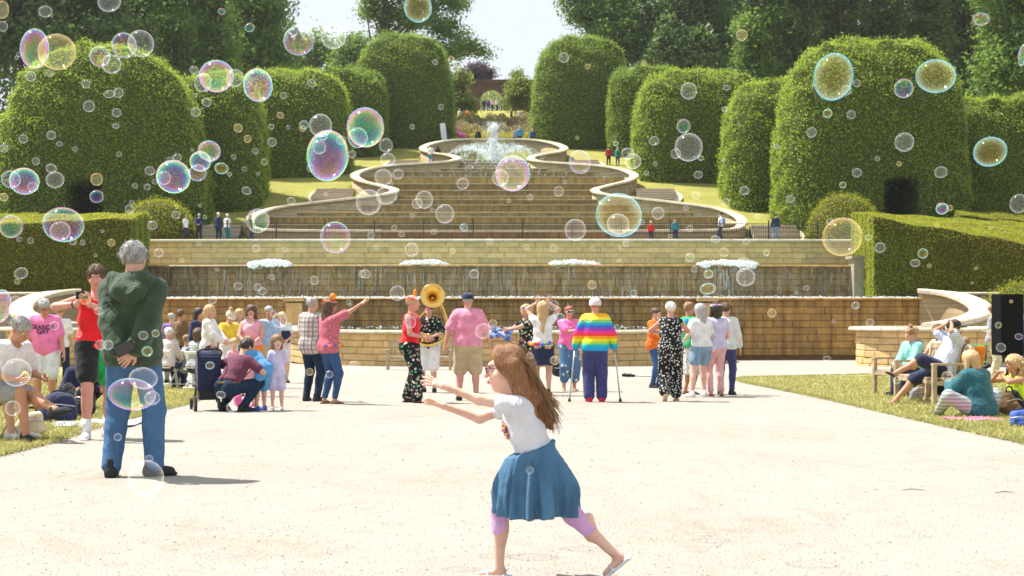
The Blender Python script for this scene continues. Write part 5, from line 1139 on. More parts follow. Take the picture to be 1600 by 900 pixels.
person('girl running left with outstretched arms in a white tee and denim skirt', (gp.x, gp.y, gp.z), -90, gb, 'pale', [('legs', 'leggings', C['legging'], dict(frac=1.36, off=.014, fold=.004, waist=-.02)), ('top', 't_shirt', C['tee'], dict(sleeve=.42, hem=.10, off=.020, fold=.007, flare=.02)), ('skirt', 'denim_skirt', DENIM, dict(hem=.43, r0=.145, r1=.285, waist=.13, pleat=.034, npl=13, sway=(0, .0), puff=.03))], None, ('sandal', plain('white_sandal', (.72, .72, .74), .5)), 0, True, None, girl_extras)
# man in the green coat
def coat_extras(r, s, on_head, k):
    f = Field(np.array((-.3, -.25, 1.2))*1.05, np.array((.3, .4, 1.75))*1.05, .012); c = s.P+s.t*.47
    f.cap((c+np.array((-.10, .07, .03)))*k, (c+np.array((.10, .07, .03)))*k, .075, .075, .03); f.cap((c+np.array((-.06, .135, -.05)))*k, (c+np.array((.06, .135, -.05)))*k, .075, .075, .05); f.cap((c+np.array((0, .14, -.07)))*k, (c+np.array((0, .13, -.12)))*k, .07, .045, .05)
    for sd in (-1, 1): f.cap((c+np.array((sd*.11, .04, .03)))*k, (c+np.array((sd*.075, -.07, .03)))*k, .05, .04, .03)
    f.wob(.010, (24, 20, 26), .7); V, F = f.mesh(); add('hood', V, F, C['coat'], r, True)
    mb = MB(); P = s.P
    pts = [(P+s.t*z+np.array((.0, .165+.012*math.sin(z*9), 0)))*k for z in np.linspace(-.14, .38, 12)]
    for sd in (-1, 1): mb.tube([(P+s.t*.36+np.array((sd*x, .152-.25*x*x, -.02*x)))*k for x in np.linspace(.01, .2, 6)], .004, 5)
    mb.build('yoke_seam', C['coat'], r, True); short_strands(r, on_head, k, 1, GREYS)
cb = Body(1.755, pel=(0, 0, .94), hp=4, lh=(.05, .235, .915), rh=(-.075, .235, .935), le=(1, .25, .1), re=(-1, .25, .1), lf=(.155, .02, .075), rf=(-.145, -.04, .075), lfy=8, rfy=-62, gm=1.05, belly=.02, lhd='grip', rhd='relaxed', lpn=(0, -1, .1), rpn=(0, -1, .2), ldir=(-.7, .1, -.5), rdir=(.6, .1, -.6), sw=1.05)
cp_ = ground(208, 745)
person('grey-haired man in a dark green hooded coat seen from behind', tuple(cp_), 180, cb, 'fair', [('legs', 'jeans', JB, dict(frac=1.97, off=.022, fold=.009, flare=.012)), ('top', 'green_coat', C['coat'], dict(sleeve=1.86, hem=-.125, off=.034, fold=.013, flare=.016, neck=.52))], ('short', 'grey'), ('boot', M['rubber']), 0, False, None, coat_extras)
q = Vector(cp_)+Vector((.03, -.335, .985)); r = thing('phone', tuple(q), 0, 'black phone held behind the back of the man in the coat', 'phone'); R_ = Matrix.Rotation(math.radians(-28), 3, 'Y') @ Matrix.Rotation(math.radians(15), 3, 'X'); MB().box((0, 0, 0), (.155, .012, .078), R_).build('case', M['black'], r); MB().box((0, -.0075, 0), (.14, .003, .068), R_).build('screen', plain('dark_screen', (.02, .02, .025), .12, .6), r)
# man in the red vest taking a picture
def vest_extras(r, s, on_head, k):
    short_strands(r, on_head, k, 1, BROWNS, 700)
    mb = MB(); mb.tube([(s.er*.18+s.wr*.82)*k, (s.er*.13+s.wr*.87)*k], .034*k, 12); mb.build('wristwatch', M['black'], r, True)
    c = (s.P+s.t*.30+s.fw*.165)*k
    mb = MB(); mb.bar(c+s.rx*.05*k+s.t*.03*k, c+s.rx*.10*k+s.t*.03*k, .006, .018); mb.bar(c+s.rx*.10*k+s.t*.03*k, c+s.rx*.055*k-s.t*.03*k, .006, .018); mb.bar(c+s.rx*.05*k-s.t*.03*k, c+s.rx*.10*k-s.t*.03*k, .006, .018); mb.build('chest_mark', C['white'], r)
vb = Body(1.79, pel=(0, 0, .94), lean=4, hy=-18, hp=8, lh=(-.14, -.30, 1.34), rh=(-.25, -.28, 1.34), le=(1, .1, -.6), re=(-1, .2, -.25), lf=(.14, .10, .075), rf=(-.13, -.14, .075), lfy=15, rfy=-20, lhd='grip', rhd='grip', lpn=(-1, 0, 0), rpn=(1, 0, 0), ldir=(0, -.2, 1), rdir=(.1, -.2, 1), gm=1.02)
vp = ground(150, 685)
person('man in a red sleeveless vest and black and green shorts raising a phone', tuple(vp), 30, vb, 'pink', [('legs', 'black_shorts', C['black'], dict(frac=.66, off=.03, flare=.03, only=-1)), ('legs', 'green_shorts', C['green'], dict(frac=.68, off=.031, flare=.03, only=1)), ('top', 'red_vest', C['red'], dict(sleeve=0, hem=-.04, off=.02, tank=True))], ('short', 'brown'), ('trainer', C['white']), 0, True, None, vest_extras, C['white'])
hand = Vector(vp)+Matrix.Rotation(math.radians(30), 3, 'Z') @ Vector((-.21, -.34, 1.50)); r = thing('phone', tuple(hand), 30, 'small phone held up by the man in the red vest', 'phone'); MB().box((0, 0, 0), (.15, .01, .075)).build('case', M['black'], r); MB().box((0, .007, 0), (.135, .003, .065)).build('screen', plain('dark_screen', (.02, .02, .025), .12), r)
# ---- "SEASIDE GAY" shirt
def flat_text(txt, size, mat, name, parent, place):
    cu = bpy.data.curves.new('lettering', 'FONT'); cu.body = txt; cu.align_x = 'CENTER'; cu.size = size; cu.extrude = .003; cu.offset = size*.008; o = bpy.data.objects.new('tmp', cu); col.objects.link(o); dg = bpy.context.evaluated_depsgraph_get(); me = bpy.data.meshes.new_from_object(o.evaluated_get(dg)); col.objects.unlink(o); bpy.data.objects.remove(o); bpy.data.curves.remove(cu)
    me.name = name
    for v in me.vertices: v.co = place(v.co)
    me.materials.clear(); me.materials.append(mat); return link(bpy.data.objects.new(name, me), parent)
def sea_extras(r, s, on_head, k):
    from mathutils.bvhtree import BVHTree
    sh = [c for c in r.children if c.name.startswith('pink_t_shirt')][0]; bt = BVHTree.FromPolygons([v.co for v in sh.data.vertices], [p.vertices for p in sh.data.polygons])
    for txt, z in (('SEASIDE', .345), ('GAY', .275)):
        def place(co, z=z):
            o = Vector((s.P+s.t*(z)+s.rx*0)*k)+Vector(s.rx)*co.x+Vector(s.t)*co.y+Vector(s.fw)*.6; hit = bt.ray_cast(o, -Vector(s.fw)); return (hit[0] if hit[0] else o-Vector(s.fw)*.45)+Vector(s.fw)*(.005+co.z)
        flat_text(txt, .092, plain('navy_print', (.03, .015, .09), .8), 'lettering', r, place)
    glasses(r, on_head, k, M['black']); 
sb = Body(1.66, pel=(0, 0, .92), lean=14, hp=22, hy=12, lh=(.30, -.10, .80), rh=(-.28, -.16, .78), gm=1.2, belly=.05, sw=1.06)
person('grey-haired man in a pink T-shirt lettered SEASIDE GAY and white shorts', ground3(72, 636), 6, sb, 'pink', [('legs', 'white_shorts', C['white'], dict(frac=.9, off=.03, flare=.03)), ('top', 'pink_t_shirt', C['pink'], dict(sleeve=.75, hem=-.1, off=.024, flare=.03, fold=.004))], ('short', 'grey'), ('trainer', C['grey']), 1, True, None, sea_extras)
# seated man at the left edge
db = Body(1.76, pel=(0, .1, .52), lean=26, hp=32, lh=(.16, -.36, .62), rh=(-.16, -.34, .62), lf=(-.04, -.74, .33), rf=(-.10, -.40, .075), lk=(.2, -1, 1), rk=(-.1, -1, 1), lfp=-20, gm=1.05)
lp = ground(8, 688)
person('man in a white tee sitting at the left edge with crossed bare legs', tuple(lp), 62, db, 'tan', [('legs', 'shorts', C['grey'], dict(frac=.8, off=.03, flare=.02)), ('top', 't_shirt', C['white'], dict(sleeve=.7, hem=-.06, off=.024))], ('crop', 'grey'), ('trainer', M['rubber']), 0, True, None, lambda r, s, oh, k: short_strands(r, oh, k, 1, GREYS, 700, .022))
r = thing('camping_stool', tuple(lp), 62, 'low folding stool under the man at the left edge', 'stool'); MB().box((0, .12, .41), (.42, .36, .03)).build('seat', C['navy'], r)
for sx in (-1, 1):
    for sy in (-1, 1): mb = MB(); mb.tube([(sx*.18, .12+sy*.15, 0), (sx*.18, .12-sy*.14, .4)], .011, 6); mb.build('leg', STEEL, r, True)
bag('cooler_bag', ground3(92, 660), 8, (.52, .34, .36), C['navy'], 'square dark cooler bag on the grass behind the sneakers', None, 0, 1); bag('rucksack', ground3(132, 652), -20, (.36, .26, .42), C['black'], 'black rucksack on the grass beside the cooler bag', None, 0, 2); bag('shoulder_bag', ground3(48, 682), 30, (.34, .2, .28), C['cream'], 'cream shoulder bag on the grass by the sneakers', None, 0, 3)
r = thing('picnic_rug', ground3(150, 664, .014), 5, 'pale striped rug lying on the grass behind the man in the vest', 'rug'); V = np.array([(x*.5, y*.5, .012+.01*math.sin(x*5+y*3)) for x in np.linspace(-1, 1, 9) for y in np.linspace(-1, 1, 9)]); F = np.array([(i*9+j, (i+1)*9+j, (i+1)*9+j+1, i*9+j+1) for i in range(8) for j in range(8)]); add('cloth', V, F, checks('rug_stripe', (.55, .56, .62), ((.2, .22, .4), (.6, .6, .62)), .16, .3), r, True)
# ================================================================== left crowd
person('person in a white top behind the man in the pink T-shirt', ground3(93, 612), 190, Body(1.68, hp=6), 'fair', [('legs', 'trousers', JD), ('top', 'shirt', C['white'], dict(sleeve=.7))], ('short', 'light'))
person('bald man in a purple shirt standing by the white folding chairs', ground3(268, 594), 175, Body(1.66, gm=1.08), 'fair', [('legs', 'trousers', C['navy']), ('top', 'shirt', C['purple'], dict(sleeve=.8))], ('fringe', 'grey'))
fold_chair(ground3(258, 608), 160, 'white folding chair nearest the man in the green coat'); fold_chair(ground3(288, 607), 205, 'white folding chair beside the pushchair'); fold_chair(ground3(222, 606), 150, 'white folding chair half hidden by the green coat')
sit = dict(pel=(0, .06, .54), lf=(.11, -.42, .075), rf=(-.11, -.42, .075), lh=(.12, -.36, .62), rh=(-.12, -.36, .62), lk=(.1, -1, 1), rk=(-.1, -1, 1))
person('grey-haired person in a pale wrap sitting on a white folding chair', ground3(262, 608), 160, Body(1.62, lean=10, **sit), 'fair', [('legs', 'trousers', C['navy']), ('top', 'wrap', FL_RED, dict(sleeve=1.7, off=.03))], ('short', 'white'))
person('boy in a grey tee sitting sideways on a white folding chair', ground3(291, 607), 120, Body(1.40, lean=8, hs=1.12, **sit), 'fair', [('legs', 'shorts', C['grey'], dict(frac=.9, off=.025)), ('top', 't_shirt', C['grey'], dict(sleeve=.6))], ('short', 'light'))
clap = dict(lh=(.05, -.33, 1.18), rh=(-.05, -.33, 1.18), le=(1, 0, -.6), re=(-1, 0, -.6), lhd='open', rhd='open', lpn=(-1, 0, 0), rpn=(1, 0, 0), ldir=(-.1, -.6, .8), rdir=(.1, -.6, .8))
front_ = dict(lh=(.08, -.30, 1.02), rh=(-.08, -.30, 1.02), le=(1, .2, -.4), re=(-1, .2, -.4))
person('dark-haired woman in a navy jacket behind the blonde woman', ground3(311, 609), 60, Body(1.64), 'fair', [('legs', 'trousers', C['navy']), ('top', 'jacket', C['navy'], dict(sleeve=1.8, off=.03))], ('mid', 'dark'))
person('blonde woman in a white cardigan and long dark skirt by the pushchair', ground3(327, 616), 85, Body(1.64, bust=.05, **front_), 'fair', [('skirt', 'skirt', C['navy'], dict(hem=.25, r1=.2, waist=.12)), ('top', 'cardigan', C['white'], dict(sleeve=1.8, off=.028, hem=-.12))], ('mid', 'blonde'))
person('young woman in a yellow and white top looking down', ground3(358, 613), 35, Body(1.58, hp=28, bust=.045, **front_), 'fair', [('legs', 'trousers', C['white']), ('top', 'yellow_top', C['yellow'], dict(sleeve=.5, hem=.18)), ('top', 'white_top', C['white'], dict(sleeve=0, hem=-.05, neck=.2, off=.018))], ('bun', 'blonde'), extras=lambda r, s, oh, k: cap_hat(r, oh, C['cream'], True))
person('brown-haired woman in a pale vest wearing a bright flower garland', ground3(393, 619), 4, Body(1.62, bust=.06, gm=1.08, **front_), 'pink', [('legs', 'orange_shorts', C['orange'], dict(frac=.9, off=.03, flare=.02)), ('top', 'vest', C['palepink'], dict(sleeve=0, tank=True, hem=-.06, off=.018))], ('bob', 'brown'), face=True, extras=lambda r, s, oh, k: lei(r, s, MULTI, .26, .02))
def bag_front(r, s, oh, k):
    mb = MB(); mb.box((.03, -.17*k, 1.12*k), (.26, .1, .28)); mb.build('shoulder_pouch', C['navy'], r)
person('woman in a white tee and floral shorts with a dark pouch', ground3(441, 598), 15, Body(1.64, bust=.05, **front_), 'fair', [('legs', 'floral_shorts', FL_RED, dict(frac=.75, off=.028, flare=.03)), ('top', 't_shirt', C['white'], dict(sleeve=.6, off=.02))], ('short', 'blonde'), extras=bag_front, face=True)
# pushchair
r = thing('pushchair', ground3(324, 641), 198, 'dark navy pushchair with its hood up and small black wheels', 'pushchair'); NV = C['navy']
f = Field((-.4, -.55, .25), (.4, .55, 1.15), .022); X, Y, Z = f.grid(); f.F = (np.maximum(np.maximum(np.abs(X)-.22, np.sqrt(np.maximum(np.abs(Y-.12)-.08, 0)**2+np.maximum(np.abs(Z-.72)-.20, 0)**2)-.14), -1.0)+0*Z).astype(np.float32); f.cap((0, -.25, .46), (0, .1, .5), .10, .12, .04, (1, 0, 0), 1.6); f.ell((0, -.16, .82), (.19, .20, .2), .03, sub=True); f.wob(.005, (20, 18, 15), 1); V, F = f.mesh(); add('hood_and_seat', V, F, NV, r, True)
MB().box((0, .33, .66), (.44, .03, .62), Matrix.Rotation(math.radians(-10), 3, 'X')).build('back_panel', NV, r)
mb = MB(); mb.tube(spline([(-.2, .35, .9), (-.22, .47, 1.05), (-.1, .52, 1.10), (.1, .52, 1.10), (.22, .47, 1.05), (.2, .35, .9)], 5), .018, 8); mb.build('handle', M['black'], r, True)
for sx in (-1, 1):
    mb = MB(); mb.tube([(sx*.26, .42, .14), (sx*.22, 0, .5), (sx*.2, .4, .95)], .014, 6); mb.tube([(sx*.22, .1, .55), (sx*.22, -.42, .12)], .014, 6); mb.build('frame_tube', M['black'], r, True)
    for y, wr in ((.42, .14), (-.42, .1)):
        Rw = Matrix.Rotation(math.pi/2, 3, 'Y'); w_ = MB().lathe([(wr*.72, -.02), (wr, -.025), (wr, .025), (wr*.72, .02), (wr*.72, -.02)], 18, (sx*.27, y, wr), Rw).build('wheel', M['rubber'], r, True); MB().lathe([(.01, -.012), (wr*.73, -.012), (wr*.73, .012), (.01, .012)], 12, (sx*.27, y, wr), Rw).build('rim', STEEL, w_, True)
MB().box((0, .1, .28), (.36, .42, .16)).build('basket', M['black'], r); r.scale = (.74, .74, .82)
r = thing('pink_toy_bag', ground3(372, 636), 10, 'small bright pink bag under the crouching man', 'bag'); f = Field((-.12, -.1, 0), (.12, .1, .25), .012); f.cap((0, 0, .06), (0, 0, .13), .055, .045, .02, (1, 0, 0), 1.4); f.wob(.008, (30, 30, 20), 2); V, F = f.mesh(); add('body', V, F, C['hotpink'], r, True); mb = MB(); mb.tube(spline([(-.05, 0, .15), (0, 0, .23), (.05, 0, .15)], 5), .006, 6); mb.build('handle', C['hotpink'], r, True)
def belt_extras(r, s, oh, k):
    mb = MB(); pts = [(s.P+s.t*.075+s.px*.178*math.cos(t)+np.array((0, .145*math.sin(t)+.02, 0)))*k for t in np.linspace(0, 2*math.pi, 28)]; mb.tube(pts, .016*k, 6, False); mb.build('belt', C['brown'], r, True)
person('man in a maroon tee crouching behind the pushchair', ground3(362, 643), 145, Body(1.70, pel=(0, .08, .36), lean=36, hp=20, lh=(.42, -.05, .86), rh=(-.2, -.42, .5), le=(1, .2, -.3), re=(-1, .2, -.3), lf=(.17, .0, .075), rf=(-.17, -.06, .075), lk=(.35, -1, .5), rk=(-.35, -1, .5)), 'fair', [('legs', 'jeans', JD, dict(frac=1.95, off=.02)), ('top', 'maroon_t_shirt', C['maroon'], dict(sleeve=.65, hem=.06, off=.025, flare=.02))], ('short', 'dark'), extras=belt_extras)
person('small boy in a blue tee and blue shorts bending forward', ground3(407, 642), -125, Body(1.14, ls=.97, pel=(0, .1, .92), lean=48, hp=20, hs=1.32, sw=.85, lh=(.15, -.5, .8), rh=(-.12, -.5, .8)), 'fair', [('legs', 'blue_shorts', C['blue'], dict(frac=1.0, off=.03, flare=.02)), ('top', 'blue_t_shirt', C['blue'], dict(sleeve=.6, off=.025, hem=-.08))], ('short', 'light'), ('trainer', C['bluec']))
person('toddler in pink between the boy in blue and the pushchair', ground3(391, 635), -30, Body(.92, ls=.97, hs=1.5, sw=.85, hp=10), 'pale', [('legs', 'pink_trousers', C['palepink'], dict(frac=1.6)), ('top', 'pink_top', C['palepink'], dict(sleeve=.8, off=.02))], ('short', 'blonde'), ('trainer', C['hotpink']))
person('little girl in a lilac tee and shorts standing upright', ground3(433, 641), 8, Body(1.03, ls=.97, hs=1.38, sw=.85, hy=12, lh=(.24, -.02, .82), rh=(-.24, -.02, .82)), 'pale', [('legs', 'lilac_shorts', C['lilac'], dict(frac=.85, off=.035, flare=.03)), ('top', 'lilac_t_shirt', C['lilac'], dict(sleeve=.7, off=.025, hem=-.1, flare=.03))], ('mid', 'light'), ('trainer', C['white']), face=True)
person('small blond child half hidden behind the crouching man', ground3(366, 624), 20, Body(.98, ls=.97, hs=1.42, sw=.85), 'pale', [('legs', 'trousers', C['grey'], dict(frac=1.8)), ('top', 't_shirt', C['palepink'], dict(sleeve=.6))], ('short', 'blonde'), face=True)
person('person in dark clothes sitting on the grass behind the cooler bag', ground3(125, 640), 40, Body(1.68, pel=(0, .05, .13), lean=12, hp=10, lh=(.2, -.3, .3), rh=(-.2, -.3, .3), lf=(.25, -.5, .06), rf=(-.2, -.55, .06), lk=(.6, -.4, 1), rk=(-.6, -.4, 1)), 'fair', [('legs', 'trousers', C['black'], dict(frac=1.9)), ('top', 'dark_top', C['navy'], dict(sleeve=1.8, off=.025))], ('short', 'brown'))
person('person with pale trainers sitting beside the left edge', ground3(-22, 686), 70, Body(1.70, **sit), 'fair', [('legs', 'shorts', C['beige'], dict(frac=.9, off=.03)), ('top', 't_shirt', C['lilac'], dict(sleeve=.7))], ('mid', 'brown'), ('trainer', C['white']))
person('grey-haired woman in a blue top sitting low by the white chairs', ground3(243, 601), 170, Body(1.6, **sit), 'fair', [('legs', 'trousers', C['grey']), ('top', 'blue_top', C['blue'], dict(sleeve=1.2))], ('short', 'grey'))
person('man in a brown top behind the seated people at the left', ground3(282, 600), 150, Body(1.68), 'tan', [('legs', 'trousers', JD), ('top', 'brown_top', C['brown'], dict(sleeve=.7))], ('short', 'brown'))
fold_chair(ground3(309, 613), 150, 'white folding chair between the blonde woman and the pushchair')
person('woman in a striped top sitting on the chair by the blonde woman', ground3(309, 613), 150, Body(1.58, lean=8, **sit), 'fair', [('legs', 'trousers', C['navy']), ('top', 'striped_top', STRIPE_G, dict(sleeve=1.2, off=.025))], ('bob', 'brown'))
person('blonde woman in a teal top behind the brown-haired woman', ground3(374, 608), 10, Body(1.62, bust=.045), 'fair', [('legs', 'trousers', JD), ('top', 'teal_top', C['tealc'], dict(sleeve=.6))], ('mid', 'blonde'))
person('man in a pale blue shirt in front of the wet wall', ground3(420, 606), 20, Body(1.70), 'tan', [('legs', 'trousers', C['beige']), ('top', 'blue_shirt', cloth('pale_blue_shirt', (.35, .45, .62)), dict(sleeve=.7))], ('short', 'grey'))
# couple
person('balding man in a plaid shirt and dark jeans', ground3(487, 627), 152, Body(1.72, gm=1.05, lh=(.25, -.12, .82), rh=(-.22, -.25, .95)), 'fair', [('legs', 'jeans', JD, dict(frac=1.97, off=.02)), ('top', 'plaid_shirt', PLAID, dict(sleeve=.9, hem=-.16, off=.03, flare=.02))], ('fringe', 'grey'), ('boot', M['rubber']))
def rainbow_band(r, s, oh, k): headband(r, s, oh, [MULTI[3], MULTI[4], MULTI[1], MULTI[2]], k, .07, .02); 
def couple_x(r, s, oh, k):
    rainbow_band(r, s, oh, k); ball('pompom', oh(np.array([(-.05, -.02, .15)]))[0], (.05*k, .05*k, .065*k), MULTI[4], r)
    pts = ringpts(s.P*k+np.array((0, 0, .03)), np.eye(3), .21*k, .19*k, 20, 2.2, 5.0); beads('flower_garland', pts, .022*k, MULTI, r)
person('long-haired woman in a pink-red top raising one arm', ground3(514, 631), 128, Body(1.66, gm=1.06, bust=.055, rh=(-.52, -.34, 1.66), re=(-.3, .4, -1), lh=(.2, -.25, 1.0), rhd='open', rpn=(0, 1, .3), lf=(.10, .03, .075), rf=(-.09, -.05, .075)), 'tan', [('legs', 'jeans', JM, dict(frac=1.9, off=.012)), ('top', 'pink_red_top', FL_PK, dict(sleeve=.75, hem=-.10, off=.026, flare=.03))], ('long', 'brown'), ('sandal', C['brown']), extras=couple_x)
# ================================================================== middle crowd
bench(ground3(655, 578), 0, 2.1, 'pale wooden bench in front of the low basin wall')
def u_x(r, s, oh, k): headband(r, s, oh, [MULTI[3], MULTI[0], MULTI[4], C['white']], k, .08, .02); ball('feather', oh(np.array([(.03, -.02, .16)]))[0], (.03*k, .03*k, .07*k), MULTI[4], r)
person('woman in a red vest and black floral trousers facing right', ground3(641, 629), 72, Body(1.72, gm=1.04, bust=.05, lean=3, lf=(.10, .10, .075), rf=(-.10, -.16, .075), lh=(.14, -.24, 1.03), rh=(-.12, -.30, 1.05)), 'pink', [('legs', 'floral_trousers', FLORAL_BK, dict(frac=1.92, off=.035, flare=.02, fold=.010)), ('top', 'red_vest', C['red'], dict(sleeve=0, tank=True, hem=-.04, off=.016))], ('short', 'blonde'), ('sandal', M['black']), extras=u_x)
vp2 = ground3(670, 613)
def v_x(r, s, oh, k): glasses(r, oh, k, MULTI[0], None, 1.2)
person('sousaphone player in a dark floral shirt and white shorts', vp2, -8, Body(1.70, gm=1.06, lh=(.12, -.28, 1.08), rh=(-.12, -.28, 1.12), le=(1, .2, -.4), re=(-1, .2, -.4), lhd='grip', rhd='grip'), 'fair', [('legs', 'white_shorts', C['white'], dict(frac=.95, off=.04, flare=.03)), ('top', 'floral_shirt', FLORAL_BK, dict(sleeve=.85, off=.03, hem=-.10))], ('short', 'dark'), extras=v_x, face=True)
GOLD = plain('brass', (.80, .52, .13), .25, .5, 1.0, .08)
r = thing('sousaphone', vp2, -8, 'golden sousaphone with a wide bell worn by a player', 'sousaphone')
c = Vector((.10, -.12, 1.86)); Rb = Matrix.Rotation(math.radians(80), 3, 'X') @ Matrix.Rotation(math.radians(12), 3, 'Y'); MB().lathe([(.03, -.34), (.04, -.22), (.07, -.10), (.13, -.02), (.20, .02), (.232, .028), (.238, .022), (.20, .012), (.12, -.03), (.06, -.11), (.03, -.22), (.02, -.33)], 36, c, Rb).build('bell', GOLD, r, True)
q = c+Rb @ Vector((0, 0, -.33)); mb = MB(); mb.tube(spline([q, (.16, .28, 1.72), (.30, .22, 1.4), (.34, .02, 1.1), (.1, -.26, .92), (-.22, -.22, 1.0), (-.34, .02, 1.25), (-.22, .2, 1.46), (-.02, .05, 1.58), (-.02, -.12, 1.52)], 8), [.034]*20+[.03]*30+[.022]*22+[.012]*1, 10) if False else mb.tube(spline([q, (.16, .28, 1.72), (.30, .22, 1.4), (.34, .02, 1.1), (.1, -.26, .92), (-.22, -.22, 1.0), (-.34, .02, 1.25), (-.22, .2, 1.46), (-.02, -.02, 1.60), (-.02, -.14, 1.53)], 8), list(np.linspace(.038, .011, 73)), 10); mb.build('body_tube', GOLD, r, True)
for i in range(3): MB().lathe([(.0, -.08), (.024, -.08), (.024, .08), (.0, .08)], 12, (-.06+.06*i, -.30, 1.06)).build('valve', GOLD, r, True)
person('man in a pink polo and beige shorts seen from behind', ground3(731, 626), 180, Body(1.79, gm=1.2, belly=.05, hp=2, lh=(.38, .02, .84), rh=(-.36, -.06, .86), le=(1, .4, 0), re=(-1, .4, 0), lf=(.14, 0, .075), rf=(-.13, -.02, .075), sw=1.06), 'pink', [('legs', 'beige_shorts', C['beige'], dict(frac=.98, off=.035, flare=.035)), ('top', 'pink_polo', cloth('polo_pink', (.74, .27, .37)), dict(sleeve=.85, hem=-.06, off=.03, flare=.03))], ('crop', 'grey'), ('trainer', M['rubber']), extras=lambda r, s, oh, k: cap_hat(r, oh, C['navy'], True))
xp = ground3(823, 612)
person('blonde woman with a flower headband in a black floral dress', xp, -60, Body(1.68, bust=.05, lh=(.1, -.52, 1.22), rh=(-.1, -.5, 1.16), le=(.6, 0, -1), re=(-.6, 0, -1), lhd='grip'), 'fair', [('skirt', 'dress_skirt', FLORAL_BK, dict(hem=.5, r1=.2)), ('top', 'dress_top', FLORAL_BK, dict(sleeve=.5, off=.018))], ('mid', 'blonde'), extras=lambda r, s, oh, k: headband(r, s, oh, MULTI[:3]+[C['white']], k))
r = thing('pompom', tuple(Vector(xp)+Vector((-.52, -.32, 1.16))), 0, 'shaggy blue and white pompom held out by the blonde woman', 'pompom'); beads('tassels', [np.array((RNG.normal(0, .11), RNG.normal(0, .06), RNG.normal(0, .05))) for i in range(46)], .028, [MULTI[2], C['white'], cloth('sky_blue', (.2, .45, .75)), C['purple']], r, .02)
def y_x(r, s, oh, k): beads('flower_garland', ringpts((s.P+s.t*.02)*k, np.eye(3), .23*k, .19*k, 30), .03*k, MULTI, r)
person('long-haired blonde woman in a white top with both hands above her head', ground3(848, 618), 178, Body(1.70, bust=.045, lh=(.10, -.06, 1.70), rh=(-.10, -.06, 1.70), le=(1, -.6, 0), re=(-1, -.6, 0), lhd='open', rhd='open', ldir=(.12, 0, 1), rdir=(-.12, 0, 1), lpn=(0, -1, 0), rpn=(0, -1, 0)), 'fair', [('skirt', 'navy_skirt', C['navy'], dict(hem=.55, r1=.19)), ('top', 'white_top', C['white'], dict(sleeve=.25, off=.018, hem=-.03))], ('long', 'blonde'), extras=y_x)
def z_x(r, s, oh, k): glasses(r, oh, k, WHITE, M['black'], 1.5); lei(r, s, [C['white'], MULTI[0]], .12, .02)
person('red-haired woman in a pink shirt with big white joke glasses', ground3(889, 611), 12, Body(1.66, gm=1.08, bust=.055, lh=(.30, -.34, 1.26), rh=(.10, -.36, 1.24), le=(1, .1, -.5), re=(-.6, 0, -1)), 'pink', [('legs', 'floral_trousers', FL_BLUE, dict(frac=1.55, off=.035, flare=.02)), ('top', 'pink_shirt', C['hotpink'], dict(sleeve=.8, off=.028, hem=-.12))], ('short', 'red'), ('sandal', C['beige']), extras=z_x)
r = thing('instrument_case', ground3(877, 598), 15, 'rounded black instrument case standing on the gravel', 'case'); f = Field((-.35, -.2, 0), (.35, .2, .75), .022); f.cap((0, 0, .24), (0, 0, .46), .11, .10, .03, (1, 0, 0), 2.1); V, F = f.mesh(); add('shell', V, F, M['black'], r, True); mb = MB(); mb.tube(spline([(-.08, 0, .55), (0, 0, .64), (.08, 0, .55)], 5), .012, 6); mb.build('handle', M['rubber'], r, True); MB().box((0, -.105, .35), (.4, .012, .02)).build('seam', STEEL, r)
r = thing('effects_pedal', ground3(982, 589), 0, 'flat black pedal lying on the gravel', 'pedal'); MB().box((0, 0, .04), (.34, .2, .07), Matrix.Rotation(math.radians(4), 3, 'Y')).build('box', M['black'], r)
for i in range(3): MB().lathe([(0, 0), (.018, 0), (.018, .05), (0, .05)], 10, (-.1+.08*i, 0, .075)).build('knob', STEEL, r, True)
mb = MB(); mb.tube(spline([(.17, 0, .03), (.35, .05, .012), (.55, -.05, .012), (.8, .0, .012)], 6), .009, 6); mb.build('cable', M['rubber'], r, True)
rp = ground3(930, 628)
def aa_x(r, s, oh, k):
    mb = MB(); mb.lathe([(.101, .0), (.102, .05), (.09, .09), (.05, .125), (.0, .135)], 20); V = np.concatenate(mb.v); V[:, 1] = V[:, 1]*1.12+.014; b = add('bandana', oh(V), mb.f, BANDANA, r, True)
    cf = MB()
    for i, (sh, e, w) in enumerate(s.arms): cf.tube([(e*.1+w*.9)*k, (w*1.0)*k], .045*k, 12)
    cf.build('cuff', MULTI[0], r, True)
person('person in a rainbow striped jumper leaning on crutches', rp, 180, Body(1.69, gm=1.12, lh=(.32, -.13, .90), rh=(-.32, -.13, .90), le=(1, .6, 0), re=(-1, .6, 0), lhd='fist', rhd='fist', lf=(.10, 0, .075), rf=(-.11, 0, .075)), 'pink', [('legs', 'navy_trousers', C['indigo'], dict(frac=1.93, off=.032, flare=.02, fold=.009)), ('top', 'rainbow_jumper', RAINBOW, dict(sleeve=1.88, hem=-.09, off=.032, flare=.012, neck=.5))], ('crop', 'red'), ('boot', cloth('red_shoe', (.62, .02, .05))), extras=aa_x)
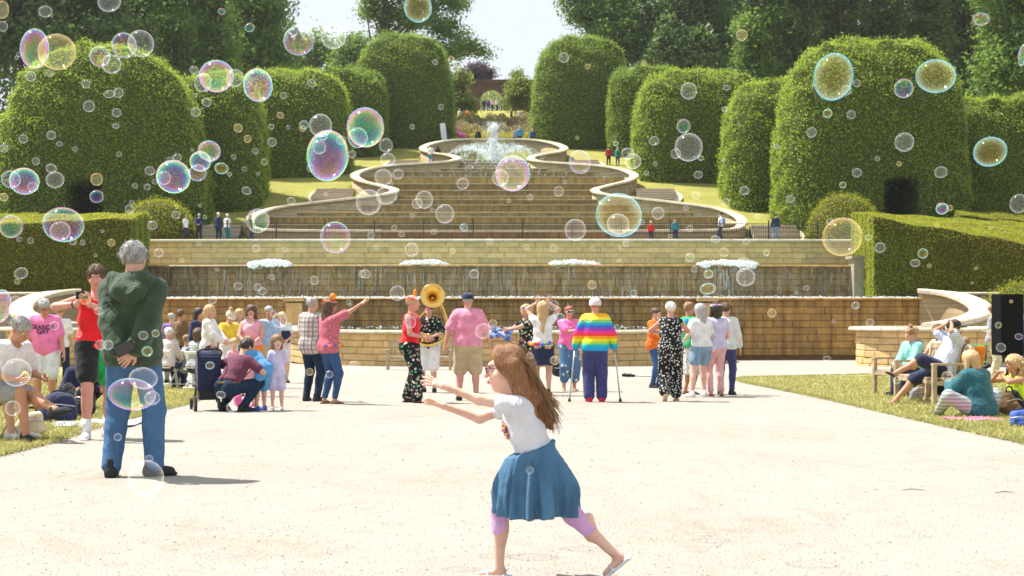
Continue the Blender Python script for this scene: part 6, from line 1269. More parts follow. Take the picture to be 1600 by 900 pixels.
for sx, lb in ((-1, 'grey metal crutch at the left side of the rainbow jumper'), (1, 'grey metal crutch at the right side of the rainbow jumper')):
    r = thing('crutch', (rp[0]+sx*.36, rp[1]+.10, rp[2]), 0, lb, 'crutch', 'pair of crutches'); mb = MB(); mb.tube([(sx*.06, -.02, 0), (-sx*.03, .02, .88)], .012, 8); mb.build('shaft', STEEL, r, True); mb = MB(); mb.tube([(-sx*.03, .02, .88), (-sx*.06, -.04, 1.12)], .011, 8); mb.build('upper_tube', STEEL, r, True); mb = MB(); mb.tube([(-sx*.03, .05, .9), (-sx*.03, .17, .9)], .016, 8); mb.build('hand_grip', M['rubber'], r, True); MB().lathe([(.0, 0), (.026, 0), (.02, .05), (0, .05)], 10, (sx*.06, -.02, 0)).build('rubber_tip', M['rubber'], r, True)
    mb = MB(); mb.tube([(-sx*.06+.05*math.cos(t), -.04+.05*math.sin(t), 1.12) for t in np.linspace(.6, 5.6, 12)], .012, 6); mb.build('arm_cuff', M['rubber'], r, True)
# right-hand dancers
def bb_x(r, s, oh, k): lei(r, s, MULTI[3:5]+[MULTI[1]], .34, .045, 'flower_garland'); lei(r, s, [MULTI[0], MULTI[1]], .2, .035, 'flower_garland')
person('woman hung with thick orange flower garlands clapping', ground3(1024, 606), 50, Body(1.66, gm=1.05, bust=.05, **clap), 'fair', [('legs', 'jeans', JM), ('top', 'petal_top', FL_ORG, dict(sleeve=.6, off=.03, hem=-.14))], ('short', 'brown'), extras=bb_x)
person('white-haired woman in a black and white jumpsuit lifting one heel', ground3(1048, 627), 174, Body(1.63, gm=1.1, bust=.055, lh=(.22, -.34, 1.2), rh=(-.12, -.34, 1.22), le=(1, 0, -.5), re=(-1, 0, -.5), lf=(.10, .10, .12), rf=(-.09, -.08, .075), lfp=45), 'pink', [('legs', 'jumpsuit_legs', DITSY, dict(frac=1.85, off=.04, flare=.02, fold=.01)), ('top', 'jumpsuit_top', DITSY, dict(sleeve=0, off=.022, hem=-.06, neck=.5))], ('short', 'white'), ('sandal', C['beige']), extras=lambda r, s, oh, k: lei(r, s, [MULTI[0], MULTI[3]], .05, .018))
person('woman in a green and blue top and leopard print skirt', ground3(1076, 616), 118, Body(1.70, bust=.05, lh=(.2, -.30, 1.36), rh=(-.05, -.34, 1.34), le=(1, 0, -.6), re=(-1, 0, -.6), lhd='open', rhd='open'), 'tan', [('skirt', 'leopard_skirt', LEOP, dict(hem=.36, r1=.21)), ('top', 'green_top', print_cloth('green_blue_print', (.03, .34, .12), [(.03, .12, .5), (.05, .4, .2)], 9, .5), dict(sleeve=.5, off=.02))], ('short', 'light'), ('sandal', C['brown']))
person('grey-haired woman in a white tee and pale denim shorts striding', ground3(1096, 620), 205, Body(1.64, gm=1.04, lean=4, lh=(.26, -.22, 1.0), rh=(-.2, -.28, 1.02), lf=(.28, .10, .075), rf=(-.14, -.12, .075)), 'pale', [('legs', 'denim_shorts', JL, dict(frac=.55, off=.03, flare=.03)), ('top', 'white_t_shirt', C['white'], dict(sleeve=.7, off=.026, hem=-.02))], ('mid', 'grey'), ('trainer', C['white']))
person('dark-haired woman with a flower crown in soft pink trousers', ground3(1119, 619), 196, Body(1.66, gm=1.02, bust=.045, lh=(.14, -.28, 1.05), rh=(-.2, -.22, .95), lf=(.13, .06, .075)), 'pink', [('legs', 'pink_trousers', C['palep'], dict(frac=1.9, off=.018)), ('top', 'pale_top', C['lilac'], dict(sleeve=.5, off=.022))], ('bob', 'dark'), ('sandal', C['brown']), extras=lambda r, s, oh, k: headband(r, s, oh, [C['lilac'], MULTI[0], C['white']], k, .07, .022))
person('person in a pastel patterned shirt and dark trousers at the right of the dancers', ground3(1134, 617), 160, Body(1.68), 'fair', [('legs', 'dark_trousers', C['indigo'], dict(frac=1.95)), ('top', 'pastel_shirt', PASTEL, dict(sleeve=1.7, off=.028, hem=-.08))], ('short', 'brown'), ('trainer', M['rubber']))
# ================================================================== right-hand spectators
bp1 = ground3(1454, 630); bench(bp1, -82, 1.5, 'weathered wooden bench under the man in the checked shirt')
hb = Body(1.78, pel=(.0, .10, .55), lean=-24, hp=14, lh=(.10, .20, 1.22), rh=(-.10, .20, 1.22), le=(.8, -1, .9), re=(-.8, -1, .9), lf=(.06, -.66, .49), rf=(-.10, -.60, .075), lk=(.3, -1, 1), rk=(-.1, -1, 1), lfp=-28, gm=1.08, belly=.04, ldir=(-.7, .1, .3), rdir=(.7, .1, .3), lpn=(0, -1, 0), rpn=(0, -1, 0))
q = Vector(bp1)+Vector((-.02, -.38, 0)); 
person('man in a blue checked shirt lounging on the bench with hands behind his head', tuple(q), -84, hb, 'tan', [('legs', 'navy_shorts', C['navy'], dict(frac=1.0, off=.03, flare=.03)), ('top', 'checked_shirt', GING, dict(sleeve=.75, off=.03, hem=-.10, flare=.03))], ('short', 'brown'), ('sandal', M['black']), extras=lambda r, s, oh, k: cap_hat(r, oh, M['black'], False))
bp2 = ground3(1430, 618); bench(bp2, -70, 1.8, 'second wooden bench farther from the camera with three people')
person('woman with a hair bun in a mint green hoodie on the far bench', tuple(Vector(bp2)+Vector((-.16, -.45, 0))), -60, Body(1.60, lean=12, hp=10, **sit), 'fair', [('legs', 'leggings', C['navy']), ('top', 'mint_hoodie', C['mint'], dict(sleeve=1.85, off=.035, hem=-.06, neck=.52))], ('bun', 'light'))
person('fair-haired person in a black top on the far bench', tuple(Vector(bp2)+Vector((.0, .05, 0))), -70, Body(1.62, lean=8, **sit), 'fair', [('legs', 'trousers', C['black']), ('top', 'black_top', C['black'], dict(sleeve=1.8, off=.025))], ('short', 'blonde'))
person('woman with long brown hair on the far bench beside the mint hoodie', tuple(Vector(bp2)+Vector((.30, -.30, 0))), -75, Body(1.66, lean=2, **sit), 'tan', [('legs', 'shorts', C['cream'], dict(frac=.8, off=.025)), ('top', 'cream_top', C['cream'], dict(sleeve=.5))], ('long', 'brown'))
def camp_chair(loc, rot, mat, label):
    r = thing('camping_chair', loc, rot, label, 'chair', 'camping chairs')
    for sx in (-1, 1):
        mb = MB(); mb.tube([(sx*.26, -.24, 0), (sx*.26, .24, .42)], .011, 6); mb.tube([(sx*.26, .24, 0), (sx*.26, -.24, .42)], .011, 6); mb.tube([(sx*.26, .22, .38), (sx*.27, .34, .92)], .011, 6); mb.build('frame_tube', M['black'], r, True); MB().box((sx*.28, 0, .62), (.07, .42, .02)).build('armrest', mat, r)
    f = Field((-.32, -.32, .3), (.32, .45, 1.0), .02); X, Y, Z = f.grid(); f.F = np.minimum(np.maximum(np.maximum(np.abs(X)-.25, np.abs(Y)-.25), np.abs(Z-.40+.05*np.cos(X*5))-.018), np.maximum(np.maximum(np.abs(X)-.26, np.abs(Z-.66)-.27), np.abs(Y-.27-.25*(Z-.4)+.05*np.cos(X*5))-.018)).astype(np.float32); V, F = f.mesh(); add('seat_and_back', V, F, mat, r, True); return r
cc = ground3(1499, 626); camp_chair(cc, 195, C['orange'], 'orange folding camping chair beside the wooden bench')
person('boy in a dark red top sitting behind the orange camping chair', ground3(1510, 619), -30, Body(1.36, hs=1.12, lean=10, hp=20, **sit), 'tan', [('legs', 'shorts', C['black'], dict(frac=.9)), ('top', 'dark_red_top', cloth('dark_red', (.16, .012, .02)), dict(sleeve=.7, off=.025))], ('short', 'light')); MB
l2 = ground3(1489, 617); camp_chair(l2, -80, C['navy'], 'navy folding camping chair behind the bench'); camp_chair(ground3(1512, 618.5), -30, C['green'], 'green folding camping chair behind the orange one')
person('man in a white cap and navy shirt sitting behind the bench', l2, -80, Body(1.74, lean=4, **sit), 'fair', [('legs', 'shorts', C['beige'], dict(frac=.95)), ('top', 'navy_shirt', C['navy'], dict(sleeve=.7, off=.025))], ('crop', 'dark'), extras=lambda r, s, oh, k: cap_hat(r, oh, C['white']))
nl = ground3(1528, 653)
nb2 = Body(1.66, pel=(0, .05, .13), lean=14, hp=16, hy=8, lh=(.14, -.36, .46), rh=(-.10, -.38, .48), lf=(.30, -.42, .06), rf=(-.32, -.44, .06), lk=(1, -.6, .5), rk=(-1, -.6, .5), gm=1.1, lhd='grip', rhd='grip', lfy=-60, rfy=60)
person('blonde woman in a teal jacket sitting cross-legged on the grass', nl, 208, nb2, 'fair', [('legs', 'striped_trousers', STRIPE_G, dict(frac=1.85, off=.03)), ('top', 'teal_jacket', C['teal'], dict(sleeve=1.9, hem=-.13, off=.045, flare=.015, neck=.53, fold=.009))], ('bob', 'blonde'), ('trainer', M['rubber']))
ol = ground3(1588, 648)
nb3 = Body(1.46, pel=(0, .05, .13), lean=10, hp=-4, lh=(.02, -.30, .66), rh=(-.06, -.30, .66), le=(1, -.2, -.6), re=(-1, -.2, -.6), lf=(.22, -.55, .06), rf=(-.2, -.58, .06), lk=(.6, -.4, 1), rk=(-.6, -.4, 1), hs=1.08, lhd='grip', rhd='grip')
person('curly blonde girl in a neon yellow vest drinking from a can', ol, -74, nb3, 'tan', [('legs', 'black_leggings', C['black'], dict(frac=1.9)), ('top', 'neon_vest', C['neon'], dict(sleeve=0, tank=True, off=.016, hem=-.04))], ('curly', 'blonde'), ('trainer', M['rubber']))
r = thing('drink_can', tuple(Vector(ol)+Vector((-.42, -.02, .66))), 0, 'dark drink can at the mouth of the girl in neon', 'can'); Rc = Matrix.Rotation(math.radians(60), 3, 'Y'); MB().lathe([(0, -.06), (.026, -.06), (.032, -.05), (.032, .05), (.027, .06), (0, .06)], 14, (0, 0, 0), Rc).build('can_body', M['black'], r, True); MB().lathe([(0, .061), (.025, .061), (.025, .064), (0, .064)], 14, (0, 0, 0), Rc).build('lid', STEEL, r, True)
bag('rucksack', ground3(1577, 650), 30, (.34, .24, .36), C['brown'], 'brown rucksack slumped beside the teal jacket', None, .04, 4); bag('carrier_bag', ground3(1596, 668), -20, (.30, .2, .2), C['bluec'], 'blue and black bag on the grass at the right edge', None, 0, 5); bag('rucksack', ground3(1446, 622), 10, (.34, .26, .32), C['brown'], 'brown bag under the wooden bench', None, 0, 6); bag('rucksack', ground3(1474, 620), -12, (.32, .26, .36), C['black'], 'black bag under the wooden bench', None, 0, 7); bag('shopping_bag', ground3(1420, 618), 0, (.26, .2, .3), C['green'], 'green bag standing by the far bench', None, 0, 8)
bag('shoulder_bag', ground3(1430, 626), 40, (.26, .18, .22), C['grey'], 'grey bag on the grass in front of the bench', None, 0, 9)
r = thing('cloth_mat', ground3(1521, 657, .014), 10, 'bright pink mat under the woman in the teal jacket', 'mat'); V = np.array([(x*.34, y*.26, .012+.006*math.sin(x*6+y*5)) for x in np.linspace(-1, 1, 8) for y in np.linspace(-1, 1, 8)]); add('cloth', V, np.array([(i*8+j, (i+1)*8+j, (i+1)*8+j+1, i*8+j+1) for i in range(7) for j in range(7)]), C['hotpink'], r, True)
# loudspeaker
sp = ground3(1574, 606); r = thing('loudspeaker', sp, 8, 'tall black loudspeaker at the right edge of the court', 'loudspeaker'); MB().box((0, 0, 1.33), (.50, .42, 1.28)).build('cabinet', plain('speaker_black', (.006, .006, .007), .9, .1), r); 
for i in range(3): MB().box((0, -.215, .92+i*.42), (.47, .02, .40)).build('grille', plain('dark_grille', (.008, .0085, .01), .9, .1), r)
mb = MB(); mb.tube([(0, 0, .08), (0, 0, .7)], .03, 10); mb.build('pole', M['black'], r, True)
for i in range(3): a = i*2.1+.3; mb = MB(); mb.tube([(0, 0, .3), (.45*math.cos(a), .45*math.sin(a), .01)], .015, 6); mb.build('leg', M['black'], r, True)
person('person in pale trousers standing half hidden by the loudspeaker', ground3(1551, 597), 60, Body(1.82), 'fair', [('legs', 'trousers', C['cream'], dict(frac=1.95)), ('top', 'top', C['grey'], dict(sleeve=.6))], ('short', 'light'))
person('person standing at the right edge behind the loudspeaker', ground3(1597, 600), -40, Body(1.72), 'fair', [('legs', 'trousers', JD, dict(frac=1.95)), ('top', 'top', C['bluec'], dict(sleeve=.6))], ('mid', 'brown'))
# ================================================================== far figures
def pack(mat):
    def fn(r, s, oh, k): 
        f = Field((-.25, 0, .8), (.25, .45, 1.6), .03); f.cap((s.P+s.t*.15-s.fw*.19)*k, (s.P+s.t*.36-s.fw*.19)*k, .10, .09, .03, (1, 0, 0), 1.4); V, F = f.mesh(); add('backpack', V, F, mat, r, True)
    return fn
TZ = E+4.212
def far(label, px, d, z, H, rot, top, legs, hair, kw=None, ex=None, sleeve=1.8, group='people on the terrace'): return person(label, ((px-800)*d/FPX, d, z), rot, Body(H, **(kw or {})), 'fair', [('legs', 'trousers', legs, dict(frac=1.95, off=.02)), ('top', 'top', top, dict(sleeve=sleeve, off=.03))], hair, ('trainer', 'rubber'), 2, False, group, ex)
far('person in a white shirt on the terrace beside the small dome shrub', 290, 90, TZ, 1.66, 60, C['white'], C['navy'], ('short', 'brown'), sleeve=.6)
far('man in a dark navy coat on the terrace looking at his hands', 311, 90.2, TZ, 1.78, 0, C['navy'], C['black'], ('crop', 'grey'), front_); far('white-haired man in a dark jacket on the terrace seen from behind', 341, 90.6, TZ, 1.86, 165, C['navy'], JD, ('short', 'white')); far('white-haired person in a white shirt and green trousers on the terrace', 355, 91.6, TZ, 1.84, 150, C['white'], C['tealc'], ('short', 'white'), sleeve=.6)
far('person with a dark backpack walking at the left end of the railing', 391, 90.4, TZ, 1.72, 80, C['black'], C['navy'], ('mid', 'light'), dict(lf=(.1, .16, .075), rf=(-.1, -.16, .075)), pack(C['black']))
far('child in a bright red coat behind the railing', 1017, 91, TZ, 1.32, 10, C['red'], C['navy'], ('short', 'blonde'), dict(hs=1.15)); far('child in a teal coat behind the railing', 1055, 91, TZ, 1.48, -5, C['tealc'], C['navy'], ('short', 'dark'), dict(hs=1.1))
far('man in a white top with a bright blue backpack behind the railing', 1126, 90.4, TZ, 1.86, -95, C['white'], C['navy'], ('short', 'dark'), dict(lf=(.1, .12, .075), rf=(-.1, -.12, .075)), pack(cloth('bright_blue', (.03, .30, .70)))); far('man in a dark blue jacket at the right end of the railing', 1212, 89.6, TZ, 1.74, 175, cloth('dark_blue', (.02, .035, .06)), JL, ('short', 'dark'))
dd = row_to_d(253, 0); far('person in a white top and blue shorts high on the left of the cascade', 673, dd-1.5, E+float(T(dd-1.5)), 1.65, 175, C['white'], C['blue'], ('short', 'brown'), sleeve=.5, group='people on the slope'); far('person in a dark dress beside the white top high on the slope', 684, dd-1.6, E+float(T(dd-1.6)), 1.6, 175, C['black'], C['black'], ('mid', 'dark'), group='people on the slope')
dd = row_to_d(259, 0); far('person in a crimson coat on the lawn right of the cascade', 951, dd, E+float(T(dd)), 1.6, 178, C['crimson'], C['black'], ('short', 'dark'), group='people on the slope'); far('blonde person with a colourful bag on the lawn beside the crimson coat', 965, dd, E+float(T(dd)), 1.55, 170, C['green'], C['bluec'], ('mid', 'blonde'), None, pack(C['bluec']), group='people on the slope')
for px, H, tp, hr, lb in [(747, 1.7, C['black'], ('mid', 'blonde'), 'person in black behind the fountain rim, left of the jet'), (805, 1.72, C['grey'], ('short', 'brown'), 'person in grey behind the fountain rim, right of the jet'), (812, 1.95, C['blue'], ('short', 'grey'), 'tall person in pale blue behind the fountain rim'), (832, 1.7, C['bluec'], ('short', 'blonde'), 'person in dark blue at the right end of the fountain rim')]:
    far(lb, px, 129.6, E+float(T(129.6)), H, 20, tp, C['navy'], hr, group='people behind the fountain rim')
r = thing('pink_inflatable', tuple(at(719, 217, 130)), 0, 'bright pink inflatable beyond the left rim of the fountain', 'inflatable'); f = Field((-1, -.6, -.3), (1, .6, 1.3), .06); f.ell((.1, 0, .35), (.38, .28, .24), .1); f.cap((-.15, 0, .5), (-.3, 0, .95), .11, .1, .1); f.ell((-.34, 0, 1.02), (.17, .12, .12), .06); f.ell((.42, 0, .2), (.2, .18, .3), .1); V, F = f.mesh(); add('skin', V, F, plain('pink_vinyl', (.80, .12, .42), .3, .5), r, True); mb = MB(); mb.tube([(.1, 0, -1.4), (.1, 0, .2)], .02, 6); mb.build('string', WHITE, r)
for i, (px, tp) in enumerate([(756, C['navy']), (763, C['bluec']), (769, C['palepink']), (776, C['white']), (783, C['navy']), (799, C['black']), (812, C['grey']), (718, C['cream']), (730, C['orange'])]):
    far(['person in navy at the left side of the brick arch', 'person in blue under the brick arch', 'person in pink in the middle of the brick arch', 'person in white under the brick arch', 'person in navy at the right side of the brick arch', 'person in black just right of the brick arch', 'person in grey farther right of the brick arch', 'person in cream under the young tree left of the arch', 'person in orange just left of the brick arch'][i], px, 196 if i < 5 else 154, E+float(T(196 if i < 5 else 154)), 1.7, 20*i, tp, C['navy'], ('short', ['dark', 'blonde', 'brown', 'grey'][i % 4]), group='people by the brick arch')
# ================================================================== soap bubbles
def m_bubble(name, cols, lo, hi, power, fr=1.6, swirl=.6, rimcol=None, rimw=.5):
    n = N(name); g = n.coord('Object'); r = n.objrand(); mp = n.new('Mapping'); mp.inputs['Scale'].default_value = (1, 1, 1.5); n.t.links.new(g, mp.inputs[0]); cx = n.new('CombineXYZ'); n.t.links.new(n.math('MULTIPLY', r, 37), cx.inputs[0]); va = n.new('VectorMath'); va.operation = 'ADD'; n.t.links.new(mp.outputs[0], va.inputs[0]); n.t.links.new(cx.outputs[0], va.inputs[1])
    f = n.noise(fr*.75, va.outputs[0], 1, .4, .9); lw = n.new('LayerWeight'); lw.inputs[0].default_value = .5; fc = lw.outputs['Facing']
    t = n.math('FRACT', n.math('ADD', n.math('ADD', n.math('ADD', n.math('MULTIPLY', f, swirl*1.4), n.math('MULTIPLY', n.sep(g)[2], .28)), n.math('MULTIPLY', n.math('POWER', fc, 2), 1.1)), r)); c = n.ramp(t, [(i/len(cols), q) for i, q in enumerate(cols)]+[(1, cols[0])])
    if rimcol: c = n.mix(n.math('MULTIPLY', n.math('POWER', fc, 1.3), rimw), c, rimcol)
    fac = n.math('ADD', n.math('MULTIPLY', n.math('POWER', fc, power), hi-lo), lo, True)
    tr = n.new('BsdfTransparent'); gl = n.new('BsdfGlossy'); gl.inputs['Roughness'].default_value = .035; n.t.links.new(n.mix(fac, (0, 0, 0), c), gl.inputs[0]); n.t.links.new(n.mix(n.math('MULTIPLY', fac, .35), (1, 1, 1), (.0, .0, .0)), tr.inputs[0]); mx = n.new('AddShader'); n.t.links.new(tr.outputs[0], mx.inputs[0]); n.t.links.new(gl.outputs[0], mx.inputs[1]); n.t.links.new(mx.outputs[0], n.out.inputs[0]); return n.m
RB = [(1, .35, .75), (.62, .25, 1), (.2, .45, 1), (.2, .95, .85), (.3, 1, .45), (1, .95, .4), (1, .6, .45)]
BM = dict(clear=m_bubble('clear_soap_film', [(1, 1, 1), (.92, .97, 1), (1, .94, .98)], .04, .55, 2.8, 1.2, .4), rain=m_bubble('rainbow_soap_film', RB, .06, .72, 2.4, 1.5, .5, (1, .82, .92), .3), strong=m_bubble('vivid_soap_film', RB, .10, .80, 1.7, 1.2, .6, (1, .9, .85), .25),
    blue=m_bubble('cyan_gold_soap_film', [(1, .75, .15), (.9, .65, .1), (1, .85, .3)], .05, .85, 1.9, 1.4, .5, (.08, .66, 1), 1.0), gold=m_bubble('golden_soap_film', [(1, .7, .25), (1, .85, .45), (.95, .55, .45), (.7, .85, .5)], .09, .68, 2.6, 1.5, .5))
def sphere(mat, n=28, m=18):
    V, F = proto_ball('s', n, m); return mesh_np('soap_bubble', V[:, [0, 2, 1]], F[:, ::-1], mat, True)
BMESH = {k: sphere(v) for k, v in BM.items()}
ZONES = [(0, 300, 0, 130, 'the far left trees'), (300, 545, 0, 112, 'the left tree tops and sky gap'), (545, 870, 0, 130, 'the middle sky gap'), (870, 1230, 0, 125, 'the trees right of the sky'), (1230, 1600, 0, 100, 'the upper right column trees'),
    (0, 170, 130, 345, 'the huge left hedge\'s left half'), (170, 300, 130, 345, 'the huge left hedge\'s right half'), (300, 400, 112, 345, 'the narrow hedge at the left'), (400, 545, 112, 250, 'the left dome-topped hedge'), (545, 705, 130, 235, 'the tall left dome hedge'), (705, 835, 130, 260, 'the central fountain'), (835, 1000, 125, 235, 'the tall right dome hedge'), (1000, 1145, 110, 290, 'the right dome-topped hedge'), (1145, 1235, 110, 330, 'the narrow hedge at the right'), (1235, 1400, 100, 345, 'the huge right hedge\'s left half'), (1400, 1600, 100, 330, 'the huge right hedge\'s right half'),
    (400, 620, 235, 375, 'the left serpentine wall'), (620, 930, 235, 375, 'the cascade steps'), (930, 1170, 235, 375, 'the right serpentine wall'), (0, 260, 330, 470, 'the left box hedge'), (1330, 1600, 325, 460, 'the right box hedge'), (230, 600, 370, 415, 'the terrace wall\'s left part'), (600, 960, 370, 415, 'the terrace wall\'s middle'), (960, 1340, 370, 415, 'the terrace wall\'s right part'),
    (230, 600, 415, 475, 'the upper weir\'s left part'), (600, 960, 415, 475, 'the upper weir\'s middle'), (960, 1345, 415, 475, 'the upper weir\'s right part'), (0, 300, 470, 560, 'the spectators at the left'), (300, 600, 470, 640, 'the pushchair crowd'), (600, 960, 470, 640, 'the dancers in the middle'), (960, 1300, 470, 640, 'the right-hand dancers'), (1300, 1600, 450, 700, 'the people round the bench'), (0, 300, 560, 800, 'the man in the green coat')]
TINT = dict(clear='clear', rain='rainbow-tinted', strong='vivid rainbow', blue='cyan-rimmed golden', gold='golden')
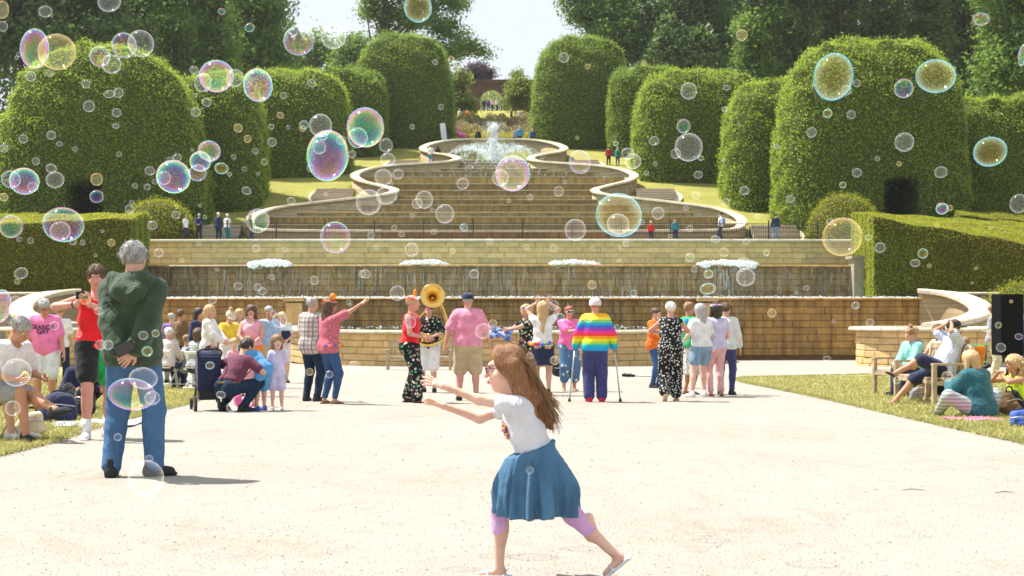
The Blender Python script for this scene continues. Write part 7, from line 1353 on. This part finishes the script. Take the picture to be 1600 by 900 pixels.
LIST = [  # px, row, half width, half height, film
 (54, 76, 21, 31, 'strong'), (89, 81, 29, 28, 'gold'), (156, 88, 16, 16, 'rain'), (174, 100, 15, 15, 'clear'), (194, 71, 19, 20, 'rain'), (220, 68, 20, 21, 'clear'), (171, 3, 18, 15, 'clear'), (71, 18, 11, 9, 'clear'), (4, 15, 9, 14, 'gold'), (4, 41, 8, 8, 'clear'),
 (338, 119, 27, 25, 'strong'), (317, 129, 13, 15, 'clear'), (367, 122, 13, 14, 'clear'), (403, 133, 23, 26, 'strong'), (390, 43, 8, 7, 'rain'), (346, 18, 6, 5, 'rain'), (467, 63, 25, 23, 'rain'), (521, 57, 21, 19, 'clear'), (653, 12, 22, 23, 'blue'),
 (571, 199, 29, 31, 'strong'), (559, 215, 15, 16, 'rain'), (512, 243, 33, 40, 'strong'), (501, 196, 18, 18, 'clear'), (499, 230, 11, 11, 'rain'), (603, 227, 11, 11, 'clear'), (606, 249, 12, 10, 'clear'), (550, 241, 6, 6, 'clear'), (485, 263, 6, 6, 'clear'), (505, 213, 8, 6, 'clear'), (533, 219, 8, 7, 'clear'),
 (327, 236, 18, 16, 'strong'), (313, 252, 17, 16, 'strong'), (309, 270, 14, 13, 'rain'), (271, 276, 27, 26, 'strong'), (256, 278, 11, 11, 'clear'), (346, 263, 11, 9, 'blue'), (277, 246, 7, 6, 'clear'), (266, 250, 6, 5, 'clear'),
 (38, 283, 23, 21, 'strong'), (17, 280, 15, 14, 'rain'), (51, 292, 8, 7, 'clear'), (86, 281, 14, 13, 'clear'), (80, 263, 9, 7, 'clear'), (151, 307, 11, 10, 'rain'), (151, 280, 9, 10, 'gold'), (6, 308, 8, 6, 'gold'), (36, 217, 7, 7, 'clear'), (6, 232, 7, 6, 'clear'), (56, 252, 6, 6, 'clear'), (80, 211, 7, 7, 'clear'), (93, 225, 5, 4, 'rain'), (117, 233, 4, 4, 'clear'),
 (48, 119, 8, 8, 'clear'), (134, 131, 7, 7, 'clear'), (171, 147, 9, 6, 'clear'), (185, 145, 8, 8, 'clear'), (139, 166, 9, 9, 'clear'), (182, 176, 7, 7, 'clear'), (181, 197, 6, 4, 'clear'),
 (99, 351, 32, 27, 'rain'), (94, 361, 16, 15, 'clear'), (17, 354, 18, 18, 'rain'), (48, 376, 5, 5, 'clear'), (114, 378, 6, 5, 'clear'), (174, 379, 6, 6, 'gold'), (33, 427, 11, 9, 'clear'), (30, 374, 4, 4, 'clear'), (2, 478, 14, 26, 'strong'), (24, 470, 8, 8, 'clear'), (202, 327, 7, 7, 'clear'), (238, 352, 8, 7, 'clear'), (248, 395, 8, 7, 'clear'), (208, 397, 9, 8, 'clear'), (206, 317, 5, 4, 'clear'),
 (26, 582, 23, 22, 'clear'), (20, 638, 12, 12, 'clear'), (206, 616, 37, 25, 'rain'), (224, 591, 22, 17, 'clear'), (238, 622, 12, 11, 'clear'), (215, 634, 9, 6, 'clear'), (228, 748, 27, 29, 'clear'), (233, 716, 6, 5, 'clear'), (184, 683, 6, 6, 'rain'), (154, 486, 7, 6, 'clear'), (133, 468, 9, 8, 'gold'), (157, 539, 8, 8, 'clear'), (169, 539, 8, 8, 'clear'), (224, 524, 8, 7, 'clear'), (243, 521, 6, 6, 'blue'), (230, 549, 9, 8, 'blue'), (123, 522, 5, 5, 'rain'), (85, 509, 7, 7, 'rain'), (239, 493, 6, 5, 'clear'),
 (403, 345, 18, 19, 'rain'), (524, 371, 23, 25, 'rain'), (576, 316, 20, 20, 'clear'), (599, 277, 14, 13, 'clear'), (604, 305, 17, 14, 'clear'), (622, 272, 9, 8, 'clear'), (663, 312, 14, 14, 'clear'), (652, 318, 9, 8, 'clear'), (695, 334, 15, 15, 'clear'), (723, 287, 10, 9, 'clear'), (725, 355, 6, 6, 'rain'), (580, 368, 6, 6, 'clear'), (628, 366, 5, 4, 'clear'), (643, 390, 11, 11, 'clear'), (765, 377, 5, 5, 'clear'), (587, 387, 4, 4, 'clear'), (385, 298, 8, 6, 'clear'), (455, 314, 7, 6, 'clear'),
 (801, 271, 27, 28, 'strong'), (782, 278, 13, 13, 'clear'), (967, 336, 37, 34, 'blue'), (966, 350, 18, 16, 'clear'), (899, 359, 17, 17, 'clear'), (1028, 333, 10, 10, 'clear'), (873, 299, 8, 8, 'clear'), (828, 308, 5, 5, 'clear'), (847, 244, 5, 5, 'clear'), (906, 253, 17, 19, 'rain'), (981, 240, 11, 9, 'clear'), (989, 252, 14, 12, 'clear'), (881, 90, 8, 8, 'clear'), (962, 224, 5, 4, 'blue'), (680, 97, 5, 4, 'clear'), (644, 198, 4, 4, 'blue'),
 (1076, 142, 13, 13, 'clear'), (1068, 197, 11, 11, 'rain'), (1076, 230, 22, 22, 'clear'), (1056, 240, 8, 8, 'clear'), (1022, 220, 8, 7, 'clear'), (1095, 247, 6, 4, 'blue'), (1091, 273, 7, 6, 'clear'), (1087, 305, 7, 6, 'clear'), (1134, 316, 6, 6, 'clear'), (1163, 298, 8, 7, 'clear'), (1235, 311, 7, 6, 'clear'), (1184, 338, 5, 4, 'clear'),
 (1302, 120, 31, 37, 'blue'), (1322, 141, 8, 8, 'clear'), (1412, 138, 15, 15, 'rain'), (1462, 119, 31, 26, 'blue'), (1413, 222, 15, 15, 'clear'), (1547, 237, 26, 23, 'blue'), (1533, 30, 13, 10, 'rain'), (1159, 55, 9, 9, 'gold'), (1598, 86, 6, 17, 'strong'), (1339, 130, 6, 6, 'clear'), (1293, 177, 8, 7, 'blue'), (1330, 179, 7, 7, 'clear'), (1268, 207, 8, 8, 'clear'), (1371, 248, 4, 4, 'clear'), (1339, 270, 8, 7, 'clear'), (1470, 269, 10, 9, 'clear'), (1317, 289, 6, 5, 'blue'),
 (1316, 370, 32, 30, 'gold'), (1442, 396, 8, 8, 'blue'), (1430, 411, 8, 6, 'clear'), (1375, 387, 9, 8, 'clear'), (1472, 326, 10, 9, 'strong'), (1484, 325, 5, 5, 'gold'), (1592, 318, 13, 15, 'clear'), (1452, 415, 4, 3, 'gold'), (1297, 346, 6, 5, 'clear'), (1357, 371, 6, 5, 'clear'),
 (1165, 433, 15, 14, 'clear'), (1163, 412, 13, 9, 'clear'), (1106, 451, 13, 9, 'blue'), (1107, 428, 8, 7, 'blue'), (1206, 489, 7, 7, 'gold'), (1078, 402, 8, 7, 'rain'), (1131, 394, 8, 7, 'gold'), (1085, 421, 5, 5, 'clear'), (1118, 374, 8, 6, 'clear'), (1166, 377, 6, 5, 'clear'), (1260, 450, 5, 4, 'rain'), (1337, 477, 7, 6, 'rain'), (1359, 504, 7, 6, 'clear'), (990, 458, 6, 5, 'clear'), (925, 445, 7, 7, 'gold'), (978, 381, 6, 5, 'clear'), (865, 388, 6, 6, 'clear'), (823, 386, 5, 4, 'clear'), (741, 428, 8, 7, 'clear'), (722, 354, 4, 4, 'rain'),
 (621, 458, 12, 12, 'clear'), (755, 517, 13, 12, 'clear'), (770, 506, 7, 7, 'gold'), (571, 428, 8, 7, 'clear'), (566, 428, 6, 6, 'clear'), (491, 438, 7, 7, 'clear'), (372, 447, 7, 6, 'clear'), (403, 449, 7, 6, 'clear'), (410, 455, 7, 6, 'clear'), (425, 433, 5, 4, 'clear'), (332, 469, 7, 6, 'clear'), (427, 490, 5, 5, 'clear'), (437, 500, 12, 12, 'clear'), (389, 502, 8, 8, 'clear'), (400, 388, 7, 6, 'clear'), (553, 571, 9, 7, 'clear'), (484, 581, 6, 6, 'gold'), (515, 585, 6, 6, 'clear'), (328, 571, 8, 6, 'blue'), (345, 617, 8, 6, 'clear'), (362, 636, 9, 8, 'clear'), (828, 735, 6, 6, 'clear'), (828, 556, 6, 5, 'clear'), (867, 563, 8, 7, 'gold'), (865, 477, 8, 8, 'clear'), (875, 496, 8, 7, 'rain'), (919, 497, 8, 7, 'clear'), (641, 503, 9, 10, 'rain'), (963, 511, 4, 4, 'clear'),
 (1514, 547, 8, 8, 'clear'), (1480, 588, 9, 8, 'gold'), (1401, 594, 6, 6, 'blue'), (1564, 543, 8, 7, 'clear'), (1560, 508, 5, 5, 'blue'), (1541, 514, 7, 5, 'blue'), (1592, 526, 6, 5, 'rain'), (1545, 493, 5, 4, 'clear'), (1292, 560, 6, 4, 'clear'),
 (443, 149, 6, 5, 'clear'), (475, 195, 8, 7, 'rain'), (473, 201, 5, 5, 'gold'), (438, 180, 6, 5, 'gold'), (425, 222, 7, 7, 'clear'), (399, 236, 5, 5, 'clear'), (372, 200, 7, 7, 'gold'), (387, 217, 6, 6, 'gold'), (306, 175, 8, 7, 'clear'), (323, 160, 7, 7, 'clear'), (303, 109, 7, 6, 'clear'), (365, 245, 4, 4, 'clear'), (382, 264, 4, 4, 'clear'), (403, 272, 3, 3, 'clear'), (487, 130, 7, 6, 'clear'), (234, 267, 8, 7, 'clear'), (242, 284, 5, 4, 'clear'), (230, 292, 6, 5, 'clear'), (211, 290, 5, 4, 'clear'), (275, 336, 7, 6, 'clear')]
brg = np.random.default_rng(21); LIST += [(int(x), int(y), float(r), float(r*q), f) for x, y, r, q, f in zip(brg.uniform(8, 1592, 75), brg.triangular(60, 250, 600, 75), brg.uniform(2.6, 5.2, 75), brg.uniform(.8, 1.05, 75), brg.choice(['clear', 'clear', 'clear', 'rain', 'gold', 'blue'], 75))]; BUB = []
for i, (px, py, rx_, ry_, film) in enumerate(LIST):
    rm = (rx_+ry_)/2; d = float(brg.uniform(7.2, 12.5) if rm < 13 else brg.uniform(6.0, 8.6))
    if (px, py) in ((755, 517), (828, 735), (770, 506), (865, 477), (828, 556)): d = 5.7
    if px < 300 and py > 500: d = min(d, 8.8)
    p = at(px, py, d)
    o = bpy.data.objects.new('soap_bubble', BMESH[film]); link(o); o.location = p; s = d/FPX; o.scale = (rx_*s, (rx_+ry_)/2*s, ry_*s); o.rotation_euler = (float(brg.uniform(-.3, .3)), float(brg.uniform(-.35, .35)) if abs(rx_-ry_) < 5 else (-.35 if px in (524,) else .1), float(brg.uniform(-1.5, 1.5)) if abs(rx_-ry_) < 3 else 0)
    z = next((q for q in ZONES if q[0] <= px < q[1] and q[2] <= py < q[3]), None); where = z[4] if z else 'the pale gravel'
    size = 'tiny' if rm < 6.5 else 'small' if rm < 10 else 'medium' if rm < 17 else 'large' if rm < 26 else 'giant'
    BUB.append((o, '%s %s soap bubble over %s' % (size, TINT[film], where), px+py*.001, '%s soap bubbles' % size))
ORD = ['first', 'second', 'third', 'fourth', 'fifth', 'sixth', 'seventh', 'eighth', 'ninth', 'tenth', 'eleventh', 'twelfth', 'thirteenth', 'fourteenth', 'fifteenth', 'sixteenth', 'seventeenth', 'eighteenth', 'nineteenth', 'twentieth']
for o, lab, px, grp in BUB:
    same = sorted(q[2] for q in BUB if q[1] == lab); n = len(same); i = same.index(px)
    if n == 2: lab += ', %s of two' % ('left' if i == 0 else 'right')
    elif n == 3: lab += ', %s of three' % ('leftmost', 'middle one', 'rightmost')[i]
    elif n > 3: lab += ', %s from the left' % ORD[i] if i < n-1 else ', rightmost'
    tag(o, lab, 'bubble', grp)
# ================================================================== thin mist volume added to lift the far darks
hb_ = MB().box((0, 300, 36), (900, 800, 84)).build('added_haze', None); hb_.data.materials.clear(); tag(hb_, 'thin pale mist volume over the garden, added to lift far shadows', 'added_haze', None, 'stuff')
hm = bpy.data.materials.new('added_haze_air'); hm.use_nodes = True; ht_ = hm.node_tree; ht_.nodes.clear(); ho = ht_.nodes.new('ShaderNodeOutputMaterial'); hv = ht_.nodes.new('ShaderNodeVolumePrincipled')
hv.inputs['Color'].default_value = (.93, .96, 1, 1); hv.inputs['Density'].default_value = .00016; hv.inputs['Anisotropy'].default_value = .3; ht_.links.new(hv.outputs[0], ho.inputs['Volume']); hb_.data.materials.append(hm)
